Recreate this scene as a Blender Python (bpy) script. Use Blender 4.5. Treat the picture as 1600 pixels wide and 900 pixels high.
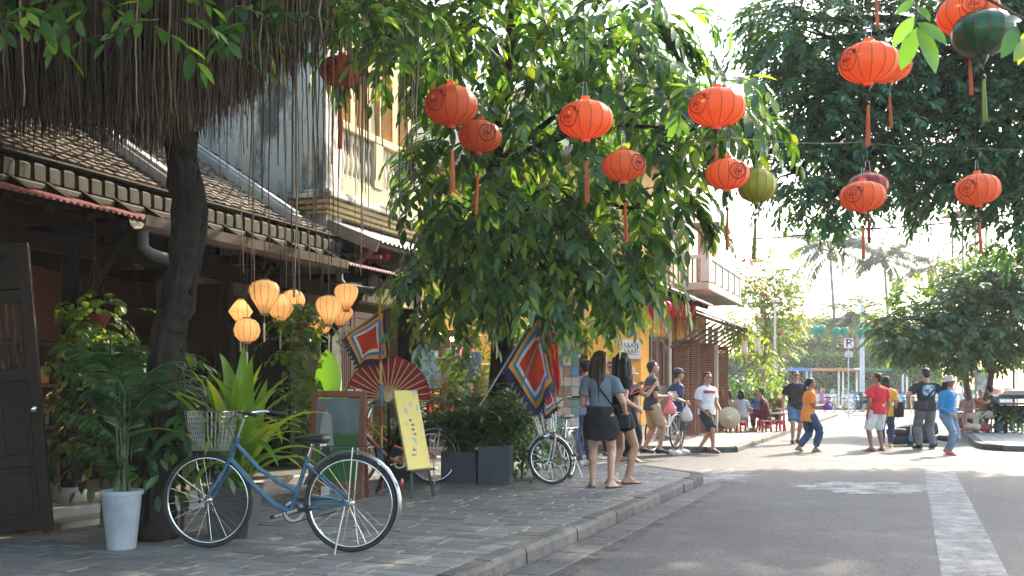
import bpy, bmesh, math, random
import numpy as np
from mathutils import Vector, Matrix

for _o in list(bpy.data.objects):
    bpy.data.objects.remove(_o)
SC = bpy.context.scene
COL = SC.collection
R = math.radians
PI = math.pi

# ------------------------------------------------------------------ camera
F = 1556.0          # focal length in photograph pixels (1600 wide, 35 mm)
HX, HY = 800.0, 608.0
CZ = 1.32           # eye height above the asphalt
SW = 0.12           # sidewalk height
cam_d = bpy.data.cameras.new('camera')
cam_d.sensor_width = 36.0
cam_d.lens = 36.0 * F / 1600.0
cam_d.shift_y = (HY - 450.0) / 1600.0
cam_d.clip_start = 0.1
cam_d.clip_end = 2000.0
cam = bpy.data.objects.new('camera', cam_d)
cam.location = (0, 0, CZ)
cam.rotation_euler = (R(90), 0, 0)
COL.objects.link(cam)
SC.camera = cam

# ------------------------------------------------------------------ light
SUN_AZ, SUN_EL = 40.0, 36.0      # degrees right of the view direction / above horizon
SUN_STRENGTH, SKY_STRENGTH, EXPOSURE = 2.6, 0.15, 2.3
world = bpy.data.worlds.new('World')
SC.world = world
world.use_nodes = True
wn = world.node_tree
bg = wn.nodes['Background']
sky = wn.nodes.new('ShaderNodeTexSky')
sky.sky_type = 'NISHITA'
sky.sun_disc = False
sky.sun_elevation = R(SUN_EL)
sky.sun_rotation = R(SUN_AZ)
sky.air_density = 1.3
sky.dust_density = 2.5
sky.ozone_density = 0.8
bg.inputs['Strength'].default_value = SKY_STRENGTH
wn.links.new(sky.outputs['Color'], bg.inputs['Color'])
sun_d = bpy.data.lights.new('sun', 'SUN')
sun_d.energy = SUN_STRENGTH
sun_d.angle = R(0.55)
sun_d.color = (1.0, 0.87, 0.66)
sun = bpy.data.objects.new('sun', sun_d)
_dir = Vector((math.sin(R(SUN_AZ)) * math.cos(R(SUN_EL)), math.cos(R(SUN_AZ)) * math.cos(R(SUN_EL)), math.sin(R(SUN_EL))))
sun.rotation_euler = _dir.to_track_quat('Z', 'Y').to_euler()
sun.location = _dir * 60
COL.objects.link(sun)
SC.view_settings.view_transform = 'Standard'
SC.view_settings.look = 'None'
SC.view_settings.gamma = 1.0
SC.view_settings.exposure = EXPOSURE
SC.cycles.max_bounces = 5
SC.cycles.diffuse_bounces = 3
SC.cycles.glossy_bounces = 2
SC.cycles.transmission_bounces = 3
SC.cycles.volume_bounces = 0
SC.cycles.use_adaptive_sampling = True
SC.cycles.adaptive_threshold = 0.025
SC.cycles.transparent_max_bounces = 6
SC.cycles.sample_clamp_indirect = 6.0
SC.cycles.caustics_reflective = False
SC.cycles.caustics_refractive = False
SC.cycles.use_denoising = True

# ------------------------------------------------------------------ frames
def PX(px, py, Y):
    return Vector(((px - HX) / F * Y, Y, CZ - (py - HY) / F * Y))
def GX(px, py, z=SW):
    Y = F * (CZ - z) / (py - HY)
    return Vector(((px - HX) / F * Y, Y, z))
_a = math.atan2(1425 - HX, F)
SD = Vector((math.sin(_a), math.cos(_a), 0))      # along the street
ND = Vector((math.cos(_a), -math.sin(_a), 0))     # across it, towards the road
K0 = Vector((-0.33, 6.39, 0))
STREET = -_a                                       # rotation so that local +Y runs along the street
def S(t, u, z=0.0):
    p = K0 + SD * t + ND * u
    return Vector((p.x, p.y, z))
def TU(p):
    d = Vector((p[0], p[1], 0)) - K0
    return d.dot(SD), d.dot(ND)
def T_AT(px, u):
    b = K0 + ND * u
    k = (px - HX) / F
    return (k * b.y - b.x) / (SD.x - k * SD.y)
SROT = Matrix(((ND.x, SD.x, 0), (ND.y, SD.y, 0), (0, 0, 1)))   # street-local (u, t, z) -> world

# ------------------------------------------------------------------ objects
def link(o, parent=None):
    COL.objects.link(o)
    if parent is not None:
        o.parent = parent
    return o
def tag(o, label=None, cat=None, group=None, kind=None):
    if label: o['label'] = label
    if cat: o['category'] = cat
    if group: o['group'] = group
    if kind: o['kind'] = kind
    return o
def thing(name, label, cat, loc=(0, 0, 0), rz=0.0, group=None, rot=None):
    o = bpy.data.objects.new(name, None)
    o.empty_display_size = 0.1
    o.location = loc
    o.rotation_euler = rot if rot is not None else (0, 0, rz)
    link(o)
    return tag(o, label, cat, group)
def inst(name, mesh, parent=None, loc=(0, 0, 0), rot=(0, 0, 0), scale=(1, 1, 1), mw=None):
    o = bpy.data.objects.new(name, mesh)
    link(o, parent)
    if mw is not None:
        o.matrix_basis = mw
    else:
        o.location = loc; o.rotation_euler = rot
        o.scale = scale if not isinstance(scale, (int, float)) else (scale,) * 3
    return o
def copy_tree(o, parent=None):
    c = o.copy(); link(c)
    if parent is not None: c.parent = parent
    for ch in o.children:
        copy_tree(ch, c)
    return c

class MB:
    def __init__(s):
        s.v = []; s.f = []; s.m = []
    def add(s, vs, fs, mi=0):
        b = len(s.v)
        s.v.extend([tuple(p) for p in vs])
        for f in fs:
            s.f.append(tuple(b + i for i in f)); s.m.append(mi)
        return s
    def box(s, c, d, rot=None, mi=0):
        hx, hy, hz = d[0] / 2, d[1] / 2, d[2] / 2
        ps = [Vector((x, y, z)) for z in (-hz, hz) for x, y in ((-hx, -hy), (hx, -hy), (hx, hy), (-hx, hy))]
        if rot is not None: ps = [rot @ p for p in ps]
        c = Vector(c)
        return s.add([p + c for p in ps], [(3, 2, 1, 0), (4, 5, 6, 7), (0, 1, 5, 4), (1, 2, 6, 5), (2, 3, 7, 6), (3, 0, 4, 7)], mi)
    def cbox(s, c, d, ch=0.01, rot=None, mi=0):
        """box with chamfered edges on every side"""
        hx, hy, hz = d[0] / 2, d[1] / 2, d[2] / 2
        ch = min(ch, hx * .9, hy * .9, hz * .9)
        ps = []
        for z, k in ((-hz, ch), (-hz + ch, 0), (hz - ch, 0), (hz, ch)):
            for x, y in ((-hx + k, -hy + k), (hx - k, -hy + k), (hx - k, hy - k), (-hx + k, hy - k)):
                ps.append(Vector((x, y, z)))
        if rot is not None: ps = [rot @ p for p in ps]
        c = Vector(c)
        fs = [(3, 2, 1, 0), (12, 13, 14, 15)]
        for l in range(3):
            for i in range(4):
                j = (i + 1) % 4
                fs.append((l * 4 + i, l * 4 + j, l * 4 + 4 + j, l * 4 + 4 + i))
        return s.add([p + c for p in ps], fs, mi)
    def bar(s, p0, p1, w, h, mi=0, up=(0, 0, 1)):
        p0 = Vector(p0); p1 = Vector(p1); d = p1 - p0; L = d.length
        if L < 1e-6: return s
        y = d / L; u = Vector(up)
        x = y.cross(u)
        if x.length < 1e-4: x = y.cross(Vector((1, 0, 0)))
        x.normalize(); z = x.cross(y)
        rot = Matrix((x, y, z)).transposed()
        return s.box((p0 + p1) / 2, (w, L, h), rot, mi)
    def tube(s, pts, r, seg=6, mi=0, cap=True, closed=False):
        pts = [Vector(p) for p in pts]; n = len(pts)
        rs = [r] * n if isinstance(r, (int, float)) else list(r)
        vs = []; fs = []; x = None
        for i, p in enumerate(pts):
            if closed: d = pts[(i + 1) % n] - pts[i - 1]
            else: d = pts[min(i + 1, n - 1)] - pts[max(i - 1, 0)]
            if d.length < 1e-9: d = Vector((0, 0, 1))
            d.normalize()
            if x is None:
                x = d.cross(Vector((0, 0, 1)))
                if x.length < 1e-3: x = d.cross(Vector((1, 0, 0)))
            x = x - d * x.dot(d)
            if x.length < 1e-6: x = d.orthogonal()
            x.normalize(); y = d.cross(x)
            for k in range(seg):
                a = 2 * PI * k / seg
                vs.append(p + (x * math.cos(a) + y * math.sin(a)) * rs[i])
        rings = n if closed else n - 1
        for i in range(rings):
            a, b = i * seg, ((i + 1) % n) * seg
            for k in range(seg):
                j = (k + 1) % seg
                fs.append((a + k, a + j, b + j, b + k))
        if cap and not closed:
            fs.append(tuple(range(seg - 1, -1, -1)))
            fs.append(tuple(range((n - 1) * seg, n * seg)))
        return s.add(vs, fs, mi)
    def etube(s, pts, rx, ry, xax=(1, 0, 0), seg=16, mi=0, power=2.0):
        """closed loft of elliptical rings; xax = direction of the rx axis"""
        pts = [Vector(p) for p in pts]; n = len(pts); vs = []; fs = []
        xax = Vector(xax)
        for i, p in enumerate(pts):
            d = (pts[min(i + 1, n - 1)] - pts[max(i - 1, 0)]).normalized()
            x = (xax - d * xax.dot(d)).normalized(); y = d.cross(x)
            for k in range(seg):
                a = 2 * PI * k / seg; ca, sa = math.cos(a), math.sin(a)
                ca = math.copysign(abs(ca) ** (2 / power), ca); sa = math.copysign(abs(sa) ** (2 / power), sa)
                vs.append(p + x * ca * rx[i] + y * sa * ry[i])
        for i in range(n - 1):
            for k in range(seg):
                j = (k + 1) % seg
                fs.append((i * seg + k, i * seg + j, (i + 1) * seg + j, (i + 1) * seg + k))
        fs.append(tuple(range(seg - 1, -1, -1))); fs.append(tuple(range((n - 1) * seg, n * seg)))
        return s.add(vs, fs, mi)
    def lathe(s, prof, seg=16, c=(0, 0, 0), mi=0, rot=None, cap=True, mod=None):
        vs = []; fs = []; c = Vector(c); n = len(prof)
        for r, z in prof:
            for k in range(seg):
                a = 2 * PI * k / seg
                rr = r * (mod(k) if mod else 1.0)
                p = Vector((rr * math.cos(a), rr * math.sin(a), z))
                vs.append((rot @ p if rot is not None else p) + c)
        for i in range(n - 1):
            for k in range(seg):
                j = (k + 1) % seg
                fs.append((i * seg + k, i * seg + j, (i + 1) * seg + j, (i + 1) * seg + k))
        if cap:
            fs.append(tuple(range(seg - 1, -1, -1))); fs.append(tuple(range((n - 1) * seg, n * seg)))
        return s.add(vs, fs, mi)
    def ell(s, c, r, rot=None, seg=12, rings=8, mi=0):
        c = Vector(c); vs = [Vector((0, 0, -r[2]))]; fs = []
        for i in range(1, rings):
            b = -PI / 2 + PI * i / rings
            for k in range(seg):
                a = 2 * PI * k / seg
                vs.append(Vector((r[0] * math.cos(b) * math.cos(a), r[1] * math.cos(b) * math.sin(a), r[2] * math.sin(b))))
        vs.append(Vector((0, 0, r[2])))
        for k in range(seg):
            fs.append((0, 1 + (k + 1) % seg, 1 + k))
        for i in range(rings - 2):
            for k in range(seg):
                j = (k + 1) % seg
                fs.append((1 + i * seg + k, 1 + i * seg + j, 1 + (i + 1) * seg + j, 1 + (i + 1) * seg + k))
        t = len(vs) - 1; b = 1 + (rings - 2) * seg
        for k in range(seg):
            fs.append((b + k, b + (k + 1) % seg, t))
        if rot is not None: vs = [rot @ v for v in vs]
        return s.add([v + c for v in vs], fs, mi)
    def cap(s, p0, r0, p1, r1, seg=10, mi=0):
        """round-ended tapered limb"""
        p0 = Vector(p0); p1 = Vector(p1)
        d = (p1 - p0); L = max(d.length, 1e-5); d = d / L
        pts = []; rs = []
        for k in range(4):
            a = PI / 2 * k / 4
            pts.append(p0 - d * r0 * math.cos(a)); rs.append(max(r0 * math.sin(a), r0 * .05))
        for k in range(5):
            f = k / 4; pts.append(p0 + d * L * f); rs.append(r0 + (r1 - r0) * f)
        for k in range(1, 5):
            a = PI / 2 * k / 4
            pts.append(p1 + d * r1 * math.sin(a)); rs.append(max(r1 * math.cos(a), r1 * .05))
        return s.tube(pts, rs, seg, mi)
    def poly(s, pts, th, nrm, mi=0):
        """flat outline extruded by th along nrm"""
        pts = [Vector(p) for p in pts]; nrm = Vector(nrm).normalized() * th; n = len(pts)
        vs = pts + [p + nrm for p in pts]
        fs = [tuple(range(n - 1, -1, -1)), tuple(range(n, 2 * n))]
        for i in range(n):
            j = (i + 1) % n
            fs.append((i, j, n + j, n + i))
        return s.add(vs, fs, mi)
    def mesh(s, name, mats, smooth=False, angle=40):
        me = bpy.data.meshes.new(name)
        me.from_pydata(s.v, [], s.f)
        if not isinstance(mats, (list, tuple)): mats = [mats]
        for m in mats: me.materials.append(m)
        if len(mats) > 1: me.polygons.foreach_set('material_index', s.m)
        if smooth:
            me.polygons.foreach_set('use_smooth', [True] * len(me.polygons))
            if angle < 180: me.set_sharp_from_angle(angle=R(angle))
        me.update()
        return me
    def build(s, name, mats, parent=None, smooth=False, angle=40):
        return link(bpy.data.objects.new(name, s.mesh(name, mats, smooth, angle)), parent)

def np_mesh(name, V, T, mat, smooth=False):
    """triangle mesh straight from arrays"""
    me = bpy.data.meshes.new(name)
    nv, nt = len(V), len(T)
    me.vertices.add(nv); me.vertices.foreach_set('co', np.ascontiguousarray(V, dtype=np.float32).ravel())
    me.loops.add(nt * 3); me.loops.foreach_set('vertex_index', np.ascontiguousarray(T, dtype=np.int32).ravel())
    me.polygons.add(nt)
    me.polygons.foreach_set('loop_start', np.arange(0, nt * 3, 3, dtype=np.int32))
    me.polygons.foreach_set('loop_total', np.full(nt, 3, dtype=np.int32))
    if smooth: me.polygons.foreach_set('use_smooth', np.ones(nt, dtype=bool))
    me.materials.append(mat)
    me.update(calc_edges=True)
    return me

def remeshed(mb, voxel, name, mats, dec=0.35, smooth=2, parent=None):
    """fuse the overlapping pieces of mb into one continuous skin"""
    me = mb.mesh('soup', mats)
    o = bpy.data.objects.new('soup', me); COL.objects.link(o)
    m = o.modifiers.new('r', 'REMESH'); m.mode = 'VOXEL'; m.voxel_size = voxel
    if smooth:
        k = o.modifiers.new('s', 'SMOOTH'); k.factor = 0.5; k.iterations = smooth
    if dec < 1:
        d = o.modifiers.new('d', 'DECIMATE'); d.ratio = dec
    dg = bpy.context.evaluated_depsgraph_get()
    out = bpy.data.meshes.new_from_object(o.evaluated_get(dg))
    bpy.data.objects.remove(o); bpy.data.meshes.remove(me)
    out.name = name
    out.polygons.foreach_set('use_smooth', [True] * len(out.polygons))
    out.materials.clear()
    for q in (mats if isinstance(mats, (list, tuple)) else [mats]): out.materials.append(q)
    return link(bpy.data.objects.new(name, out), parent)

def wrinkle(o, amp=.006, seed=0, k=9.0):
    me = o.data; n = len(me.vertices); co = np.empty(n * 3, dtype=np.float32); me.vertices.foreach_get('co', co); co = co.reshape(-1, 3)
    no = np.empty(n * 3, dtype=np.float32); me.vertices.foreach_get('normal', no); no = no.reshape(-1, 3)
    w = np.sin(co[:, 0] * k * 1.7 + co[:, 2] * k * 1.3 + seed) * np.sin(co[:, 1] * k * 1.9 - co[:, 2] * k * 2.3 + seed * 2) + .6 * np.sin(co[:, 2] * k * 4 + co[:, 0] * k * 3 + seed * 3) * np.sin(co[:, 0] * k * 2.2 + 1.3)
    co += no * (w * amp)[:, None]; me.vertices.foreach_set('co', co.ravel()); me.update()
# ------------------------------------------------------------------ materials
_MC = {}
def M(name, col, rough=0.6, var=0.18, scale=6.0, bump=0.0, bscale=None, metal=0.0, col2=None, coat=0.0,
      detail=6.0, stretch=None, objvar=0.0, spec=0.5, emis=None, estr=0.0, contrast=None, trans=0.0, island=0.0):
    """procedural surface: noise-mottled base colour, optional relief"""
    if name in _MC: return _MC[name]
    m = bpy.data.materials.new(name); m.use_nodes = True
    nt = m.node_tree; N = nt.nodes; Lk = nt.links
    p = N['Principled BSDF']
    p.inputs['Roughness'].default_value = rough
    p.inputs['Metallic'].default_value = metal
    p.inputs['Specular IOR Level'].default_value = spec
    if coat: p.inputs['Coat Weight'].default_value = coat
    if emis:
        p.inputs['Emission Color'].default_value = (*emis, 1); p.inputs['Emission Strength'].default_value = estr
    tc = N.new('ShaderNodeTexCoord'); mp = N.new('ShaderNodeMapping')
    Lk.new(tc.outputs['Object'], mp.inputs['Vector'])
    if stretch: mp.inputs['Scale'].default_value = stretch
    nz = N.new('ShaderNodeTexNoise'); nz.inputs['Scale'].default_value = scale
    nz.inputs['Detail'].default_value = detail; nz.inputs['Roughness'].default_value = 0.6
    Lk.new(mp.outputs['Vector'], nz.inputs['Vector'])
    rp = N.new('ShaderNodeValToRGB')
    lo, hi = contrast if contrast else (0.3, 0.7)
    rp.color_ramp.elements[0].position = lo; rp.color_ramp.elements[1].position = hi
    c2 = col2 if col2 else tuple(min(1, c * (1 + var)) for c in col)
    c1 = col if col2 else tuple(c * (1 - var) for c in col)
    rp.color_ramp.elements[0].color = (*c1, 1); rp.color_ramp.elements[1].color = (*c2, 1)
    Lk.new(nz.outputs['Fac'], rp.inputs['Fac'])
    out = rp.outputs['Color']
    if objvar or island:
        if island:
            g = N.new('ShaderNodeNewGeometry'); rnd = g.outputs['Random Per Island']; amt = island
        else:
            g = N.new('ShaderNodeObjectInfo'); rnd = g.outputs['Random']; amt = objvar
        mr = N.new('ShaderNodeMapRange'); mr.inputs['To Min'].default_value = 1 - amt; mr.inputs['To Max'].default_value = 1 + amt
        Lk.new(rnd, mr.inputs['Value'])
        hs = N.new('ShaderNodeHueSaturation'); Lk.new(mr.outputs['Result'], hs.inputs['Value'])
        Lk.new(out, hs.inputs['Color']); out = hs.outputs['Color']
    Lk.new(out, p.inputs['Base Color'])
    if bump:
        n2 = N.new('ShaderNodeTexNoise'); n2.inputs['Scale'].default_value = bscale or scale * 6
        n2.inputs['Detail'].default_value = 5
        Lk.new(mp.outputs['Vector'], n2.inputs['Vector'])
        b = N.new('ShaderNodeBump'); b.inputs['Strength'].default_value = bump; b.inputs['Distance'].default_value = 0.02
        Lk.new(n2.outputs['Fac'], b.inputs['Height']); Lk.new(b.outputs['Normal'], p.inputs['Normal'])
    if trans:
        t = N.new('ShaderNodeBsdfTranslucent'); Lk.new(out, t.inputs['Color'])
        mx = N.new('ShaderNodeMixShader'); mx.inputs['Fac'].default_value = trans
        Lk.new(p.outputs['BSDF'], mx.inputs[1]); Lk.new(t.outputs['BSDF'], mx.inputs[2])
        Lk.new(mx.outputs['Shader'], N['Material Output'].inputs['Surface'])
    _MC[name] = m
    return m

def LEAF(name, dark, light, tint, trans=0.42, rough=0.38, obj=False, tcol=None):
    """leaf: colour differs leaf by leaf, light passes through"""
    if name in _MC: return _MC[name]
    m = bpy.data.materials.new(name); m.use_nodes = True
    nt = m.node_tree; N = nt.nodes; Lk = nt.links
    p = N['Principled BSDF']; p.inputs['Roughness'].default_value = rough
    if obj:
        g = N.new('ShaderNodeObjectInfo'); rnd = g.outputs['Random']
    else:
        g = N.new('ShaderNodeNewGeometry'); rnd = g.outputs['Random Per Island']
    rp = N.new('ShaderNodeValToRGB'); e = rp.color_ramp.elements
    e[0].position = 0.0; e[0].color = (*dark, 1); e[1].position = 0.82; e[1].color = (*light, 1)
    e2 = rp.color_ramp.elements.new(0.97); e2.color = (*tint, 1)
    Lk.new(rnd, rp.inputs['Fac'])
    Lk.new(rp.outputs['Color'], p.inputs['Base Color'])
    t = N.new('ShaderNodeBsdfTranslucent')
    hs = N.new('ShaderNodeMix'); hs.data_type = 'RGBA'; hs.blend_type = 'MULTIPLY'; hs.inputs['Factor'].default_value = 1.0
    Lk.new(rp.outputs['Color'], hs.inputs['A']); hs.inputs['B'].default_value = (*(tcol or (2.6, 2.3, 0.55)), 1)
    Lk.new(hs.outputs['Result'], t.inputs['Color'])
    mx = N.new('ShaderNodeMixShader'); mx.inputs['Fac'].default_value = trans
    Lk.new(p.outputs['BSDF'], mx.inputs[1]); Lk.new(t.outputs['BSDF'], mx.inputs[2])
    Lk.new(mx.outputs['Shader'], N['Material Output'].inputs['Surface'])
    _MC[name] = m
    return m

def UVMAT(name, build, rough=0.8, trans=0.0):
    """flat print: build(N, Lk, u, v) returns a colour socket from the mesh's own 0..1 print coordinates"""
    if name in _MC: return _MC[name]
    m = bpy.data.materials.new(name); m.use_nodes = True
    nt = m.node_tree; N = nt.nodes; Lk = nt.links
    p = N['Principled BSDF']; p.inputs['Roughness'].default_value = rough
    a = N.new('ShaderNodeUVMap'); a.uv_map = 'print'
    sp = N.new('ShaderNodeSeparateXYZ'); Lk.new(a.outputs['UV'], sp.inputs['Vector'])
    c = build(N, Lk, sp.outputs['X'], sp.outputs['Y'], a.outputs['UV'])
    Lk.new(c, p.inputs['Base Color'])
    if trans:
        t = N.new('ShaderNodeBsdfTranslucent'); Lk.new(c, t.inputs['Color'])
        mx = N.new('ShaderNodeMixShader'); mx.inputs['Fac'].default_value = trans
        Lk.new(p.outputs['BSDF'], mx.inputs[1]); Lk.new(t.outputs['BSDF'], mx.inputs[2])
        Lk.new(mx.outputs['Shader'], N['Material Output'].inputs['Surface'])
    _MC[name] = m
    return m
def mathn(N, Lk, op, a, b=None):
    n = N.new('ShaderNodeMath'); n.operation = op
    for i, x in enumerate((a, b)):
        if x is None: continue
        if isinstance(x, (int, float)): n.inputs[i].default_value = x
        else: Lk.new(x, n.inputs[i])
    return n.outputs[0]
def ramp_const(N, Lk, fac, stops):
    rp = N.new('ShaderNodeValToRGB'); rp.color_ramp.interpolation = 'CONSTANT'
    e = rp.color_ramp.elements
    e[0].position, e[0].color = stops[0][0], (*stops[0][1], 1)
    e[1].position, e[1].color = stops[1][0], (*stops[1][1], 1)
    for pos, c in stops[2:]:
        k = e.new(pos); k.color = (*c, 1)
    Lk.new(fac, rp.inputs['Fac'])
    return rp.outputs['Color']
def mixc(N, Lk, fac, a, b):
    n = N.new('ShaderNodeMix'); n.data_type = 'RGBA'
    for sock, x in (('Factor', fac), ('A', a), ('B', b)):
        if isinstance(x, (int, float)): n.inputs[sock].default_value = x
        elif isinstance(x, tuple): n.inputs[sock].default_value = (*x, 1)
        else: Lk.new(x, n.inputs[sock])
    return n.outputs['Result']
def grid_cloth(name, fn, nu, nv, mat, parent=None, smooth=True):
    """sheet from fn(u, v) with its print coordinates"""
    vs = [tuple(fn(i / nu, j / nv)) for j in range(nv + 1) for i in range(nu + 1)]
    fs = [(j * (nu + 1) + i, j * (nu + 1) + i + 1, (j + 1) * (nu + 1) + i + 1, (j + 1) * (nu + 1) + i) for j in range(nv) for i in range(nu)]
    me = bpy.data.meshes.new(name); me.from_pydata(vs, [], fs)
    uv = me.uv_layers.new(name='print')
    for pl in me.polygons:
        for li in pl.loop_indices:
            vi = me.loops[li].vertex_index
            uv.data[li].uv = ((vi % (nu + 1)) / nu, (vi // (nu + 1)) / nv)
    me.materials.append(mat)
    if smooth: me.polygons.foreach_set('use_smooth', [True] * len(me.polygons))
    return link(bpy.data.objects.new(name, me), parent)

wood_dark = M('dark wood', (0.014, 0.009, 0.0065), 0.85, 0.35, 3, 0.15, 30, stretch=(6, 6, 0.6), spec=.15)
wood_door = M('weathered door wood', (0.026, 0.017, 0.013), 0.75, 0.3, 3, 0.2, 40, stretch=(8, 8, 0.7), spec=.25)
wood_brown = M('brown painted wood', (0.13, 0.065, 0.04), 0.5, 0.25, 4, 0.1, 30, stretch=(5, 5, 0.7))
wood_red = M('varnished red wood', (0.20, 0.065, 0.03), 0.4, 0.25, 4, 0.1, 30, stretch=(5, 5, .8))
wood_grey = M('grey old wood', (0.20, 0.17, 0.14), 0.8, 0.3, 4, 0.3, 30, stretch=(6, 6, 0.7))
metal_grey = M('grey metal', (0.35, 0.35, 0.36), 0.35, 0.15, 5, metal=0.9)
chrome = M('chrome', (0.62, 0.62, 0.63), 0.2, 0.1, 5, metal=1.0)
black_pl = M('black plastic', (0.015, 0.015, 0.017), 0.4, 0.3, 8)
rubber = M('tyre rubber', (0.022, 0.022, 0.023), 0.75, 0.3, 8)
# ================================================================== ground
def sheet(name, pts, z, mat, kind='structure'):
    me = bpy.data.meshes.new(name)
    me.from_pydata([(p[0], p[1], z) for p in pts], [], [tuple(range(len(pts)))])
    me.materials.append(mat); me.update()
    if me.polygons[0].normal.z < 0: me.flip_normals()
    return tag(link(bpy.data.objects.new(name, me)), kind=kind)
def slab(name, pts, z0, z1, mat, kind='structure'):
    mb = MB(); mb.poly([(p[0], p[1], z0) for p in pts], z1 - z0, (0, 0, 1))
    o = mb.build(name, mat)
    bm = bmesh.new(); bm.from_mesh(o.data); bmesh.ops.recalc_face_normals(bm, faces=bm.faces); bm.to_mesh(o.data); bm.free()
    return tag(o, kind=kind)

def asphalt_mat():
    m = bpy.data.materials.new('asphalt'); m.use_nodes = True
    N = m.node_tree.nodes; Lk = m.node_tree.links; p = N['Principled BSDF']
    tc = N.new('ShaderNodeTexCoord')
    def nz(scale, det=6, rough=.6):
        n = N.new('ShaderNodeTexNoise'); n.inputs['Scale'].default_value = scale; n.inputs['Detail'].default_value = det
        n.inputs['Roughness'].default_value = rough; Lk.new(tc.outputs['Object'], n.inputs['Vector']); return n.outputs['Fac']
    def rmp(f, a, b, c0, c1):
        r = N.new('ShaderNodeValToRGB'); r.color_ramp.elements[0].position = a; r.color_ramp.elements[1].position = b
        r.color_ramp.elements[0].color = (*c0, 1); r.color_ramp.elements[1].color = (*c1, 1); Lk.new(f, r.inputs['Fac']); return r.outputs['Color']
    big = rmp(nz(0.35, 5), .35, .7, (0.030, 0.033, 0.040), (0.060, 0.063, 0.070))
    sp = N.new('ShaderNodeTexVoronoi'); sp.inputs['Scale'].default_value = 75; Lk.new(tc.outputs['Object'], sp.inputs['Vector'])
    spk = rmp(sp.outputs['Color'], .1, .95, (0.35, 0.35, 0.35), (2.3, 2.25, 2.15))
    mx = N.new('ShaderNodeMix'); mx.data_type = 'RGBA'; mx.blend_type = 'MULTIPLY'; mx.inputs['Factor'].default_value = .75
    Lk.new(big, mx.inputs['A']); Lk.new(spk, mx.inputs['B'])
    dust = rmp(nz(1.6, 8, .7), .52, .75, (0, 0, 0), (1, 1, 1))
    d = N.new('ShaderNodeMix'); d.data_type = 'RGBA'; d.inputs['B'].default_value = (0.16, 0.15, 0.135, 1)
    k = N.new('ShaderNodeMath'); k.operation = 'MULTIPLY'; k.inputs[1].default_value = .5; Lk.new(dust, k.inputs[0])
    Lk.new(k.outputs[0], d.inputs['Factor']); Lk.new(mx.outputs['Result'], d.inputs['A'])
    # thin cracks
    v = N.new('ShaderNodeTexVoronoi'); v.feature = 'DISTANCE_TO_EDGE'; v.inputs['Scale'].default_value = .55
    wv = N.new('ShaderNodeTexNoise'); wv.inputs['Scale'].default_value = 2.2; Lk.new(tc.outputs['Object'], wv.inputs['Vector'])
    ad = N.new('ShaderNodeMix'); ad.data_type = 'RGBA'; ad.inputs['Factor'].default_value = .3
    Lk.new(tc.outputs['Object'], ad.inputs['A']); Lk.new(wv.outputs['Color'], ad.inputs['B']); Lk.new(ad.outputs['Result'], v.inputs['Vector'])
    ck = rmp(v.outputs['Distance'], .0, .006, (.45, .45, .45), (1, 1, 1))
    f = N.new('ShaderNodeMix'); f.data_type = 'RGBA'; f.blend_type = 'MULTIPLY'; f.inputs['Factor'].default_value = .8
    Lk.new(d.outputs['Result'], f.inputs['A']); Lk.new(ck, f.inputs['B'])
    Lk.new(f.outputs['Result'], p.inputs['Base Color'])
    p.inputs['Roughness'].default_value = .72
    b = N.new('ShaderNodeBump'); b.inputs['Strength'].default_value = .5; b.inputs['Distance'].default_value = .012
    Lk.new(sp.outputs['Distance'], b.inputs['Height']); Lk.new(b.outputs['Normal'], p.inputs['Normal'])
    return m
asphalt = asphalt_mat()
def worn_mat(name, col, under, scale, lo, hi, alpha=True):
    """paint or screed worn through to what lies below"""
    m = bpy.data.materials.new(name); m.use_nodes = True
    N = m.node_tree.nodes; Lk = m.node_tree.links; p = N['Principled BSDF']; p.inputs['Roughness'].default_value = .7
    tc = N.new('ShaderNodeTexCoord'); n = N.new('ShaderNodeTexNoise'); n.inputs['Scale'].default_value = scale; n.inputs['Detail'].default_value = 9
    n.inputs['Roughness'].default_value = .72
    Lk.new(tc.outputs['Object'], n.inputs['Vector'])
    r = N.new('ShaderNodeValToRGB'); r.color_ramp.elements[0].position = lo; r.color_ramp.elements[1].position = hi
    Lk.new(n.outputs['Fac'], r.inputs['Fac'])
    n2 = N.new('ShaderNodeTexNoise'); n2.inputs['Scale'].default_value = 30; n2.inputs['Detail'].default_value = 4; Lk.new(tc.outputs['Object'], n2.inputs['Vector'])
    c2 = N.new('ShaderNodeValToRGB'); c2.color_ramp.elements[0].color = (*[c * .75 for c in col], 1); c2.color_ramp.elements[1].color = (*col, 1)
    c2.color_ramp.elements[0].position = .35; c2.color_ramp.elements[1].position = .65
    Lk.new(n2.outputs['Fac'], c2.inputs['Fac']); Lk.new(c2.outputs['Color'], p.inputs['Base Color'])
    tr = N.new('ShaderNodeBsdfTransparent'); mx = N.new('ShaderNodeMixShader')
    Lk.new(r.outputs['Color'], mx.inputs['Fac']); Lk.new(tr.outputs['BSDF'], mx.inputs[1]); Lk.new(p.outputs['BSDF'], mx.inputs[2])
    Lk.new(mx.outputs['Shader'], N['Material Output'].inputs['Surface'])
    return m
paint_white = worn_mat('worn white paint', (0.34, 0.335, 0.32), None, 3.2, .25, .66)
screed = worn_mat('pale concrete patch', (0.27, 0.265, 0.255), None, 2.6, .34, .56)

dirt = M('sandy ground', (0.20, 0.185, 0.16), 0.9, 0.25, 0.6, 0.3, 8)
sheet('ground', [(-700, -60), (700, -60), (700, 1400), (-700, 1400)], -0.012, dirt)
road = sheet('road', [(-60, -20), (70, -20), (70, 66), (-60, 66)], 0.0, asphalt)

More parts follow.
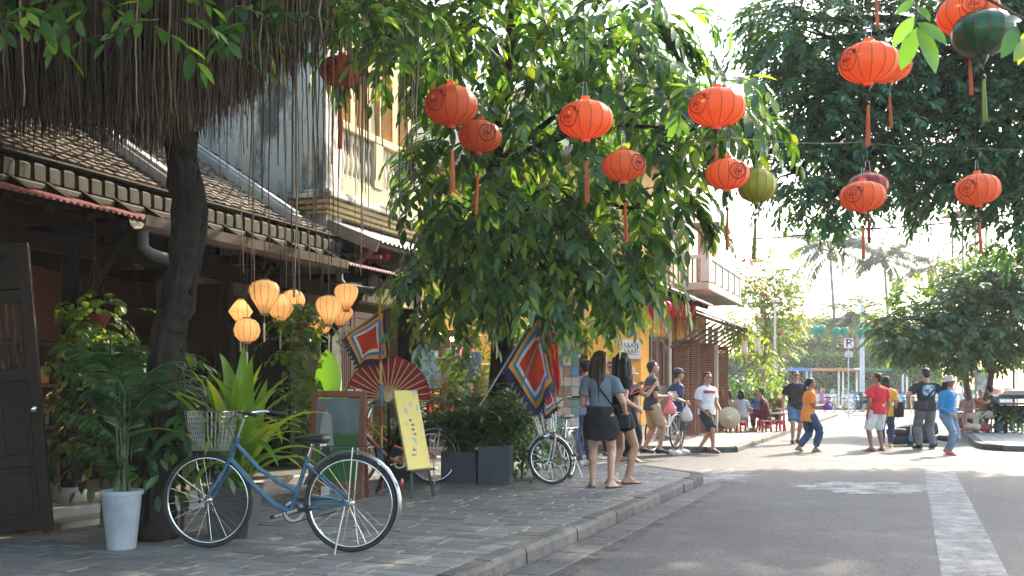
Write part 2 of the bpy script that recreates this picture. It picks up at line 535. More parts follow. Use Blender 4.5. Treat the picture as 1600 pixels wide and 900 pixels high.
PAV1, PAV2 = (0.125, 0.124, 0.124), (0.205, 0.198, 0.186)
paver_mats = [M('paving stone', PAV1, 0.66, 0.25, 9, 0.4, 60, objvar=0.24, col2=PAV2)]
pav_far = bpy.data.materials.new('far paving'); pav_far.use_nodes = True
def _pav():
    N = pav_far.node_tree.nodes; Lk = pav_far.node_tree.links; p = N['Principled BSDF']; p.inputs['Roughness'].default_value = .75
    tc = N.new('ShaderNodeTexCoord'); mp = N.new('ShaderNodeMapping'); mp.inputs['Rotation'].default_value = (0, 0, -STREET)
    Lk.new(tc.outputs['Object'], mp.inputs['Vector'])
    b = N.new('ShaderNodeTexBrick'); b.inputs['Scale'].default_value = 1; b.inputs['Brick Width'].default_value = .5; b.inputs['Row Height'].default_value = .26
    b.inputs['Mortar Size'].default_value = .012; b.inputs['Color1'].default_value = (.30, .29, .275, 1); b.inputs['Color2'].default_value = (.20, .20, .20, 1)
    b.inputs['Mortar'].default_value = (.08, .08, .075, 1)
    Lk.new(mp.outputs['Vector'], b.inputs['Vector']); Lk.new(b.outputs['Color'], p.inputs['Base Color'])
_pav()
mortar = M('paving joint sand', (0.075, 0.072, 0.066), 0.95, 0.4, 14, 0.3, 60)
curb_m = M('kerb granite', (0.042, 0.042, 0.042), 0.8, 0.3, 7, 0.6, 45, objvar=0.28, col2=(0.115, 0.112, 0.106))

# near block: sidewalk outline in street coordinates
NEAR = [(-6, -.16), (8.05, -.16), (8.45, -.30), (9.67, -1.46), (11.8, -3.42), (11.9, -16), (-6, -16)]
sidewalk = slab('sidewalk', [S(t, u) for t, u in NEAR], -0.08, 0.113, mortar)
def inside(t, u, poly):
    c = False; n = len(poly)
    for i in range(n):
        t1, u1 = poly[i]; t2, u2 = poly[i - 1]
        if (u1 > u) != (u2 > u) and t < (t2 - t1) * (u - u1) / (u2 - u1) + t1: c = not c
    return c
rng = random.Random(5)
stone_meshes = []
for k in range(6):
    mb = MB(); j = lambda a: a + rng.uniform(-.008, .008)
    hx, hy = .5, .5
    c = [(-hx, -hy), (hx, -hy), (hx, hy), (-hx, hy)]
    c = [(x + rng.uniform(-.012, .004) * (1 if x > 0 else -1), y + rng.uniform(-.02, .006) * (1 if y > 0 else -1)) for x, y in c]
    vs = [(x, y, 0) for x, y in c] + [(x, y, .022) for x, y in c] + [(x * .975, y * .95, .028 + rng.uniform(-.002, .002)) for x, y in c]
    fs = [(8, 9, 10, 11)]
    for l in (0, 1):
        for i in range(4):
            q = (i + 1) % 4
            fs.append((l * 4 + i, l * 4 + q, l * 4 + 4 + q, l * 4 + 4 + i))
    mb.add(vs, fs)
    stone_meshes.append(mb.mesh('paving_stone', paver_mats))
stones = []
EDGE = [((-6, -.165), (8.05, -.165)), ((8.05, -.165), (8.45, -.30)), ((8.45, -.30), (9.67, -1.46)), ((9.67, -1.46), (11.8, -3.42))]
def clip_edge(poly, a, b):
    """keep the part of poly on the sidewalk side of the kerb edge a-b"""
    out = []; nx, ny = -(b[1] - a[1]), b[0] - a[0]
    f = lambda q: (q[0] - a[0]) * nx + (q[1] - a[1]) * ny
    for i in range(len(poly)):
        p, q = poly[i - 1], poly[i]; fp, fq = f(p), f(q)
        if (fp > 0) != (fq > 0): k = fp / (fp - fq); out.append((p[0] + (q[0] - p[0]) * k, p[1] + (q[1] - p[1]) * k))
        if fq <= 0: out.append(q)
    return out
cutst = []
t = -4.5
while t < 11.7:
    d = rng.choice((.15, .17, .19, .22))
    u = -.165; w = rng.uniform(.12, .44)
    while u > -4.55:
        if u - w < -4.6: w = u + 4.6
        if w > .08:
            j = .004; rect = [(t + j, u - j), (t + d - j, u - j), (t + d - j, u - w + j), (t + j, u - w + j)]; c = rect
            for a_, b_ in EDGE[1:]:
                if c: c = clip_edge(c, a_, b_)
            if c == rect: stones.append((t + d / 2, u - w / 2, d - 2 * j, w - 2 * j))
            elif len(c) > 2: cutst.append(c)
        u -= w; w = rng.uniform(.26, .46)
    t += d
stones.sort(key=lambda q: S(q[0], q[1]).length if S(q[0], q[1]).y > 5.4 else 99)
restV = MB()
for i, (tc_, uc, d, w) in enumerate(stones):
    p = S(tc_, uc); z = .094 + rng.uniform(-.0025, .0025)
    rot = (rng.uniform(-.005, .005), rng.uniform(-.006, .006), STREET + rng.uniform(-.006, .006))
    if i < 300 and p.y > 5.0:
        inst('paving_stone', stone_meshes[i % 6], sidewalk, (p.x, p.y, z), rot, (w, d, 1))
    else:
        Rm = Matrix.Rotation(rot[2], 3, 'Z'); me = stone_meshes[i % 6]
        restV.add([Rm @ Vector((v.co.x * w, v.co.y * d, v.co.z)) + Vector((p.x, p.y, z)) for v in me.vertices], [tuple(f.vertices) for f in me.polygons])
for c in cutst: restV.poly([S(q[0], q[1], .105) for q in c][::-1], .017 + rng.uniform(-.002, .002), (0, 0, 1))
pr = restV.build('paving_stones', M('paving stone far', PAV1, 0.62, 0.25, 9, 0.35, 60, island=0.24, col2=PAV2), sidewalk); tag(pr, kind='stuff')

def kerb_line(name, pts, h=0.125, w=0.16, seglen=0.85, joint=.012, cap=300):
    root = bpy.data.objects.new(name, None); link(root); tag(root, kind='structure')
    P = [Vector((p[0], p[1], 0)) for p in pts]
    rg = random.Random(len(name) + len(pts))
    for a, b in zip(P, P[1:]):
        L = (b - a).length; n = max(1, round(L / seglen)); d = (b - a) / n
        for i in range(n):
            p0 = a + d * i; p1 = a + d * (i + 1); c = (p0 + p1) / 2
            mb = MB(); l = d.length - joint
            # rounded road-side edge
            prof = [(-w / 2, -.09), (w / 2, -.09), (w / 2 - .004, h - .035), (w / 2 - .014, h - .012), (w / 2 - .036, h), (-w / 2, h)]
            m = len(prof); vs = [(x, y, z) for y in (-l / 2, l / 2) for x, z in prof]
            fs = [tuple(range(m - 1, -1, -1)), tuple(range(m, 2 * m))] + [(k, (k + 1) % m, m + (k + 1) % m, m + k) for k in range(m)]
            mb.add(vs, fs)
            mb_ob = mb.build('kerb_stone', curb_m, root)
            ang = math.atan2(d.y, d.x) - PI / 2
            mb_ob.location = (c.x + rg.uniform(-.006, .006), c.y, rg.uniform(-.006, .004)); mb_ob.rotation_euler = (rg.uniform(-.006, .006), 0, ang + rg.uniform(-.008, .008))
    return root
kerb_line('kerb', [S(-5, -.08), S(8.0, -.08)], seglen=.62)
kerb_line('kerb', [S(8.0, -.08), S(8.28, -.13), S(8.5, -.24), S(8.8, -.5), S(9.72, -1.40), S(11.83, -3.36)], seglen=.55)
kerb_line('kerb', [S(11.9, -3.4), S(12.0, -12)])
# stone gutter strip at the foot of the kerb
gut = tag(bpy.data.objects.new('gutter_strip', None), kind='structure'); link(gut)
gm = M('gutter stone', (0.07, 0.071, 0.075), 0.75, 0.25, 9, 0.35, 60, objvar=0.25, col2=(0.115, 0.114, 0.112))
t = -4.0
while t < 7.9:
    l = rng.uniform(.35, .6); mb = MB()
    mb.cbox((0, 0, 0), (.27, l - .012, .02), .004)
    o = mb.build('gutter_stone', gm, gut); p = S(t + l / 2, .17 + rng.uniform(-.006, .006)); o.location = (p.x, p.y, -.002 + rng.uniform(0, .003)); o.rotation_euler = (0, 0, STREET)
    t += l

# far-left block
FARB = [(14.9, -16), (14.95, -1.3), (15.35, -.86), (46, -.86), (50, -3), (50, -16)]
sidewalk_far = slab('sidewalk', [S(t, u) for t, u in FARB], -0.08, SW, pav_far)
kerb_line('kerb', [S(14.82, -9), S(14.85, -1.3), S(15.28, -.78), S(46, -.78)], seglen=.95)
# right block across the junction
c0 = GX(1536, 704, 0); tc0, uc0 = TU(c0)
RB = [(tc0 + 0.1, uc0 + .45), (tc0 - 1.2, uc0 + 5.5), (tc0 - 3.6, uc0 + 14), (60, uc0 + 14), (60, uc0 + .1), (tc0 + 1.2, uc0 + .08)]
slab('sidewalk', [S(t, u) for t, u in RB], -0.08, SW, pav_far)
kerb_line('kerb', [S(tc0 - 1.3, uc0 + 5.4), S(tc0 + .02, uc0 + .4), S(tc0 + .4, uc0 + .1), S(tc0 + 1.2, uc0 + 0.0), S(48, uc0)], seglen=.95)
# near right corner
c1 = GX(1588, 752, 0); tc1, uc1 = TU(c1)
NR = [(tc1 - .2, uc1 + .5), (tc1 + .35, uc1 + 3.0), (tc1 + .4, uc1 + 9), (-6, uc1 + 9), (-6, uc1 + 1.4)]
slab('sidewalk', [S(t, u) for t, u in NR], -0.08, SW, pav_far)

# paint, patches
line = sheet('road_line', [S(-4, 2.88), S(12.6, 2.88), S(12.6, 3.32), S(-4, 3.32)], 0.004, paint_white)
def blob(cx, cy, rx, ry, rz, n=26, seed=1, jag=.25):
    g = random.Random(seed); ps = []
    for i in range(n):
        a = 2 * PI * i / n; r = 1 + g.uniform(-jag, jag)
        x, y = math.cos(a) * rx * r, math.sin(a) * ry * r
        ps.append((cx + x * math.cos(rz) - y * math.sin(rz), cy + x * math.sin(rz) + y * math.cos(rz)))
    return ps
q = GX(1360, 762, 0)
sheet('road_patch', blob(q.x, q.y, .95, .85, .1, seed=3), 0.005, screed)
sheet('road_patch', [GX(1400, 728, 0), GX(1430, 708, 0), GX(1540, 708, 0), GX(1690, 708, 0), GX(1700, 726, 0), GX(1500, 727, 0)], 0.008, screed)
q = GX(1345, 717, 0)
sheet('road_patch', blob(q.x, q.y, .75, .8, 0, seed=6), 0.005, screed)
q = GX(1120, 744, 0)
sheet('road_patch', blob(q.x, q.y, .6, 1.2, -.3, seed=8, jag=.4), 0.005, screed)
q = GX(1320, 668, 0)
sheet('road_patch', blob(q.x, q.y, 1.1, 2.2, -.3, seed=9, jag=.4), 0.005, screed)

grime = worn_mat('gutter grime', (0.065, 0.056, 0.045), None, 4.0, .46, .80)
sheet('road_grime', [S(-4, .30), S(7.9, .30), S(8.6, .05), S(9.9, -1.1), S(10.0, -.9), S(8.45, .42), S(-4, .50)], .0045, grime)
# ================================================================== buildings
def plaster(name, base, stain, scale=1.2, lo=.45, hi=.68, stain2=None, vert=True):
    if name in _MC: return _MC[name]
    m = bpy.data.materials.new(name); m.use_nodes = True
    N = m.node_tree.nodes; Lk = m.node_tree.links; p = N['Principled BSDF']; p.inputs['Roughness'].default_value = .9
    tc = N.new('ShaderNodeTexCoord')
    def nz(sc, st=(1, 1, 1), det=8):
        mp = N.new('ShaderNodeMapping'); mp.inputs['Scale'].default_value = st; Lk.new(tc.outputs['Object'], mp.inputs['Vector'])
        n = N.new('ShaderNodeTexNoise'); n.inputs['Scale'].default_value = sc; n.inputs['Detail'].default_value = det; n.inputs['Roughness'].default_value = .68
        Lk.new(mp.outputs['Vector'], n.inputs['Vector']); return n.outputs['Fac']
    def rm(f, a, b):
        r = N.new('ShaderNodeMapRange'); r.inputs['From Min'].default_value = a; r.inputs['From Max'].default_value = b; Lk.new(f, r.inputs['Value']); return r.outputs['Result']
    c = mixc(N, Lk, rm(nz(scale * 6), .3, .7), tuple(x * .85 for x in base), base)
    c = mixc(N, Lk, rm(nz(scale, (1, 1, .45)), lo, hi), c, stain)
    if stain2: c = mixc(N, Lk, rm(nz(scale * 2.4, (1, 1, .3)), .58, .7), c, stain2)
    Lk.new(c, p.inputs['Base Color'])
    b = N.new('ShaderNodeBump'); b.inputs['Strength'].default_value = .25; b.inputs['Distance'].default_value = .02
    Lk.new(nz(scale * 14), b.inputs['Height']); Lk.new(b.outputs['Normal'], p.inputs['Normal'])
    _MC[name] = m
    return m
pl_grey = plaster('mouldy grey plaster', (.60, .56, .48), (.10, .10, .095), 2.1, .47, .58, (.27, .22, .13))
pl_yellow = plaster('ochre plaster', (.62, .40, .13), (.30, .22, .12), 1.1, .52, .72)
pl_ochre_hi = plaster('pale ochre plaster', (.66, .52, .28), (.33, .30, .24), 1.0, .50, .68)
pl_cream = plaster('cream plaster', (.70, .62, .47), (.40, .36, .28), .9, .5, .75)
pl_orange = plaster('orange wall', (.80, .40, .07), (.55, .27, .06), .8, .55, .8)
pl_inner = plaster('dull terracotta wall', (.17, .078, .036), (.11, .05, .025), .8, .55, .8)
conc = plaster('old concrete', (.062, .061, .050), (.028, .034, .020), 2.5, .45, .66, (.17, .18, .09))
tile_m = M('roof tile', (0.095, 0.074, 0.060), 0.9, 0.3, 9, 0.25, 50, island=0.5, col2=(0.19, 0.158, 0.135))
tin_red = M('faded red tin', (0.30, 0.085, 0.085), 0.5, 0.25, 4, col2=(0.38, 0.15, 0.14))
tin_old = M('old tin sheet', (0.36, 0.34, 0.31), 0.5, 0.3, 4, metal=.35, col2=(0.48, 0.46, 0.42))
fascia_m = M('weathered fascia', (0.115, 0.08, 0.062), 0.6, 0.25, 5, .1)
wood_fas = M('bleached plank', (0.27, 0.235, 0.20), 0.8, 0.3, 4, .3, 30, stretch=(5, .6, 5))
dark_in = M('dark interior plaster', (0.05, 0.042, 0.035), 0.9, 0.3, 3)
floor_in = M('worn shop floor', (0.13, 0.122, 0.11), 0.55, 0.25, 3, .1, 20)
stone_w = M('pale stone', (0.26, 0.25, 0.235), 0.7, 0.2, 8, .2, 40)

def house(name, label, t0, u0, cat='building'):
    r = thing(name, label, cat, S(t0, u0), STREET)
    L = lambda u, t, z: Vector((u - u0, t - t0, z))
    return r, L
def ubox(mb, L, u0, u1, t0, t1, z0, z1, mi=0):
    return mb.box(L((u0 + u1) / 2, (t0 + t1) / 2, (z0 + z1) / 2), (abs(u1 - u0), abs(t1 - t0), abs(z1 - z0)), mi=mi)
def part_box(name, L, u0, u1, t0, t1, z0, z1, mat, parent, ch=0.006):
    mb = MB(); c = L((u0 + u1) / 2, (t0 + t1) / 2, (z0 + z1) / 2)
    mb.cbox((0, 0, 0), (abs(u1 - u0), abs(t1 - t0), abs(z1 - z0)), ch)
    o = mb.build(name, mat, parent); o.location = c
    return o
def corrugated(L, ua, za, ub, zb, t0, t1, pitch=.076, amp=.014, th=.004, n=4):
    """sheet sloping from (ua,za) down to (ub,zb), corrugations running down the slope"""
    mb = MB(); nt = int((t1 - t0) / pitch * 6); vs = []; fs = []
    for k in range(2):
        for i in range(nt + 1):
            t = t0 + (t1 - t0) * i / nt; w = amp * math.sin(2 * PI * (t - t0) / pitch) - k * th
            for j in range(2):
                f = j; vs.append(L(ua + (ub - ua) * f, t, za + (zb - za) * f + w))
    m = (nt + 1) * 2
    for i in range(nt):
        a = i * 2; fs.append((a, a + 2, a + 3, a + 1)); fs.append((m + a, m + a + 1, m + a + 3, m + a + 2)); fs.append((a + 1, a + 3, m + a + 3, m + a + 1))
    return mb.add(vs, fs)
def tiled(L, ua, za, ub, zb, t0, t1, w=.15, ex=.105, seed=1, r=.055):
    """barrel tiles, lapped up the slope from (ub,zb) eave to (ua,za) ridge"""
    g = random.Random(seed); mb = MB(); n = int((t1 - t0) / w)
    sl = math.hypot(ua - ub, za - zb); du, dz = (ua - ub) / sl, (za - zb) / sl; nu, nz = -dz * (1 if du > 0 else -1), abs(du)
    nu = dz if du < 0 else -dz
    rows = int(sl / ex)
    for i in range(n):
        tc_ = t0 + w * (i + .5)
        for j in range(rows):
            s0 = j * ex + g.uniform(-.012, .012); s1 = s0 + ex * 1.5; o = g.uniform(-.006, .01); dt = g.uniform(-.012, .012)
            vs = []
            for s_, lift, rr in ((s0, .03, r), (s1, .004, r * .8)):
                for k in range(5):
                    a = PI * k / 4; hh = math.sin(a) * rr * .75 + lift + o
                    vs.append(L(ub + du * s_ + nu * hh, tc_ + dt - math.cos(a) * rr * 1.25, zb + dz * s_ + nz * hh))
            mb.add(vs, [(k, k + 1, 6 + k, 5 + k) for k in range(4)] + [(4, 3, 2, 1, 0)])
    return mb
def door_leaf(parent, W, H, loc, rot, mat, slats=(.45, .9), th=.045, nslat=9, name='door_leaf', horiz=False, knob=False, low=2):
    """panelled leaf; slat band between the two height fractions; local x = width, z = height"""
    r = bpy.data.objects.new(name, None); link(r, parent); r.location = loc; r.rotation_euler = rot
    st = .085
    mb = MB()
    mb.cbox((st / 2, 0, H / 2), (st, th, H), .006); mb.cbox((W - st / 2, 0, H / 2), (st, th, H), .006)
    rails = [0.0, slats[0], slats[1], 1.0]
    if low == 2: rails.insert(1, slats[0] * .46)
    for f in rails:
        z = min(max(f * H, .07), H - .05)
        mb.cbox((W / 2, 0, z), (W - 2 * st, th * .94, .10), .006)
    mb.build('door_frame', mat, r)
    a, b = slats[0] * H + .05, slats[1] * H - .05
    if horiz:
        n = int((b - a) / .045)
        sm = MB().box((0, 0, 0), (W - 2 * st, .008, .042), Matrix.Rotation(R(40), 3, 'X')).mesh('slat', mat)
        for i in range(n): inst('slat', sm, r, (W / 2, 0, a + (i + .5) * (b - a) / n))
    else:
        sm = MB().cbox((0, 0, 0), ((W - 2 * st) / nslat * .55, th * .6, b - a), .004).mesh('slat', mat)
        for i in range(nslat): inst('slat', sm, r, (st + (W - 2 * st) * (i + .5) / nslat, 0, (a + b) / 2))
    zs = [.12] + [x * H + .05 for x in rails[1:-2]]
    for k in range(len(rails) - 2 if low == 2 else 1):
        if k >= len(rails) - 3 and low == 2: break
        z0 = max(rails[k] * H, .07) + .05; z1 = rails[k + 1] * H - .05
        for s_ in ((-1, 1) if k == 1 else (0,)):
            w = (W - 2 * st - .02) if s_ == 0 else (W - 2 * st - .07) / 2
            cx = W / 2 + s_ * ((W - 2 * st) / 4 + .008)
            p = MB(); p.cbox((cx, 0, (z0 + z1) / 2), (w, th * .35, z1 - z0), .012); p.cbox((cx, 0, (z0 + z1) / 2), (w - .07, th * .7, z1 - z0 - .07), .014)
            p.build('door_panel', mat, r)
        if k == 1: MB().cbox((W / 2, 0, (z0 + z1) / 2), (.06, th * .9, z1 - z0), .006).build('mullion', mat, r)
    z0, z1 = slats[1] * H + .05, H - .1
    if z1 - z0 > .08:
        MB().cbox((W / 2, 0, (z0 + z1) / 2), (W - 2 * st, th * .5, z1 - z0), .012).build('door_panel', mat, r)
    if knob:
        MB().lathe([(.008, 0), (.012, .02), (.028, .03), (.03, .045), (.018, .056), (0.001, .058)], 12, (W - .05, -th / 2, H * .43), rot=Matrix.Rotation(R(90), 3, 'X')).build('door_knob', chrome, r, True)
    return r

# ---------------------------------------------------------------- near shop house
B1, L = house('shop_house', 'low dark timber shop house with mossy tile roof behind the blue bicycle', 2.0, -4.9)
ZE = 2.93
part_box('plinth', L, -9.6, -4.42, -5.5, 7.0, .02, .235, floor_in, B1)
part_box('plinth_edge', L, -4.46, -4.34, -5.5, 7.0, .02, .255, stone_w, B1, .015)
part_box('step', L, -4.338, -4.0, .6, 4.4, .08, .175, stone_w, B1, .015)
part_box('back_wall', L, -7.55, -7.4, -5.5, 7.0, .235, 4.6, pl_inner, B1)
part_box('side_wall', L, -9.6, -4.95, -5.6, -5.45, .1, 5.4, pl_grey, B1)
part_box('wainscot', L, -7.398, -7.35, -5.4, 6.95, .236, 2.0, wood_dark, B1)
part_box('wainscot_rail', L, -7.348, -7.27, -5.4, 6.95, 1.92, 2.05, wood_brown, B1)
for tp in (-3.4, -.9, 1.57, 3.95, 6.12):
    mb = MB(); mb.lathe([(.085, .36), (.088, 1.4), (.08, 2.9)], 14, L(-4.9, tp, 0)); o = mb.build('post', wood_dark, B1, True)
    MB().lathe([(.15, .236), (.165, .27), (.155, .33), (.11, .37)], 16, L(-4.9, tp, 0)).build('post_base', stone_w, B1, True)
    part_box('post', L, -6.6, -6.42, tp - .55, tp - .38, .235, 3.6, wood_dark, B1)
    mb = MB(); mb.bar(L(-4.88, tp + .02, 2.05), L(-4.24, tp + .02, 2.78), .07, .10, up=(0, 1, 0)); mb.build('strut', wood_dark, B1)
    part_box('tie_beam', L, -6.6, -4.2, tp - .05, tp + .05, 2.80, 2.92, wood_dark, B1)
part_box('eave_beam', L, -4.97, -4.83, -5.5, 7.0, 2.62, 2.795, wood_dark, B1)
part_box('inner_beam', L, -6.62, -6.46, -5.5, 7.0, 2.70, 2.90, wood_dark, B1)
part_box('lintel_panel', L, -6.44, -6.40, -5.4, .3, 2.25, 2.69, wood_dark, B1)
for t in np.arange(-5.2, 7.0, .42):
    mb = MB(); mb.bar(L(-4.18, t, ZE - .06), L(-9.5, t, ZE + .15 + 5.3 * .60 - .15), .055, .07); mb.build('rafter', wood_dark, B1)
ZT, PITCH = 3.43, .64
mb = MB(); a = [L(-4.78, -5.5, ZT - .03), L(-4.78, 6.25, ZT - .03), L(-9.6, 6.25, ZT - .03 + 4.82 * PITCH), L(-9.6, -5.5, ZT - .03 + 4.82 * PITCH)]
mb.poly(a, .05, (0, 0, -1)); mb.build('roof_deck', wood_dark, B1)
tag(tiled(L, -9.6, ZT + 4.82 * PITCH, -4.78, ZT, -4.6, 6.2, w=.155, ex=.115, seed=3).build('roof_tiles', tile_m, B1), kind='stuff')
# ledge with the row of blocks at the tile ends
part_box('eave_ledge', L, -4.95, -4.66, -5.5, 6.3, 3.12, 3.20, conc, B1, .02)
part_box('eave_core', L, -4.97, -4.80, -5.5, 6.3, 3.202, 3.42, M('core black', (.018, .018, .018), .95), B1)  # near-black core that shows in the slots between the blocks
g = random.Random(4)
for t in np.arange(-4.0, 6.2, .17):
    o = part_box('eave_block', L, -4.796, -4.69, t + .03, t + .15, 3.203, 3.37 + g.uniform(-.012, .012), conc, B1, .018); o.rotation_euler = (0, g.uniform(-.05, .05), g.uniform(-.04, .04))
part_box('eave_cap', L, -4.98, -4.72, -5.5, 6.3, 3.43, 3.455, conc, B1, .008)
for tt, w in ((2.9, .26), (5.15, .2)):
    mb = MB(); mb.bar(L(-4.74, tt, ZT + .08), L(-9.6, tt, ZT + .08 + 4.86 * PITCH), w, .14); mb.bar(L(-4.74, tt, ZT + .16), L(-9.6, tt, ZT + .16 + 4.86 * PITCH), w * .55, .08)
    mb.build('roof_ridge_band', plaster('grey lime render', (.55, .56, .58), (.25, .26, .28), 2.0, .45, .7), B1)
corrugated(L, -4.72, 3.13, -4.13, 2.955, -4.2, 7.15).build('tin_awning', tin_red, B1, True, 180)
part_box('awning_batten', L, -4.30, -4.24, -4.2, 7.1, 2.90, 2.965, wood_dark, B1)
# gutter and spout
mb = MB(); t0g, t1g = 1.55, 5.15
prof = [(-4.16, 2.95), (-4.13, 2.86), (-4.08, 2.825), (-4.0, 2.825), (-3.97, 2.86), (-3.955, 2.95), (-3.94, 2.95), (-3.955, 2.85), (-3.99, 2.81), (-4.09, 2.81), (-4.14, 2.85), (-4.175, 2.95)]
vs = [L(u, t, z) for t in (t0g, t1g) for u, z in prof]; n = len(prof)
mb.add(vs, [tuple(range(n - 1, -1, -1)), tuple(range(n, 2 * n))] + [(i, (i + 1) % n, n + (i + 1) % n, n + i) for i in range(n)])
mb.build('gutter', fascia_m, B1)
MB().tube([L(-4.05, 1.62, 2.83), L(-4.05, 1.62, 2.66), L(-4.02, 1.70, 2.60), L(-3.86, 1.95, 2.53)], .055, 12, cap=False).build('spout', M('dull zinc', (.10, .10, .105), .6, .2, 6, metal=.3), B1, True)
MB().tube([L(-4.05, 5.1, 2.83), L(-4.05, 5.1, 2.70), L(-4.0, 5.15, 2.63), L(-3.75, 5.4, 2.58)], .045, 12).build('spout', M('dull zinc', (.10, .10, .105), .6, .2, 6, metal=.3), B1, True)
# folded slatted door leaves and dark doors behind
door_leaf(B1, .62, 2.35, L(-5.6, 4.02, .24), (0, 0, 0), wood_dark, (.36, .72), name='folding_door')
for i in range(4):
    door_leaf(B1, .60, 2.3, L(-5.62, 4.1 + i * .62, .24), (0, 0, R(90)), wood_dark, (.42, .85), name='folding_door', nslat=6)
part_box('inner_wall', L, -6.0, -5.9, 4.0, 6.9, .236, 2.68, dark_in, B1)
part_box('head_panel', L, -5.66, -5.60, 4.0, 6.9, 2.56, 2.78, M('beige board', (.36, .29, .19), .8), B1)
# shop furniture inside, warm lamp
cab, _ = house('display_cabinet', 'dark wooden display cabinet inside the dim shop', 2.6, -7.1, 'cabinet')
mb = MB()
for z in (.0, .6, 1.1, 1.6): mb.box((0, 0, z + .26), (.4, 1.5, .04))
for y in (-.74, .74):
    mb.box((0, y, 1.05), (.4, .04, 1.6))
mb.box((-.19, 0, 1.05), (.02, 1.5, 1.6)); mb.build('carcass', wood_brown, cab)
g = random.Random(8)
for z in (.28, .88, 1.38):
    for k in range(7):
        h = g.uniform(.15, .34); MB().cbox((.02, -.6 + k * .2, z + h / 2), (.2, .13, h), .02).build('shelf_item', M('shelf item %d' % g.randrange(4), [(.5, .25, .06), (.35, .1, .05), (.5, .4, .2), (.2, .15, .1)][g.randrange(4)], .6), cab)
lampo = thing('hanging_lamp', 'small warm lamp hanging inside the dim shop', 'lamp', S(1.9, -6.9, 2.35))
MB().lathe([(.02, .12), (.05, .1), (.14, 0), (.135, 0), (.045, .09), (.015, .1)], 16, cap=False).build('lamp_shade', M('brass shade', (.4, .25, .08), .4, metal=.6), lampo, True)
MB().tube([(0, 0, .12), (0, 0, .9)], .006, 5).build('cord', black_pl, lampo)
MB().ell((0, 0, .02), (.035, .035, .045)).build('bulb', M('lit bulb', (1, .8, .5), .5, emis=(1, .62, .25), estr=12), lampo, True)
def point(parent, loc, w, rad, col):
    d = bpy.data.lights.new('bulb_light', 'POINT'); d.energy = w; d.shadow_soft_size = rad; d.color = col
    o = bpy.data.objects.new('bulb_light', d); link(o, parent); o.location = loc; return o
point(lampo, (0, 0, -.06), 7, .05, (1, .6, .28))

# loose door leaf leaning at the left edge of the photograph
dl = thing('wooden_door', 'weathered wooden door leaf with slats leaning at left edge', 'door', (PX(-52, 845, 7.95).x, 7.95, SW + .005), rot=(R(2), R(-4.2), R(8)))
door_leaf(dl, .66, 2.32, (0, 0, 0), (0, 0, 0), wood_door, (.55, .82), knob=True, th=.05, nslat=8)

# ---------------------------------------------------------------- two-storey colonial house
B2, L = house('colonial_house', 'two-storey ochre colonial house with balustrade and mould-stained grey gable', 8.0, -5.2)
T0, T1 = 6.3, 9.35
part_box('gable_wall', L, -13, -5.02, T0, T0 + .25, .1, 8.2, pl_grey, B2)
part_box('rear_wall', L, -13, -5.4, T1 - .2, T1, .1, 8.2, pl_ochre_hi, B2)
part_box('wall', L, -5.42, -5.2, T0 + .252, T1, 3.85, 8.2, pl_ochre_hi, B2)
part_box('floor_slab', L, -12.9, -5.05, T0 + .26, T1 - .21, 3.65, 3.845, conc, B2)
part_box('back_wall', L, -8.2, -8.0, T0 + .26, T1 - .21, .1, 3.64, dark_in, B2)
part_box('shop_floor', L, -8.0, -4.6, T0 + .3, T1, .05, .2, floor_in, B2)
part_box('roof', L, -13.2, -4.6, T0 - .15, T1 + .15, 8.21, 8.4, tile_m, B2)
# corner pilaster + mouldings
part_box('pilaster', L, -5.34, -4.94, T0 - .12, T0 + .3, .1, 8.2, pl_grey, B2, .015)
for z, o_, h in ((3.78, .05, .05), (3.84, .10, .06), (3.91, .15, .06), (3.98, .22, .07), (4.06, .16, .05)):
    part_box('cornice', L, -5.45, -4.94 + o_, T0 - .12 - o_, T1 + .1, z, z + h - .003, pl_grey if z > 3.95 else pl_ochre_hi, B2, .01)
part_box('balcony_plinth', L, -5.1, -4.94, T0 + .32, T1, 4.115, 4.40, pl_ochre_hi, B2, .01)
part_box('balcony_rail', L, -5.13, -4.91, T0 + .3, T1 + .02, 5.08, 5.20, pl_ochre_hi, B2, .015)
bm_ = MB().lathe([(.045, 0), (.05, .04), (.03, .07), (.05, .2), (.055, .27), (.03, .42), (.028, .5), (.05, .6), (.045, .675)], 10).mesh('baluster', pl_cream, True)
for t in np.arange(T0 + .42, T1 - .05, .125): inst('baluster', bm_, B2, L(-5.02, t, 4.40))
for t in (T0 + 1.35, T0 + 2.45): part_box('pedestal', L, -5.12, -4.92, t - .13, t + .13, 4.39, 5.09, pl_ochre_hi, B2, .01)
for t in (T0 + .45, T0 + 1.75):
    for k in range(2):
        door_leaf(B2, .5, 2.3, L(-5.185 + .03, t + k * .5, 4.2), (0, 0, R(90)), M('amber shutter paint', (.42, .22, .07), .6, .2), (.1, .93), horiz=True, name='shutter', low=1)
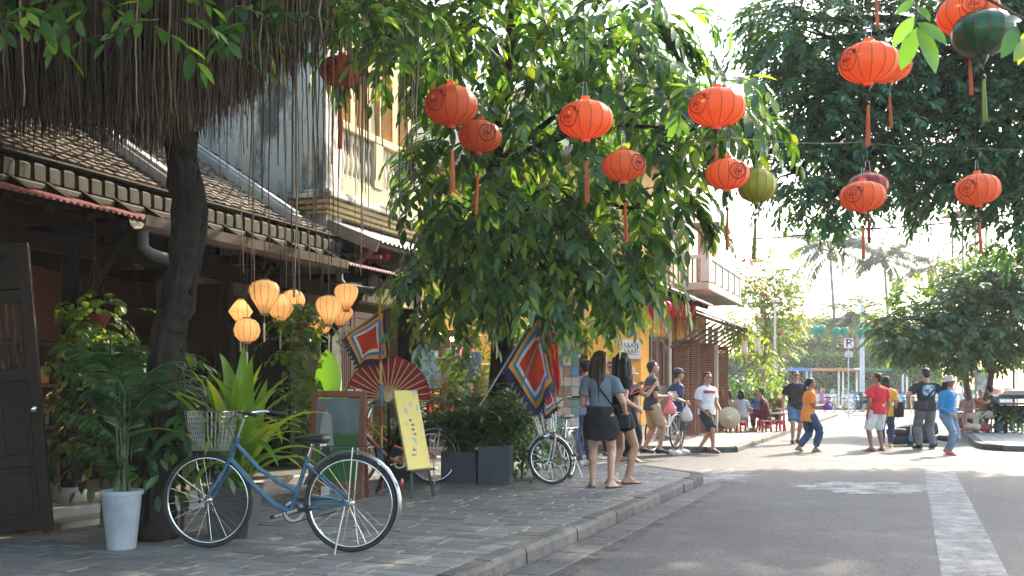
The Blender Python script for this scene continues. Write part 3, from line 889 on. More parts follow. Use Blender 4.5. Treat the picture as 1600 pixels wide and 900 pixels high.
# lean-to tin roof
corrugated(L, -5.03, 3.74, -4.12, 3.37, T0 - .05, T1 + .4, pitch=.13, amp=.02).build('tin_roof', tin_old, B2, True, 180)
mb = MB(); mb.bar(L(-5.05, T0 - .06, 3.66), L(-4.14, T0 - .06, 3.29), .03, .17); mb.build('verge_board', wood_fas, B2)
for t in (T0 + .1, T0 + 1.2, T0 + 2.3, T1 + .2):
    mb = MB(); mb.bar(L(-5.0, t, 2.75), L(-4.25, t, 3.32), .05, .06, up=(0, 1, 0)); mb.build('strut', wood_grey, B2)
    mb = MB(); mb.bar(L(-4.95, t + .12, 3.25), L(-4.25, t + .12, 3.18), .05, .05, up=(0, 1, 0)); mb.build('strut', wood_grey, B2)
part_box('purlin', L, -4.27, -4.2, T0, T1 + .3, 3.31, 3.36, wood_grey, B2)
part_box('lintel', L, -5.25, -5.0, T0 + .31, T1 - .4, 2.65, 2.90, pl_ochre_hi, B2)
part_box('upper_panel', L, -5.2, -5.1, T0 + .31, T1 - .4, 2.905, 3.64, M('dark shop board', (.06, .045, .035), .8), B2)
part_box('corner_post', L, -5.3, -4.95, T1 - .40, T1 - .24, .1, 3.64, wood_dark, B2)
mb = MB()
for z in np.arange(.5, 2.75, .045): mb.box(L(-5.12, T1 - .11, z), (.30, .24, .028))
mb.box(L(-5.14, T1 - .11, 1.6), (.22, .2, 2.4), mi=1)
mb.build('slat_column', [M('beige louvre', (.50, .43, .33), .7), M('louvre shade', (.22, .18, .14), .8)], B2)
for k in range(3): door_leaf(B2, .55, 2.3, L(-5.15, T0 + .4 + k * .57, .2), (0, 0, R(90 + (40 if k == 2 else 0))), wood_brown, (.42, .88), name='folding_door', nslat=7)

# ---------------------------------------------------------------- corner house across the side street
B3, L = house('corner_shop', 'yellow corner shop with dark open front across the side street', 17.5, -4.0)
CU, CT = -2.75, 15.2
part_box('corner_pillar', L, -3.95, CU, CT, CT + .35, .1, 3.4, pl_orange, B3)
part_box('corner_plinth', L, -3.97, CU + .03, CT - .03, CT + .36, .1, .55, stone_w, B3)
part_box('side_pillar', L, -6.55, -5.9, CT, CT + .4, .1, 3.4, pl_orange, B3)
part_box('side_pillar', L, -9.4, -8.8, CT, CT + .4, .1, 3.4, pl_orange, B3)
part_box('end_wall', L, -14, -11.4, CT, CT + .4, .1, 3.4, pl_orange, B3)
part_box('side_lintel', L, -14, CU - .01, CT + .02, CT + .34, 2.72, 3.39, pl_yellow, B3)
part_box('upper_wall', L, -14, CU, CT, 17.15, 3.41, 6.4, pl_yellow, B3)
part_box('roof', L, -14.4, CU + .5, CT - .5, 17.15, 6.41, 6.6, tile_m, B3)
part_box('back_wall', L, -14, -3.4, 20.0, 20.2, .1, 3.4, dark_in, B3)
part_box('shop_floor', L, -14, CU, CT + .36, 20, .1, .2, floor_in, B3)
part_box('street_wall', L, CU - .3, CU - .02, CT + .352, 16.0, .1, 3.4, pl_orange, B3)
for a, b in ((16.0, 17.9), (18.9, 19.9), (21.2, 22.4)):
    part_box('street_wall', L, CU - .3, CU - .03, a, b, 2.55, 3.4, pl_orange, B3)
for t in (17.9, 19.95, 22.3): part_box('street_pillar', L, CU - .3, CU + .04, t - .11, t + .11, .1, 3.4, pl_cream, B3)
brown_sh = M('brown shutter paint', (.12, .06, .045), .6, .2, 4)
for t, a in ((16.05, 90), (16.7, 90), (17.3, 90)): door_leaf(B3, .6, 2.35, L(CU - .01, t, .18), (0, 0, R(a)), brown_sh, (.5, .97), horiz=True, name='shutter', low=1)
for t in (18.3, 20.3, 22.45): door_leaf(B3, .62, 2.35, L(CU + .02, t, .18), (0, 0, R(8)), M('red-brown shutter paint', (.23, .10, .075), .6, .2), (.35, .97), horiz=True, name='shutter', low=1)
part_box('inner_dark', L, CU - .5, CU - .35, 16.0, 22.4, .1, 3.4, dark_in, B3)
for t in (18.9, 21.0, 21.8): part_box('gate_post', L, CU + .35, CU + .47, t - .05, t + .05, .12, 3.0, pl_cream, B3)
# street eave
mb = corrugated(L, CU + .02, 3.75, -1.62, 3.26, CT - .5, 17.6, pitch=.16, amp=.025); mb.build('tin_eave', tin_red, B3, True, 180)
mb = corrugated(L, CU + .02, 3.45, -1.62, 3.02, 17.75, 25.5, pitch=.16, amp=.025); mb.build('tin_eave', M('sooty tin', (.075, .07, .065), .6, .3), B3, True, 180)
for t in np.arange(CT - .3, 17.6, .55):
    mb = MB(); mb.bar(L(CU, t, 3.62), L(-1.66, t, 3.18), .06, .08); mb.build('rafter', wood_dark, B3)
for t in np.arange(17.9, 25.4, .75):
    mb = MB(); mb.bar(L(CU, t, 3.35), L(-1.66, t, 2.95), .06, .08); mb.build('rafter', wood_grey, B3)
    mb = MB(); mb.bar(L(CU, t, 2.3), L(-1.75, t, 2.92), .05, .06, up=(0, 1, 0)); mb.build('strut', wood_grey, B3)
# shop front awning light bar
MB().bar(S(CT - .1, -10.2, 2.62), S(CT - .1, -7.4, 2.62), .06, .06).build('tube_lamp', M('lit tube', (1, .9, .6), .5, emis=(1, .72, .25), estr=3.0))
tag(bpy.data.objects['tube_lamp'], 'yellow lit tube lamp over the dark souvenir shop front', 'lamp')
# ---------------------------------------------------------------- cream balcony house
B4, L = house('balcony_house', 'cream house with white panelled balcony above the red lanterns', 20.0, -3.0)
part_box('wall', L, -13, CU - .35, 17.2, 24.0, 3.42, 8.6, pl_cream, B4)
part_box('parapet', L, -13.1, CU - .25, 17.1, 24.1, 8.61, 8.8, pl_cream, B4)
part_box('balcony_floor', L, CU - .34, -1.62, 17.0, 21.7, 3.60, 3.78, pl_cream, B4, .02)
white_pl = M('white paint', (.72, .70, .66), .6, .12, 4)
part_box('balcony_rail', L, -1.76, -1.62, 17.0, 21.7, 4.33, 4.41, white_pl, B4)
part_box('balcony_rail', L, CU - .33, -1.77, 17.0, 17.12, 4.33, 4.41, white_pl, B4)
part_box('balcony_post', L, -1.80, -1.60, 16.95, 17.2, 3.785, 4.45, white_pl, B4)
for i in range(5):
    t = 17.2 + i * .9
    part_box('balcony_panel', L, -1.72, -1.67, t + .03, t + .87, 3.86, 4.32, white_pl, B4)
    part_box('balcony_post', L, -1.74, -1.64, t + .87, t + .93, 3.785, 4.33, white_pl, B4)
for u in np.arange(CU - .25, -1.85, .11): part_box('baluster', L, u - .02, u + .02, 17.04, 17.08, 3.785, 4.33, M('iron rail', (.25, .2, .16), .6), B4)
part_box('chimney', L, -2.6, -2.15, 20.6, 21.2, 3.785, 5.6, M('pinkish brick', (.40, .21, .16), .8, .25), B4)
part_box('chimney_cap', L, -2.75, -2.0, 20.45, 21.35, 5.605, 5.72, tile_m, B4)
part_box('hanging_sheet', L, -2.2, -2.17, 17.3, 18.3, 3.1, 3.59, white_pl, B4)
for t in (18.2, 20.8):
    for k in range(2): door_leaf(B4, .5, 2.2, L(CU - .33, t + .5 * k, 3.8), (0, 0, R(90)), M('pale shutter', (.55, .42, .25), .6), (.1, .93), horiz=True, name='shutter', low=1)
# ================================================================== vegetation
def leaf_tpl(W=.38, fold=.22, droop=.18, n=5, shape=1.0):
    """leaf of unit length along +Y, triangles only"""
    ts = np.linspace(0, 1, n + 1); V = []; T = []
    for t in ts:
        w = W / 2 * (math.sin(PI * t ** shape) ** .75 if 0 < t < 1 else 0.0)
        z = -droop * t * t
        if t in (0.0, 1.0): V.append((0, t, z))
        else:
            V += [(-w, t, z + fold * w), (0, t, z), (w, t, z + fold * w)]
    V = np.array(V, dtype=np.float64)
    idx = lambda i, k: 0 if i == 0 else (len(V) - 1 if i == n else 1 + (i - 1) * 3 + k)
    for i in range(n):
        for k in (0, 1):
            a, b, c, d = idx(i, k), idx(i, k + 1), idx(i + 1, k + 1), idx(i + 1, k)
            if a != b: T.append((a, b, c))
            if c != d: T.append((a, c, d))
    return V, np.array(T)
LEAF_BIG = leaf_tpl(.40, .25, .16, 5)
LEAF_MID = leaf_tpl(.36, .25, .15, 4)
LEAF_SM = leaf_tpl(.40, .3, .12, 3)
LEAF_NARROW = leaf_tpl(.16, .3, .22, 4)
LEAF_HEART = leaf_tpl(.80, .2, .18, 4, .6)
def frames(D, U):
    D = D / np.linalg.norm(D, axis=1, keepdims=True)
    X = np.cross(D, U); ln = np.linalg.norm(X, axis=1, keepdims=True); X = np.where(ln < 1e-3, np.array([[1.0, 0, 0]]), X / np.maximum(ln, 1e-6))
    Z = np.cross(X, D)
    return np.stack([X, D, Z], axis=2)
def scatter(tpl, P, D, U, Sc):
    V, T = tpl; A = frames(D, U)
    W = np.einsum('nij,kj->nki', A, V) * Sc[:, None, None] + P[:, None, :]
    n, k = W.shape[:2]
    return W.reshape(-1, 3), (T[None] + (np.arange(n) * k)[:, None, None]).reshape(-1, 3)
def shoots(starts, dirs, rg, length, nleaf, leaf, grav=.5, spread=.75, segs=7):
    """leafy twigs: returns leaf arrays and twig polylines"""
    P = []; D = []; U = []; Sc = []; tw = []
    for s0, d0 in zip(starts, dirs):
        L = length * rg.uniform(.65, 1.25); d = Vector(d0).normalized(); p = Vector(s0); step = L / segs; pts = [p.copy()]; ds = []
        for i in range(segs):
            d = (d + Vector((rg.uniform(-.13, .13), rg.uniform(-.13, .13), -grav * (.25 + i / segs) * .55))).normalized()
            p = p + d * step; pts.append(p.copy()); ds.append(d.copy())
        tw.append(pts)
        n = max(3, int(nleaf * rg.uniform(.75, 1.25)))
        for k in range(n):
            f = .12 + .88 * k / (n - 1) if n > 1 else 1; x = min(f * segs, segs - 1e-4); i = int(x)
            q = pts[i].lerp(pts[i + 1], x - i); dd = ds[i]
            side = dd.cross(Vector((0, 0, 1)))
            if side.length < .15: side = Vector((rg.uniform(-1, 1), rg.uniform(-1, 1), 0))
            side.normalize(); sg = 1 if k % 2 else -1
            if k == n - 1: v = dd
            else: v = (dd * (.75 + rg.uniform(-.2, .2)) + side * sg * spread + Vector((0, 0, rg.uniform(-.45, .12))))
            P.append(q); D.append(v); up = side.cross(dd)
            if up.z < 0: up = -up
            U.append(up + Vector((rg.uniform(-.5, .5), rg.uniform(-.5, .5), rg.uniform(-.1, .5)))); Sc.append(leaf * rg.uniform(.62, 1.15) * (1 - .35 * max(0, f - .75)))
    a = lambda q: np.array([tuple(v) for v in q], dtype=np.float64)
    return a(P), a(D), a(U), np.array(Sc), tw
def in_ell(rg, e, shell=.0):
    c, r = e
    while True:
        v = Vector((rg.uniform(-1, 1), rg.uniform(-1, 1), rg.uniform(-1, 1)))
        l = v.length
        if shell <= l <= 1: return Vector((c[0] + v.x * r[0], c[1] + v.y * r[1], c[2] + v.z * r[2])), v
def twig_mesh(name, tw, r, mat, parent, seg=3):
    mb = MB()
    for pts in tw: mb.tube(pts, [r * (1 - .75 * i / (len(pts) - 1)) for i in range(len(pts))], seg, cap=False)
    return tag(mb.build(name, mat, parent, True, 180), kind='stuff')
bark_dark = M('dark wet bark', (0.008, 0.007, 0.006), 0.95, 0.45, 7, 1.0, 16, stretch=(1, 1, .3), col2=(0.034, 0.028, 0.022), spec=.2)
bark_brown = M('brown bark', (0.07, 0.045, 0.03), 0.9, 0.4, 6, 0.8, 25, stretch=(1, 1, .35), col2=(0.16, 0.11, 0.075))
twig_m = M('twig bark', (0.11, 0.085, 0.06), 0.9, 0.3, 10)
root_m = M('aerial root', (0.045, 0.029, 0.020), 0.9, 0.3, 5, island=0.6, col2=(0.10, 0.064, 0.042))
root_lt = M('pale aerial root', (0.24, 0.17, 0.105), 0.85, 0.25, 5, objvar=0.35)
lf_tree = LEAF('ficus leaf', (.016, .060, .024), (.085, .190, .052), (.22, .30, .05), .45, .27)
lf_treeo = LEAF('ficus single leaf', (.018, .066, .028), (.088, .195, .055), (.22, .31, .05), .45, .26, obj=True)
lf_right = LEAF('dense tree leaf', (.012, .056, .028), (.042, .125, .050), (.10, .18, .05), .30, .36)
lf_back = LEAF('roadside tree leaf', (.030, .080, .038), (.085, .165, .070), (.17, .19, .07), .42, .45)
lf_vine = LEAF('vine leaf', (.030, .085, .018), (.105, .20, .04), (.24, .30, .06), .42, .35)
lf_bright = LEAF('sunlit shrub leaf', (.045, .10, .02), (.13, .20, .045), (.28, .28, .10), .45, .45)
lf_palm = LEAF('palm leaflet', (.012, .040, .016), (.040, .105, .030), (.12, .17, .04), .32, .3)
lf_strap = LEAF('strap leaf', (.07, .16, .018), (.17, .28, .03), (.30, .34, .05), .42, .3, obj=True)
lf_shrub = LEAF('planter shrub leaf', (.016, .062, .020), (.050, .13, .034), (.12, .20, .05), .36, .3)
lf_coco = LEAF('coconut leaflet', (.030, .052, .026), (.062, .088, .04), (.12, .13, .055), .18, .5)
big_leaf_mesh = np_mesh('leaf', LEAF_BIG[0], LEAF_BIG[1], lf_treeo, True)

def leaf_objects(parent, P, D, U, Sc, n, key, mesh):
    """the n leaves that show largest become leaf objects, the rest is returned"""
    order = np.argsort(key)[:n]; A = frames(D[order], U[order])
    for a, i in zip(A, order):
        m = Matrix(((*(a[0] * Sc[i]), P[i][0]), (*(a[1] * Sc[i]), P[i][1]), (*(a[2] * Sc[i]), P[i][2]), (0, 0, 0, 1)))
        if parent is not None: m = Matrix.Translation(-parent.location) @ m
        inst('leaf', mesh, parent, mw=m)
    keep = np.ones(len(P), bool); keep[order] = False
    return P[keep], D[keep], U[keep], Sc[keep]
def off(V, root): return V - np.array(root.location)
def limb(mb, pts, r0, r1, seg=10, wob=.03, rg=random):
    P = [Vector(p) for p in pts]; out = []
    for a, b in zip(P, P[1:]):
        for k in range(5): out.append(a.lerp(b, k / 5) + Vector((rg.uniform(-wob, wob), rg.uniform(-wob, wob), 0)))
    out.append(P[-1]); n = len(out)
    mb.tube(out, [(r0 + (r1 - r0) * (i / (n - 1)) ** .8) * (1 + rg.uniform(-.08, .08)) for i in range(n)], seg)
def visible(P, m=40):
    x = HX + F * P[:, 0] / P[:, 1]; y = HY - F * (P[:, 2] - CZ) / P[:, 1]
    return (P[:, 1] > 1) & (x > -m) & (x < 1600 + m) & (y > -m) & (y < 900 + m)

# ---------------------------------------------------------------- banyan with the curtain of aerial roots
rg = random.Random(11)
T1b = GX(238, 842); T1 = thing('banyan_tree', 'dark banyan trunk with a brown curtain of hanging aerial roots', 'tree', T1b)
o1 = T1b
mb = MB()
tr = [GX(238, 842), PX(244, 700, 8.05), PX(262, 520, 8.05), PX(283, 430, 8.0), PX(297, 330, 8.0), PX(283, 230, 7.95), PX(270, 120, 7.9), PX(262, 0, 7.9), PX(300, -200, 8.0)]
pts = []; rs = []
base_r = [.185, .14, .125, .118, .115, .108, .12, .14, .16]
for i in range(len(tr) - 1):
    for k in range(5):
        f = k / 5; pts.append(tr[i].lerp(tr[i + 1], f) + Vector((rg.uniform(-.012, .012), rg.uniform(-.02, .02), 0)) - o1); rs.append((base_r[i] * (1 - f) + base_r[i + 1] * f) * (1 + rg.uniform(-.07, .07)))
_d = []; _r = []
for i in range(len(pts) - 1):
    for f in (0, .33, .66): _d.append(pts[i].lerp(pts[i + 1], f)); _r.append(rs[i] * (1 - f) + rs[i + 1] * f)
mb.tube(_d, _r, 30)
for k in range(9):   # knobbly ridges clasping the trunk
    a = rg.uniform(0, 6.28); i0 = rg.randrange(0, 20); q = []
    for i in range(i0, min(i0 + 16, len(pts))): q.append(pts[i] + Vector((math.cos(a), math.sin(a), 0)) * rs[i] * .92); a += rg.uniform(-.12, .12)
    if len(q) > 3: mb.tube(q, [.035 * (1 + rg.uniform(-.3, .3)) for _ in q], 6)
_o = mb.build('trunk', bark_dark, T1, True, 180)
wrinkle(_o, .014, 2, 13); wrinkle(_o, .008, 5, 31)
top = tr[-2]
mb = MB()
br_ends = [PX(-120, -160, 6.6), PX(60, -200, 8.6), PX(420, -150, 7.6), PX(620, -120, 8.2), PX(200, -260, 9.5), PX(420, -260, 10.5), PX(-250, -100, 8.6), PX(700, -90, 9.6), PX(160, -120, 6.4)]
for e in br_ends: limb(mb, [top - o1 + Vector((0, 0, rg.uniform(-.1, .5))), top.lerp(e, .5) - o1 + Vector((0, 0, .35)), e - o1], .12, .04, 8, .03, rg)
mb.build('branches', bark_dark, T1, True, 180)
# dense curtain: many thin strands hanging from the limbs, ragged lower edge
strand = MB(); strand2 = MB(); g = random.Random(21); root_gold = M('golden aerial root', (0.10, 0.062, 0.034), 0.9, 0.3, 5, island=0.6, col2=(0.22, 0.145, 0.085))
edge = [(-60, 175), (0, 180), (60, 188), (120, 192), (180, 205), (230, 215), (255, 212), (300, 195), (345, 178), (400, 150), (440, 120), (480, 95), (520, 75)]
def edge_y(x):
    for (a, ya), (b, yb) in zip(edge, edge[1:]):
        if a <= x <= b: return ya + (yb - ya) * (x - a) / (b - a)
    return edge[-1][1]
for i in range(6000):
    xx = g.uniform(-60, 520) if i > 1500 else g.uniform(-60, 330); Y = g.uniform(6.6, 8.7) if g.random() < .7 else g.uniform(8.3, 9.6)
    if xx > 330 and g.random() < (xx - 330) / 230: continue
    p = PX(xx, 0, Y); z1 = PX(xx, edge_y(xx) + g.gauss(-12, 22), Y).z; z0 = PX(xx, -60, Y).z + g.uniform(0, .5)
    if z1 > z0 - .2: continue
    n = 4; q = []; dx = dy = 0
    for k in range(n + 1):
        q.append(Vector((p.x + dx, p.y + dy, z0 + (z1 - z0) * k / n))); dx += g.uniform(-.012, .012); dy += g.uniform(-.012, .012)
    r = g.uniform(.0035, .009)
    if g.random() < .12: r *= 1.6
    wv_ = g.uniform(0, 6.28); q = [v + Vector((.02 * math.sin(wv_ + k_ * 1.9), .02 * math.cos(wv_ + k_ * 1.3), 0)) * (k_ / 4) for k_, v in enumerate(q)]
    (strand2 if g.random() < .16 else strand).tube([v - o1 for v in q], [r, r, r * .9, r * .8, r * .35], 3, cap=False)
tag(strand.build('aerial_root_curtain', root_m, T1, True, 180), kind='stuff'); tag(strand2.build('aerial_root_clumps', root_gold, T1, True, 180), kind='stuff')
# single long roots that show one by one
for i in range(96):
    if i < 22: xx = g.uniform(0, 330); Y = g.uniform(6.3, 7.4); ye = edge_y(xx) + g.uniform(-50, 5)
    else: xx = g.uniform(325, 560) if g.random() < .75 else g.uniform(540, 660); Y = g.uniform(7.6, 9.6); ye = g.uniform(230, 470) if g.random() < .6 else g.uniform(120, 260)
    a = PX(xx, -50, Y); b = PX(xx + g.uniform(-6, 6), ye, Y); n = 9; q = []; dx = 0
    for k in range(n + 1):
        q.append(a.lerp(b, k / n) + Vector((dx, 0, 0)) - o1); dx += g.uniform(-.012, .012)
    r = g.uniform(.004, .011); m_ = MB().tube(q, [r * (1 - .5 * k / n) for k in range(n + 1)], 5)
    m_.build('aerial_root', root_lt if g.random() < .62 else root_m, T1, True, 180)
# leaves of the banyan: sprays in view along the top, plus an unseen dense crown added overhead to darken the shop and pavement
st = []; dr = []
spots = [(20, 40, 5.6, 3), (75, 15, 5.8, 2), (150, 30, 6.2, 3), (180, 60, 6.6, 2), (262, 60, 5.6, 3), (248, 20, 5.6, 2), (330, 8, 6.5, 3), (385, 60, 6.6, 4), (400, 20, 7, 4), (445, 55, 6.8, 4), (430, 10, 6.8, 4), (480, 25, 7.2, 5), (372, 100, 6.9, 2), (520, 15, 7.4, 5), (560, 40, 7.2, 5), (600, 25, 7.4, 6), (560, 0, 7, 4), (640, 45, 7.8, 6), (615, 85, 7.6, 4), (575, 70, 7.4, 4), (700, 20, 8.2, 6), (745, 55, 8.5, 6), (680, 85, 8.4, 5), (620, 120, 7.8, 4), (770, 15, 8.8, 6), (30, -10, 6.0, 3), (110, -20, 6.0, 3), (210, -15, 6.2, 4), (300, -20, 6.5, 4), (380, -25, 6.8, 5), (470, -20, 7.2, 5), (650, -15, 8, 6)]
for x, y, Y, n in spots:
    for k in range(n):
        c = PX(x + rg.gauss(0, 12), y - 22 + rg.gauss(0, 10), Y + rg.uniform(-.35, .35)); st.append(c); a = rg.uniform(0, 6.28); dr.append((math.cos(a) * .8, math.sin(a) * .55, rg.uniform(-.25, .35)))
P, D, U, Sc, tw = shoots(st, dr, rg, .34, 6.5, .155, grav=.55, spread=.8, segs=5)
twig_mesh('twigs', [[v - o1 for v in q] for q in tw], .006, twig_m, T1)
vis = visible(P, 10); key = np.where(vis, P[:, 1], 1e3)
P2, D2, U2, S2 = leaf_objects(T1, P, D, U, Sc, 240, key, big_leaf_mesh)
st = []; dr = []
for e in [((-3.2, 8.0, 6.1), (4.2, 3.4, 1.1)), ((-1.2, 8.6, 6.3), (2.0, 2.2, .9)), ((-5.5, 6.0, 6.6), (3, 3, 1.1)), ((-4.2, 3.6, 5.6), (3.4, 2.6, 1.0)), ((-5.0, 9.5, 7.2), (3.2, 3.0, 1.0)), ((-5.5, 2.2, 4.6), (2.8, 1.4, 1.2))]:
    for k in range(620):
        p, v = in_ell(rg, e, .3); st.append(p); dr.append((v.x, v.y, v.z * .5))
P3, D3, U3, S3, tw3 = shoots(st, dr, rg, .6, 9, .25, grav=.4, segs=4)
yy = HY - F * (P3[:, 2] - CZ) / np.maximum(P3[:, 1], .5); k = (yy < -25) & (P3[:, 1] > 1.0)
Vl, Tl = scatter(LEAF_MID, np.vstack([P2, P3[k]]), np.vstack([D2, D3[k]]), np.vstack([U2, U3[k]]), np.concatenate([S2, S3[k]]))
tag(link(bpy.data.objects.new('crown', np_mesh('crown', off(Vl, T1), Tl, lf_tree, True)), T1), kind='stuff')

# ---------------------------------------------------------------- street tree with drooping sprays
rg = random.Random(31)
T2b = GX(778, 737); T2b.y = 13.6; T2b.x = (778 - HX) / F * 13.6
T2 = thing('street_tree', 'leafy street tree with drooping sprays in the middle of the picture', 'tree', T2b); o2 = T2b
mb = MB(); limb(mb, [T2b - o2, PX(783, 560, 13.5) - o2, PX(793, 470, 13.2) - o2, PX(800, 380, 12.8) - o2, PX(770, 250, 12.4) - o2, PX(790, 80, 12) - o2, PX(820, -60, 11.6) - o2], .17, .10, 12, .02, rg)
mb.build('trunk', bark_dark, T2, True, 180)
EL2 = [(700, 50, 10.7, 150, 90, 1.4), (900, 60, 11.4, 190, 110, 1.8), (775, 180, 11.7, 125, 100, 1.7), (960, 170, 11.6, 140, 90, 1.4), (1080, 205, 10.2, 75, 45, .8), (965, 80, 11.7, 60, 60, 1), (870, 320, 12, 180, 105, 1.7), (990, 325, 11.8, 75, 105, 1.1), (725, 350, 12.2, 65, 130, 1.3), (690, 300, 12.4, 45, 80, 1), (800, 380, 11.8, 90, 90, 1.2), (860, 425, 11.9, 140, 65, 1.4), (960, 425, 12.2, 70, 50, 1), (700, 440, 12.5, 60, 60, 1), (610, 60, 9.6, 60, 40, .8)]
ells = [(PX(x, y, Y), (rx / F * Y, ry_, rz / F * Y)) for x, y, Y, rx, rz, ry_ in EL2]
mb = MB(); st = []; dr = []
forks = [PX(793, 450, 13.1), PX(800, 380, 12.8), PX(775, 260, 12.4), PX(790, 100, 12)]
for c, r in ells:
    f = min(forks, key=lambda q: (q - c).length if q.z < c.z + .4 else 99)
    limb(mb, [f - o2, f.lerp(c, .55) - o2 + Vector((0, 0, .3)), c - o2], .055, .018, 6, .02, rg)
    n = int(37 * (r[0] * r[2]) ** .5 * 2.0 + 12)
    for k in range(n):
        p, v = in_ell(rg, (c, r), .15); p.z += .12; st.append(p); dr.append((v.x * .9, v.y * .9, v.z * .4 + .05))
    for k in range(5):
        p, v = in_ell(rg, (c, r), .5); limb(mb, [c - o2, c.lerp(p, .5) - o2 + Vector((0, 0, .1)), p - o2], .016, .005, 4, .02, rg)
# long branch reaching right towards the sky gap
for k in range(16):
    f = k / 15; st.append(PX(1040 + 145 * f, 150 + 38 * f, 10.4)); dr.append((1, rg.uniform(-.4, .3), rg.uniform(-.4, .4)))
for k in range(10):
    f = k / 9; st.append(PX(1000 + 60 * f, 30 + 45 * f, 11)); dr.append((1, rg.uniform(-.4, .3), rg.uniform(-.3, .4)))
for k in range(8):
    st.append(PX(1060 + rg.uniform(0, 25), 290 + k * 8, 11.0)); dr.append((.8, rg.uniform(-.4, .3), -.2))
mb.tube([PX(980, 170, 11) - o2, PX(1060, 150, 10.6) - o2, PX(1190, 184, 10.4) - o2], [.015, .012, .004], 5)
mb.build('branches', bark_dark, T2, True, 180)
P, D, U, Sc, tw = shoots(st, dr, rg, .62, 12, .22, grav=.95, spread=.62, segs=6)
twig_mesh('twigs', [[v - o2 for v in q] for q in tw], .006, twig_m, T2)
vis = visible(P, -5); key = np.where(vis, P[:, 1], 1e3)
P, D, U, Sc = leaf_objects(T2, P, D, U, Sc, 300, key, big_leaf_mesh)
Vl, Tl = scatter(LEAF_MID, P, D, U, Sc)
tag(link(bpy.data.objects.new('crown', np_mesh('crown', off(Vl, T2), Tl, lf_tree, True)), T2), kind='stuff')

# ---------------------------------------------------------------- big tree at upper right
def crown_tree(name, label, base, trunk_pts, r0, r1, ells, density, shoot, nleaf, leaf, mat, tpl, bark, seed, grav=.6, shell=.45, nlimb=2, extra=None, group=None):
    rg = random.Random(seed); T = thing(name, label, 'tree', base, group=group); o = Vector(base)
    mb = MB()
    for tp in trunk_pts: limb(mb, [Vector(p) - o for p in tp], r0, r1, 10, .02, rg)
    mb.build('trunk', bark, T, True, 180)
    mb = MB(); st = []; dr = []; tops = [Vector(tp[-1]) for tp in trunk_pts]
    for c, r in ells:
        c = Vector(c); f = min(tops, key=lambda q: (q - c).length)
        limb(mb, [f - o, f.lerp(c, .5) - o + Vector((0, 0, .2)), c - o], r1 * .6, r1 * .2, 6, .04, rg)
        n = int(density * (r[0] * r[1] + r[1] * r[2] + r[0] * r[2]))
        for k in range(n):
            p, v = in_ell(rg, (c, r), shell); st.append(p); dr.append((v.x, v.y, v.z * .6 + .1))
            if k % max(1, n // (nlimb * 4)) == 0: limb(mb, [c - o, c.lerp(p, .5) - o + Vector((0, 0, .1)), p - o], r1 * .16, .008, 4, .02, rg)
    if extra: st += [e[0] for e in extra]; dr += [e[1] for e in extra]
    mb.build('branches', bark, T, True, 180)
    P, D, U, Sc, tw = shoots(st, dr, rg, shoot, nleaf, leaf, grav=grav, segs=4)
    twig_mesh('twigs', [[v - o for v in q] for q in tw], .006, twig_m, T)
    V_, T_ = scatter(tpl, P, D, U, Sc)
    tag(link(bpy.data.objects.new('crown', np_mesh('crown', off(V_, T), T_, mat, True)), T), kind='stuff')
    return T
E3 = [(1245, 30, 19, 70, 80, 1.5), (1300, 60, 19.5, 120, 110, 2), (1420, 60, 20, 130, 120, 2.2), (1540, 70, 20, 130, 120, 2.2), (1255, 160, 19.5, 60, 80, 1.5), (1330, 190, 20, 110, 90, 2), (1450, 210, 20, 110, 80, 2), (1570, 230, 20, 90, 90, 2), (1240, 270, 19.5, 60, 55, 1.2), (1300, 310, 19.5, 60, 40, 1.1), (1370, 280, 20, 60, 40, 1.2), (1480, 285, 20, 70, 45, 1.4), (1590, 340, 19.5, 45, 60, 1.2), (1640, 120, 20, 150, 180, 2.5), (1760, 40, 21, 160, 200, 2.6), (1570, -110, 21, 130, 110, 2.5), (1740, -190, 21, 180, 170, 3), (1900, -60, 21, 160, 160, 3)]  # last crown lumps lie above the frame, added to shade the near road
crown_tree('shade_tree', 'large dark green tree filling the upper right behind the lanterns', S(9.2 + 7, 9.2, SW),
           [[S(16.2, 9.2, SW), S(16.0, 9.0, 2.5), PX(1640, 250, 20.5), PX(1560, 60, 20.5)]], .32, .2,
           [(PX(x, y, Y), (rx / F * Y, ry_, rz / F * Y)) for x, y, Y, rx, rz, ry_ in E3], 46, .55, 13, .19, lf_right, LEAF_SM, bark_dark, 41, grav=.8, shell=.25,
           extra=[(PX(1130 + 30 * random.Random(k).random(), 10 + 12 * k, 17.5), (-.8, 0, -.5)) for k in range(14)])

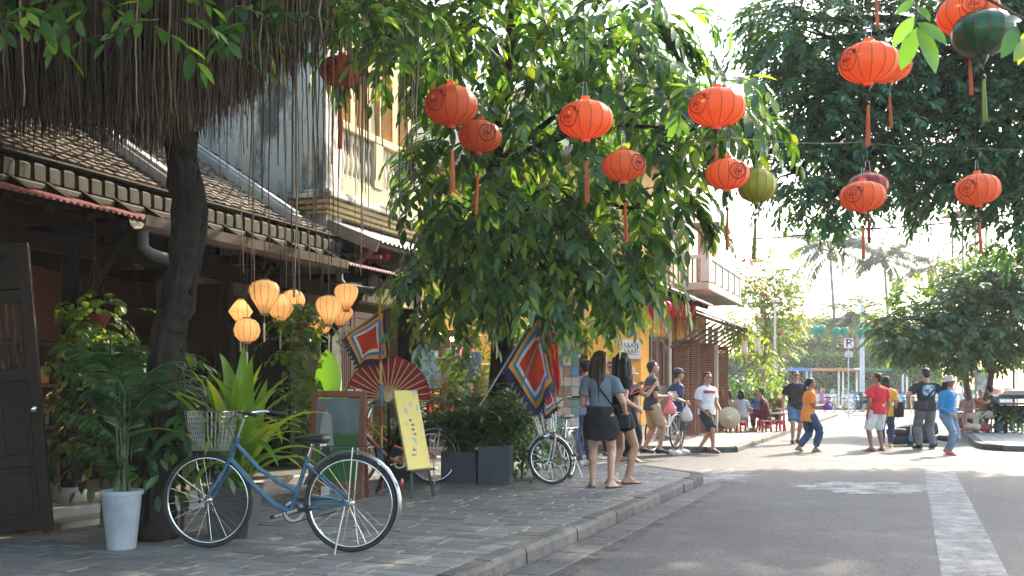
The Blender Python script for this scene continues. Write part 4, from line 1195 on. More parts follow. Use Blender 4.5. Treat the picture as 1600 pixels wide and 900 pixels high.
# near overhanging leaf sprig at upper right (part of a tree whose crown is above the frame)
rg = random.Random(77)
T5 = thing('overhanging_branch', 'thin overhanging branch with big leaves beside the dark green lantern', 'branch', PX(1440, -60, 6.5)); o5 = Vector(T5.location)
mb = MB(); mb.tube([Vector((0, 0, 0)), PX(1432, 10, 6.4) - o5, PX(1430, 45, 6.4) - o5], [.012, .009, .004], 6); mb.tube([Vector((0, 0, 0)), PX(1600, 30, 6.5) - o5, PX(1640, 60, 6.5) - o5], [.012, .009, .004], 6)
mb.build('stem', twig_m, T5, True)
for (x, y, tx, ty, sc) in [(1432, 42, 1408, 110, .30), (1432, 42, 1470, 108, .30), (1432, 35, 1482, 62, .26), (1430, 25, 1395, 70, .26), (1432, 10, 1455, 28, .24), (1430, 0, 1400, 20, .24), (1440, -5, 1470, -2, .2), (1590, 40, 1570, 85, .26), (1600, 50, 1596, 100, .26), (1595, 30, 1575, 28, .22), (1605, 60, 1590, 90, .28)]:
    a = PX(x, y, 6.4); b = PX(tx, ty, 6.4 + rg.uniform(-.15, .15)); d = (b - a)
    A = frames(np.array([tuple(d)]), np.array([(rg.uniform(-.3, .3), -1, .4)]))[0] * d.length * 1.0
    m = Matrix(((*A[0], a.x - o5.x), (*A[1], a.y - o5.y), (*A[2], a.z - o5.z), (0, 0, 0, 1))); inst('leaf', big_leaf_mesh, T5, mw=m)

# ---------------------------------------------------------------- roadside trees at right, bougainvillea, background trees
E4 = [(1450, 500, 29, 58, 40, 1.4), (1535, 475, 29, 80, 60, 1.8), (1545, 435, 29.5, 60, 30, 1.4), (1420, 530, 28.5, 50, 32, 1.1), (1500, 535, 28.5, 75, 34, 1.5), (1590, 500, 29, 70, 70, 1.6), (1600, 430, 30, 60, 40, 1.5), (1395, 500, 29, 30, 30, .8), (1660, 470, 29, 60, 80, 1.6)]
crown_tree('roadside_tree', 'round low tree with feathery leaves over the seated people at right', GX(1516, 672), [[GX(1520, 672), PX(1510, 600, 29.1), PX(1505, 520, 29)], [GX(1526, 668), PX(1545, 610, 29), PX(1560, 520, 29)]], .11, .07,
           [(PX(x, y, Y), (rx / F * Y, ry_, rz / F * Y)) for x, y, Y, rx, rz, ry_ in E4], 52, .6, 13, .24, lf_back, LEAF_SM, bark_brown, 51, grav=.7, shell=.3)
t6 = Vector((10.6, 42, 0))
E6 = [(1190, 440, 42, 45, 45, 1.5), (1215, 480, 42, 40, 55, 1.5), (1175, 500, 41, 40, 50, 1.5), (1230, 430, 43, 25, 35, 1.2), (1205, 530, 41, 40, 40, 1.5), (1165, 430, 42, 25, 40, 1), (1195, 560, 40, 30, 35, 1), (1240, 480, 42, 20, 40, 1)]
BG = crown_tree('bougainvillea', 'sunlit bougainvillea bush with scattered pink flowers beyond the balcony', GX(1192, 662), [[GX(1192, 662), PX(1195, 560, 41), PX(1198, 500, 41.5)]], .09, .05,
           [(PX(x, y, Y), (rx / F * Y, ry_, rz / F * Y)) for x, y, Y, rx, rz, ry_ in E6], 34, .5, 9, .19, lf_bright, LEAF_SM, bark_brown, 61, grav=.5, shell=.35)
rg = random.Random(62); P = []; 
for k in range(45):
    e = rg.choice(E6); p, v = in_ell(rg, (PX(*e[:3]), (e[3] / F * e[2], e[5], e[4] / F * e[2])), .8); P.append(tuple(p))
P = np.array(P); n = len(P)
V_, T_ = scatter(leaf_tpl(.9, .2, .1, 3), np.repeat(P, 3, 0), np.random.RandomState(3).randn(n * 3, 3), np.random.RandomState(4).randn(n * 3, 3), np.full(n * 3, .17))
tag(link(bpy.data.objects.new('flowers', np_mesh('flowers', off(V_, BG), T_, LEAF('pink bract', (.45, .03, .10), (.55, .07, .16), (.7, .3, .4), .4, tcol=(1.2, 1, 1)), False)), BG), kind='stuff')
for i, (x, y, Y, rx, rz, lb) in enumerate([(1255, 520, 96, 45, 45, 'pale green tree beyond the hedge, left of the tall palms'), (1330, 505, 98, 45, 45, 'pale green tree between the two tallest palms beyond the hedge'), (1400, 530, 92, 50, 40, 'pale tree beyond the hedge right of the no-parking sign')]):
    b = PX(x, 600, Y); b.z = 0
    crown_tree('background_tree', lb, b, [[b, PX(x, y + 20, Y)]], .25, .15, [(PX(x, y, Y), (rx / F * Y, 2.5, rz / F * Y)), (PX(x + 15, y + 25, Y), (rx / F * Y, 2.5, rz * .7 / F * Y)), (PX(x - 18, y + 15, Y), (rx * .7 / F * Y, 2.5, rz * .7 / F * Y))], 5, .9, 9, .5, lf_bright, LEAF_SM, bark_brown, 70 + i, group='trees beyond the hedge')

# ---------------------------------------------------------------- coconut palms
def frond_mesh(Lf, nl, ll, arch, mat, seed, wid=.12, taper=True):
    """arching rachis with paired leaflets; starts at origin along +Y, rising then drooping"""
    rg = random.Random(seed); pts = []; p = Vector((0, 0, 0)); a = arch[0]; n = 14
    for i in range(n + 1):
        pts.append(p.copy()); a += (arch[1] - arch[0]) / n; p = p + Vector((0, math.cos(a), math.sin(a))) * Lf / n
    mb = MB(); mb.tube(pts, [.022 * Lf / 2 * (1 - .85 * i / n) + .002 for i in range(n + 1)], 4)
    P = []; D = []; U = []; Sc = []
    for k in range(nl):
        f = .14 + .86 * (k + .5) / nl; x = min(f * n, n - 1e-4); i = int(x); q = pts[i].lerp(pts[i + 1], x - i); t = (pts[i + 1] - pts[i]).normalized()
        l = ll * (math.sin(PI * (.18 + .78 * f)) ** .7 if taper else 1)
        for s_ in (-1, 1):
            P.append(tuple(q)); D.append((s_ * (.8 + rg.uniform(-.1, .1)), t.y * .75, t.z * .75 - .35 + rg.uniform(-.15, .1))); U.append((0, -t.z, t.y + .01)); Sc.append(l * rg.uniform(.85, 1.1))
    V_, T_ = scatter(leaf_tpl(wid, .3, .25, 3), np.array(P), np.array(D), np.array(U), np.array(Sc))
    b = len(mb.v); vs = [tuple(v) for v in V_]
    mb.add(vs, [tuple(t) for t in T_])
    return mb.mesh('frond', mat, True, 180)
def palm(label, x, ytop, Y, n, Lf, seed, group='coconut palms in the distance', ybase=600):
    rg = random.Random(seed); b = PX(x, ybase, Y); b.z = 0; topp = PX(x - 6, ytop, Y)
    T = thing('palm_tree', label, 'tree', b, group=group); mb = MB(); limb(mb, [Vector((0, 0, 0)), (topp - b) * .5 + Vector((.25, 0, 0)), topp - b], .2, .13, 8, .03, rg); mb.build('trunk', M('palm trunk', (.28, .24, .19), .9, .2, 3), T, True)
    ms = [frond_mesh(Lf, 60, Lf * .22, (R(e), R(e - 95)), lf_coco, seed + k, .08) for k, e in enumerate((75, 50, 25))]
    for k in range(n):
        q = k % 3; inst('frond', ms[q], T, topp - b, (rg.uniform(-.25, .25) - (.35 if rg.random() < .3 else 0), rg.uniform(-.2, .2), k * 2.399 + rg.uniform(-.2, .2)), rg.uniform(.85, 1.1))
    MB().ell(topp - b + Vector((0, 0, -.3)), (.35, .35, .4)).build('coconuts', M('coconut husk', (.20, .16, .05), .7), T, True)
    return T
palm('tallest coconut palm, leftmost of the row against the white sky', 1303, 396, 96, 17, 5.9, 3)
palm('middle coconut palm right of the tallest one against the sky', 1388, 408, 98, 16, 5.6, 5)
palm('small coconut palm rightmost, half hidden by the roadside tree', 1462, 422, 102, 14, 5.4, 7)
palm('short yellowish palm low between the tall palms', 1342, 495, 90, 14, 3.6, 9)
# ================================================================== lanterns
silk_or = M('orange silk', (.90, .26, .085), .5, .08, 5, trans=.6, objvar=.12)
silk_dor = M('deep orange silk', (.80, .20, .06), .5, .12, 5, trans=.55, objvar=.12)
silk_gr = M('dark green silk', (.012, .085, .022), .32, .25, 5, trans=.2)
silk_ol = M('olive silk', (.42, .45, .05), .4, .2, 5, trans=.4)
silk_red = M('dark red silk', (.33, .02, .02), .45, .2, 5, trans=.3)
rib_m = M('lantern rib', (.22, .035, .015), .6, .2, 5)
ink = M('black ink', (.03, .012, .012), .7, .2, 5)
tas_or = M('orange tassel', (.50, .10, .03), .7, .25, 30, stretch=(20, 20, 1))
tas_gr = M('green tassel', (.22, .28, .06), .7, .25, 30, stretch=(20, 20, 1))
tas_rd = M('red tassel', (.30, .03, .03), .7, .25, 30, stretch=(20, 20, 1))
def lan_r(z, Rr, Hh):
    """radius at height z (-Hh..Hh)"""
    return Rr * max(0.0, 1 - abs(z / Hh) ** 2.3) ** .5
def lantern_meshes(Rr, asp, silk, tas, nrib=14, emblem=True):
    Hh = Rr * asp; zs = [Hh * math.sin(PI / 2 * k / 9) for k in range(-8, 9)]
    prof = [(lan_r(z, Rr, Hh), z) for z in zs]; seg = nrib * 4
    me = {}
    mb = MB(); mb.lathe(prof, seg, cap=False, mod=lambda k: 1 - .022 * (1 - abs(1 - (k % 4) / 2)) - (.0 if k % 4 else 0)); me['silk'] = mb.mesh('silk', silk, True, 180)
    mb = MB()
    for k in range(nrib):
        a = 2 * PI * k / nrib
        mb.tube([(math.cos(a) * (r + .001), math.sin(a) * (r + .001), z) for r, z in prof], .0026, 4)
    me['ribs'] = mb.mesh('ribs', rib_m, True, 180)
    r0 = prof[-1][0]
    me['collar'] = MB().lathe([(r0, zs[-1] - .006), (r0 * .86, zs[-1] + .012), (r0 * .86, zs[-1] + .034), (r0 * .8, zs[-1] + .034), (r0 * .8, zs[-1])], 20, cap=False).mesh('collar', silk, True)
    zb = zs[0]
    me['foot'] = MB().lathe([(r0, zb + .004), (r0 * .84, zb - .008), (r0 * .84, zb - .028), (r0 * .55, zb - .03)], 20, cap=False).mesh('foot', silk, True)
    me['finial'] = MB().lathe([(r0 * .62, zb - .024), (r0 * .6, zb - .04), (r0 * .25, zb - .068), (.006, zb - .078)], 14).mesh('finial', black_pl, True)
    mb = MB(); z = zb - .07; mb.tube([(0, 0, z), (0, 0, z - .1)], .0025, 4); me['cord'] = mb.mesh('cord', ink)
    me['bead'] = MB().ell((0, 0, z - .11), (.017, .017, .02)).mesh('bead', black_pl, True)
    mb = MB(); g = random.Random(2); zt = z - .125; tl = .36
    for k in range(22):
        a = g.uniform(0, 6.28); r = g.uniform(.003, .017); mb.tube([(math.cos(a) * r * .5, math.sin(a) * r * .5, zt), (math.cos(a) * r, math.sin(a) * r, zt - tl * .5), (math.cos(a) * r * 1.15, math.sin(a) * r * 1.15, zt - tl * g.uniform(.96, 1.0))], .0042, 4)
    me['tassel'] = mb.mesh('tassel', tas, True)
    mb = MB(); mb.tube([(-r0 * .8, 0, zs[-1] + .03), (-r0 * .45, 0, zs[-1] + .16), (r0 * .45, 0, zs[-1] + .16), (r0 * .8, 0, zs[-1] + .03)], .003, 4); me['wire_loop'] = mb.mesh('wire_loop', metal_grey)
    if emblem:
        mb = MB()
        def on(a, z): r = lan_r(z, Rr, Hh) + .003; return (math.cos(a) * r, math.sin(a) * r, z)
        def ring(ca, cz, ra, w=.0028, a0=0, a1=2 * PI, k=1.0):
            n = 26; pts = []
            for i in range(n + 1):
                t = a0 + (a1 - a0) * i / n; rr = ra * (k if isinstance(k, float) else 1); pts.append(on(ca + rr * math.cos(t) / Rr, cz + rr * math.sin(t) * .95))
            mb.tube(pts, w, 4)
        ring(0, 0, .098 * Rr / .25); ring(0, 0, .088 * Rr / .25, .0015); ring(0, .0, .058 * Rr / .25, .0022, .4, 5.6)
        ring(.03, .01, .034 * Rr / .25, .0018, 2, 7.2); ring(-.05, -.012, .03 * Rr / .25, .0018, 0, 4.5)
        for i in range(7):   # leafy flourish on the rim
            a = .30 + g.uniform(-.09, .12); z = .05 + g.uniform(-.03, .035); b = g.uniform(0, 6.28)
            mb.tube([on(a, z), on(a + .055 * math.cos(b), z + .016 * math.sin(b)), on(a + .10 * math.cos(b), z + .028 * math.sin(b))], [.002, .0055, .0012], 4)
        for i in range(5):
            a = -.16 + i * .07; mb.tube([on(a, -.02), on(a + .02, .012), on(a + .045, -.018)], .0018, 4)
        me['emblem'] = mb.mesh('emblem', ink, True)
    return me
_lan = {}; SWAY = random.Random(3)
def hang_lantern(label, px, py, wpx, silk=silk_or, tas=tas_or, emb=180, D=.5, asp=.70, Y=None, top=None, kind='o', name='silk_lantern', group='silk lanterns strung over the street', tassel=True, cordlen=.5, emblem=True):
    Y = Y or D * F / wpx; c = PX(px, py, Y)
    key = (silk.name, D, asp, emblem)
    if key not in _lan: _lan[key] = lantern_meshes(D / 2, asp, silk, tas, emblem=emblem)
    r = thing(name, label, 'lantern', c, R(emb), group)
    r.rotation_euler = (SWAY.uniform(-.05, .05), SWAY.uniform(-.06, .06), R(emb)); q_ = SWAY.uniform(-.05, .05); r.scale = (1 + q_ * .4, 1 + q_ * .4, 1 - q_)
    for k, me in _lan[key].items():
        if not tassel and k in ('tassel', 'bead', 'cord'): continue
        inst(k, me, r)
    MB().tube([(0, 0, D / 2 * asp + .16), (0, 0, D / 2 * asp + .16 + cordlen)], .0045, 4).build('hanging_cord', ink, r)
    return r
SWAY = random.Random(3)
def cam_ang(px, da): return math.degrees(math.atan2(-1, -(px - HX) / F)) + da
for lb, px, py, w, silk, tas, da, cl, *dd in [
    ('orange lantern leftmost of all, half hidden by aerial roots', 533, 112, 66, silk_dor, tas_or, -35, .6, .38),
    ('orange lantern just above and in front of another, left of centre', 705, 165, 84, silk_dor, tas_or, -38, .9, .46),
    ('orange lantern half hidden behind the one beside it, lower in the leaves', 750, 213, 68, silk_dor, tas_or, 20, .9, .395),
    ('bright orange lantern with ink emblem on its left, against the central tree', 915, 187, 85, silk_or, tas_or, -40, .9, .48),
    ('smaller orange lantern low in front of the hanging leaves, emblem on right', 975, 259, 68, silk_or, tas_or, 42, .7, .385),
    ('large orange lantern near the tip of the long leafy branch', 1120, 168, 88, silk_or, tas_or, -42, .8),
    ('orange lantern in front of the olive one by the bright sky', 1137, 272, 68, silk_or, tas_rd, 28, .35, .385),
    ('large orange lantern high at right in front of dark foliage', 1357, 98, 90, silk_or, tas_or, -45, .7),
    ('orange lantern peeking out behind the big leaves and larger lantern', 1388, 104, 70, silk_or, tas_or, 60, .7),
    ('orange lantern low at right with a dark red one behind it', 1348, 307, 70, silk_or, tas_rd, -25, .32),
    ('rightmost low orange lantern below the thin wire', 1528, 296, 68, silk_or, tas_rd, -28, .32),
    ('orange lantern cut by the top edge behind the dark green one', 1513, 22, 92, silk_or, tas_or, 10, .5),
    ('orange lantern above the frame, only its tassel in view', 1365, -80, 84, silk_or, tas_or, 10, .5)]:
    hang_lantern(lb, px, py, w, silk, tas, cam_ang(px, da), cordlen=cl, D=dd[0] if dd else .5)
hang_lantern('olive green lantern behind an orange one near the bright sky', 1183, 290, 60, silk_ol, tas_gr, 0, D=.37, asp=.86, cordlen=.35, emblem=False)
hang_lantern('shiny dark green lantern overlapping an orange one at top right', 1536, 52, 94, silk_gr, tas_gr, 0, cordlen=.5, asp=.74, emblem=False)
hang_lantern('dark red lantern mostly hidden behind a low orange lantern', 1356, 292, 62, silk_red, tas_rd, 0, cordlen=.35, emblem=False)
for lb, px, py in [('dark red lantern under the old tin roof, left one', 575, 402), ('dark red lantern under the old tin roof, right one', 594, 399), ('dark red lantern by the slatted column, partly behind leaves', 662, 436)]:
    hang_lantern(lb, px, py, 0, silk_red, tas_rd, 0, D=.30, Y=14.6 if px < 600 else 15.2, cordlen=.2, emblem=False, group='red lanterns under the tin roof')

def cable(name, label, pts, r=.006, sag=.15, mat=ink):
    q = []
    for a, b in zip(pts, pts[1:]):
        for k in range(13):
            f = k / 12; p = Vector(a).lerp(Vector(b), f); p.z -= 4 * sag * f * (1 - f); q.append(p)
    return tag(MB().tube(q, r, 5, cap=False).build(name, mat, smooth=True), label, 'cable')
cable('lantern_wire', 'thin wire holding the low right lanterns below the dark crown', [PX(960, 205, 8.9), PX(1140, 215, 8.8), PX(1348, 222, 11.2), PX(1528, 232, 11.4), PX(1680, 228, 11.6)], .0035, .03)
cable('lantern_wire', 'thin wire above the large orange lanterns across the street', [PX(560, 20, 9.4), PX(705, 40, 9.2), PX(915, 60, 9.1), PX(1120, 30, 8.8), PX(1357, -20, 8.7)], .0035, .05)
cable('power_cable', 'dark cable sagging across the bright sky below the lanterns', [PX(1090, 372, 30), PX(1320, 358, 26), PX(1650, 322, 22)], .022, .12)
cable('power_cable', 'second thinner cable just under the dark one over the palms', [PX(1120, 378, 34), PX(1340, 372, 30), PX(1650, 352, 26)], .010, .15, metal_grey)

# lit paper lanterns below the shop eave
paper = M('warm paper', (.66, .49, .31), .6, .1, 6, trans=.62)
rib_pl = M('bamboo rib', (.28, .17, .08), .6)
def paper_lantern(label, px, py, wpx, Y, shape, watt=.12, lit=True):
    D = wpx / F * Y; c = PX(px, py, Y); r = thing('paper_lantern', label, 'lantern', c, 0, 'lit paper lanterns under the shop eave')
    h = D / 2
    if shape == 'bulb': prof = [(.24, -1.08), (.40, -.8), (.62, -.45), (.86, -.05), (.98, .35), (.97, .62), (.80, .88), (.5, 1.02), (.3, 1.06)]
    elif shape == 'cone': prof = [(.25, -1.0), (.62, -.55), (1.0, 0), (.62, .55), (.25, 1.0)]
    else: prof = [(.3, -.86), (.62, -.74), (.88, -.45), (1, 0), (.88, .45), (.62, .74), (.3, .86)]
    prof = [(a * h, b * h) for a, b in prof]
    MB().lathe(prof, 24, cap=False).build('paper_shade', paper, r, True, 180)
    mb = MB()
    for k in range(12):
        a = 2 * PI * k / 12; mb.tube([(math.cos(a) * (x + .001), math.sin(a) * (x + .001), z) for x, z in prof], .0028, 4)
    mb.build('ribs', rib_pl, r, True)
    mb = MB(); mb.lathe([(prof[-1][0] * 1.05, prof[-1][1] - .005), (prof[-1][0] * 1.05, prof[-1][1] + .015)], 16); mb.build('collar', rib_pl, r)
    MB().lathe([(prof[0][0] * 1.05, prof[0][1] - .02), (prof[0][0] * 1.05, prof[0][1] + .005)], 16, cap=False).build('foot', rib_pl, r)
    MB().tube([(0, 0, prof[-1][1]), (0, 0, max(prof[-1][1] + .1, 2.9 - c.z))], .004, 4).build('cord', ink, r)
    MB().tube([(0, 0, prof[0][1]), (0, 0, prof[0][1] - .1), (0, 0, prof[0][1] - .11), (0, 0, prof[0][1] - .3)], [.002, .002, .011, .009], 6).build('tassel', M('cream tassel', (.6, .52, .4), .8), r)
    if lit:
        MB().ell((0, 0, 0), (.028, .028, .04)).build('bulb', M('lantern bulb', (1, .8, .5), .5, emis=(1, .60, .22), estr=5), r, True)
        point(r, (0, 0, .06), watt, .03, (1, .76, .48))
for a in [('tall tapered paper lantern, highest at left of the lit cluster', 413, 464, 48, 10.6, 'bulb'), ('round paper lantern lowest at left of the lit cluster', 386, 516, 42, 10.4, 'round'), ('cone-ended paper lantern above the lowest round one', 376, 487, 38, 10.7, 'cone'),
          ('cone-ended paper lantern below right of the tall tapered one', 438, 482, 44, 11.2, 'cone'), ('round paper lantern half hidden behind the hanging plant', 458, 470, 38, 11.6, 'round'), ('tapered paper lantern in the right half of the lit cluster', 514, 485, 42, 11.0, 'bulb'),
          ('tapered paper lantern highest at right of the lit cluster', 541, 464, 38, 11.8, 'bulb'), ('round paper lantern low at right behind the tapered one', 500, 506, 36, 11.6, 'round'), ('cone-ended paper lantern rightmost and low in the cluster', 532, 488, 42, 12.2, 'cone')]:
    paper_lantern(*a)
# red heart lanterns, white cylinder lanterns
def drop_lantern(name, label, c, w, h, mat, group, tas=None):
    r = thing(name, label, 'lantern', c, 0, group); mb = MB()
    prof = [(.03, -1), (.30, -.62), (.62, -.2), (.92, .25), (1, .55), (.80, .86), (.4, 1)]
    mb.lathe([(a * w / 2, b * h / 2) for a, b in prof], 14); mb.build('silk', mat, r, True, 50)
    MB().tube([(0, 0, h / 2), (0, 0, h / 2 + .25)], .005, 4).build('cord', ink, r)
    MB().tube([(0, 0, -h / 2), (0, 0, -h / 2 - .06), (0, 0, -h / 2 - .34)], [.006, .014, .012], 5).build('tassel', tas or mat, r)
red2 = M('crimson silk', (.46, .025, .045), .5, .15, 5, trans=.35)
ords = ['first', 'second', 'third', 'fourth', 'fifth', 'sixth', 'seventh']
for k, px in enumerate((1020, 1033, 1041, 1051, 1061, 1071, 1080)):
    t = T_AT(px, -1.9); p = S(t, -1.9); drop_lantern('heart_lantern', ords[k] + ' red drop-shaped lantern from the left under the corner eave', PX(px, 486 + (k % 2), p.y), .22, .40, red2, 'red lanterns under the corner eave', tas_rd)
for k, (px, py) in enumerate(((1163, 543), (1183, 538))):
    c = PX(px, py, 27.5); r = thing('cylinder_lantern', ('left' if k == 0 else 'right') + ' white cylinder lantern of the pair hanging by the vines', 'lantern', c, 0, 'white cylinder lanterns')
    MB().lathe([(.075, -.18), (.08, -.16), (.08, .16), (.075, .18)], 14).build('shade', M('white shade', (.72, .68, .6), .6, trans=.4), r, True); MB().tube([(0, 0, .18), (0, 0, .7)], .006, 4).build('cord', ink, r); MB().tube([(0, 0, -.18), (0, 0, -.62)], .012, 5).build('tassel', M('rust tassel', (.35, .12, .06), .8), r)
gl = M('mint silk', (.05, .36, .25), .5, .15, 4, trans=.4)
for k, (px, py) in enumerate(((1247, 514), (1275, 518), (1284, 517), (1308, 521), (1320, 520), (1344, 522), (1354, 520))):
    drop_lantern('heart_lantern', ords[k] + ' mint green lantern from the left strung before the hedge', PX(px, py, 58), .5, .66, gl, 'mint lanterns strung before the hedge', M('pale tassel', (.5, .6, .5), .8))
cable('lantern_wire', 'wire of the mint green lanterns before the hedge', [PX(1200, 505, 58), PX(1300, 508, 58), PX(1420, 504, 58)], .012, .1)

# ================================================================== flags
def flag_print(N, Lk, u, v, uv):
    du = mathn(N, Lk, 'ABSOLUTE', mathn(N, Lk, 'SUBTRACT', mathn(N, Lk, 'MULTIPLY', u, 2), 1)); dv = mathn(N, Lk, 'ABSOLUTE', mathn(N, Lk, 'SUBTRACT', mathn(N, Lk, 'MULTIPLY', v, 2), 1))
    d = mathn(N, Lk, 'MAXIMUM', du, dv)
    return ramp_const(N, Lk, d, [(0, (.55, .05, .025)), (.50, (.72, .68, .62)), (.61, (.03, .22, .55)), (.73, (.72, .33, .03)), (.86, (.02, .03, .09))])
fest = UVMAT('festival flag cloth', flag_print, .8, .35)
redcloth = M('red flag cloth', (.62, .03, .015), .8, .1, 5, trans=.4)
yelcloth = M('yellow star cloth', (.85, .55, .03), .8, .05, 5, trans=.4)
def flag(label, a, b, fly, mat, Wf=.75, seed=0, fringe=True, name='festival_flag', pole_r=.012, pole_ext=.15, star=False, wave=.07, folds=2.5, polemat=None, fly2=None):
    """hoist runs from a (top) to b (bottom) along the pole; fly = hanging direction of the free edge"""
    a = Vector(a); b = Vector(b); fly = Vector(fly); r = thing(name, label, 'flag', b, 0, 'flags on poles'); o = b
    ax = (a - b).normalized()
    MB().tube([b - ax * pole_ext - o, a + ax * .08 - o], pole_r, 8).build('pole', polemat or wood_grey, r, True)
    fn_n = (a - b).cross(fly).normalized()
    def fn(u, v):
        p = b.lerp(a, u) + (fly.lerp(Vector(fly2), u) if fly2 is not None else fly) * v
        p = p + fn_n * wave * math.sin(folds * 2 * PI * (v * .6 + u * .7) + seed) * (v ** .7) + Vector((0, 0, -.12 * v * v * (1 - .5 * u)))
        return p - o
    cl = grid_cloth('cloth', fn, 26, 26, mat, r)
    if fringe:
        mb = MB(); n = 9
        for i in range(n):
            for side in (0, 1):
                if side == 0: p0, p1, q = fn(i / n, 1), fn((i + 1) / n, 1), fn((i + .5) / n, 1.10)
                else: p0, p1, q = fn(0, i / n), fn(0, (i + 1) / n), fn(0, (i + .5) / n) - (a - b) * .09
                mb.add([p0, p1, q], [(0, 1, 2)])
        mb.build('fringe', M('navy fringe', (.02, .03, .10), .8, trans=.3), cl)
    if star:
        for sgn in (1, -1):
            pts = []
            for k in range(10):
                rr = .26 if k % 2 == 0 else .105; t = PI / 2 + k * PI / 5
                pts.append(fn(.5 + rr * math.cos(t), .5 + rr * .8 * math.sin(t)) + fn_n * .006 * sgn)
            c = fn(.5, .5) + fn_n * .006 * sgn
            MB().add([c] + pts, [(0, 1 + k, 1 + (k + 1) % 10) for k in range(10)]).build('star', yelcloth, cl)
    return r
Yf = 12.2
flag('festival flag with nested coloured squares on a leaning pole beside the red flag', PX(846, 478, Yf), PX(786, 575, Yf), PX(838, 632, Yf - .1) - PX(786, 575, Yf), fest, fly2=PX(866, 594, Yf) - PX(846, 478, Yf), seed=.6, wave=.15, folds=1.6, polemat=M('grey pole', (.35, .35, .36), .5), pole_ext=.55)
flag('red flag with a yellow star hanging behind the festival flag', PX(866, 474, 12.05), PX(850, 514, 12.05), PX(872, 606, 12.0) - PX(850, 514, 12.05), redcloth, fly2=PX(876, 590, 12.05) - PX(866, 474, 12.05), fringe=False, name='national_flag', star=True, seed=1.3, wave=.05, folds=1.6, pole_ext=.75)
flag('small second festival flag drooping below the leaning festival flag', PX(858, 590, 12.35), PX(838, 600, 12.35), PX(852, 640, 12.3) - PX(838, 600, 12.35), fest, seed=2.0, wave=.03, pole_ext=.02)
flag('festival flag in the shade above the red paper fan', PX(603, 480, 12.1), PX(536, 528, 12.1), PX(562, 560, 12.0) - PX(540, 530, 12.1), fest, fly2=PX(602, 556, 12.1) - PX(600, 482, 12.1), seed=2.6, wave=.07, folds=1.6, polemat=M('pole wood', (.4, .3, .2), .6), pole_ext=.1)
sp = thing('striped_pole', 'thin blue, red and yellow striped pole in front of the red fan', 'pole', PX(597, 770, 11.9))
for k in range(9):
    a = PX(597 - k * .4, 770 - k * 33, 11.9) - sp.location; b = PX(597 - (k + 1) * .4, 770 - (k + 1) * 33, 11.9) - sp.location
    MB().tube([a, b], .016, 8).build('pole_band', M('pole band %d' % (k % 3), [(.35, .04, .03), (.05, .2, .45), (.6, .35, .05)][k % 3], .6), sp, True)
sp.location.z = max(sp.location.z, SW)

# ================================================================== fans and boards
fan = thing('paper_fan', 'large open dark red paper fan with pale ribs behind the orange bicycle', 'fan', PX(607, 622, 12.15)); Rf = .50
mb = MB(); n = 36; vs = []
for i in range(n + 1):
    a = R(-4) + R(188) * i / n; zz = .012 * (1 if i % 2 else -1)
    for rr in (.16, .56): vs.append((math.cos(a) * rr * Rf / .5 * .92, zz * rr, math.sin(a) * rr * Rf / .5 * .92))
mb.add(vs, [(2 * i, 2 * i + 1, 2 * i + 3, 2 * i + 2) for i in range(n)]); mb.build('fan_paper', M('dark red paper', (.27, .02, .025), .75, .15, 6, trans=.3), fan)
for i in range(0, n + 1, 2):
    a = R(-4) + R(188) * i / n; d = Vector((math.cos(a), 0, math.sin(a)))
    mbb = MB(); mbb.bar(Vector((0, -.014, 0)), d * .50 + Vector((0, -.016, 0)), .012, .005, up=(0, 1, 0)); mbb.build('rib', M('fan bamboo', (.55, .38, .2), .6), fan)
MB().lathe([(.05, -.01), (.05, .01)], 14, rot=Matrix.Rotation(R(90), 3, 'X'), c=(0, -.03, 0)).build('pivot', M('fan bamboo', (.55, .38, .2), .6), fan)
MB().tube([(0, .03, .1), (0, .05, -1.08)], .018, 6).build('stand', wood_dark, fan)
f2 = thing('painted_fan', 'pale blue painted fan with green sprigs behind the planters', 'fan', PX(668, 606, 13.0)); pts = [(-22, 0), (-25, -30), (-23, -58), (-14, -68), (-2, -68), (8, -60), (16, -44), (20, -22), (22, 0)]
def f2print(N, Lk, u, v, uv):
    n = N.new('ShaderNodeTexNoise'); n.inputs['Scale'].default_value = 5; n.inputs['Detail'].default_value = 4; Lk.new(uv, n.inputs['Vector'])
    n2 = N.new('ShaderNodeTexNoise'); n2.inputs['Scale'].default_value = 9; n2.inputs['Detail'].default_value = 5; Lk.new(uv, n2.inputs['Vector'])
    c = mixc(N, Lk, mathn(N, Lk, 'GREATER_THAN', n.outputs['Fac'], .52), (.70, .76, .78), (.22, .50, .68))
    return mixc(N, Lk, mathn(N, Lk, 'GREATER_THAN', n2.outputs['Fac'], .60), c, (.20, .42, .16))
k_ = 13.0 / F
def f2fn(u, v):
    z = -68 * v; w0 = -25 + 12 * max(0, v - .8) / .2 * 1.0; w1 = 22 - 24 * max(0, v - .25) ** 1.6 * 1.5
    return Vector(((w0 + (w1 - w0) * u) * k_, .01 * math.sin(u * 30), 68 * v * k_))
grid_cloth('fan_paper', f2fn, 20, 12, UVMAT('painted paper', f2print, .7, .2), f2, False)
mb = MB()
for i in range(9): mb.bar((22 * k_ * (-.4 + .1 * i) + .12, -.02, 0.02), (22 * k_ * (-.4 + .14 * i) + .12, -.02, .1 + .01 * i), .012, .006, up=(0, 1, 0))
mb.build('fan_sticks', M('fan bamboo', (.55, .38, .2), .6), f2); MB().tube([(0, .03, .1), (0, .03, -1.1)], .015, 6).build('stand', wood_dark, f2)

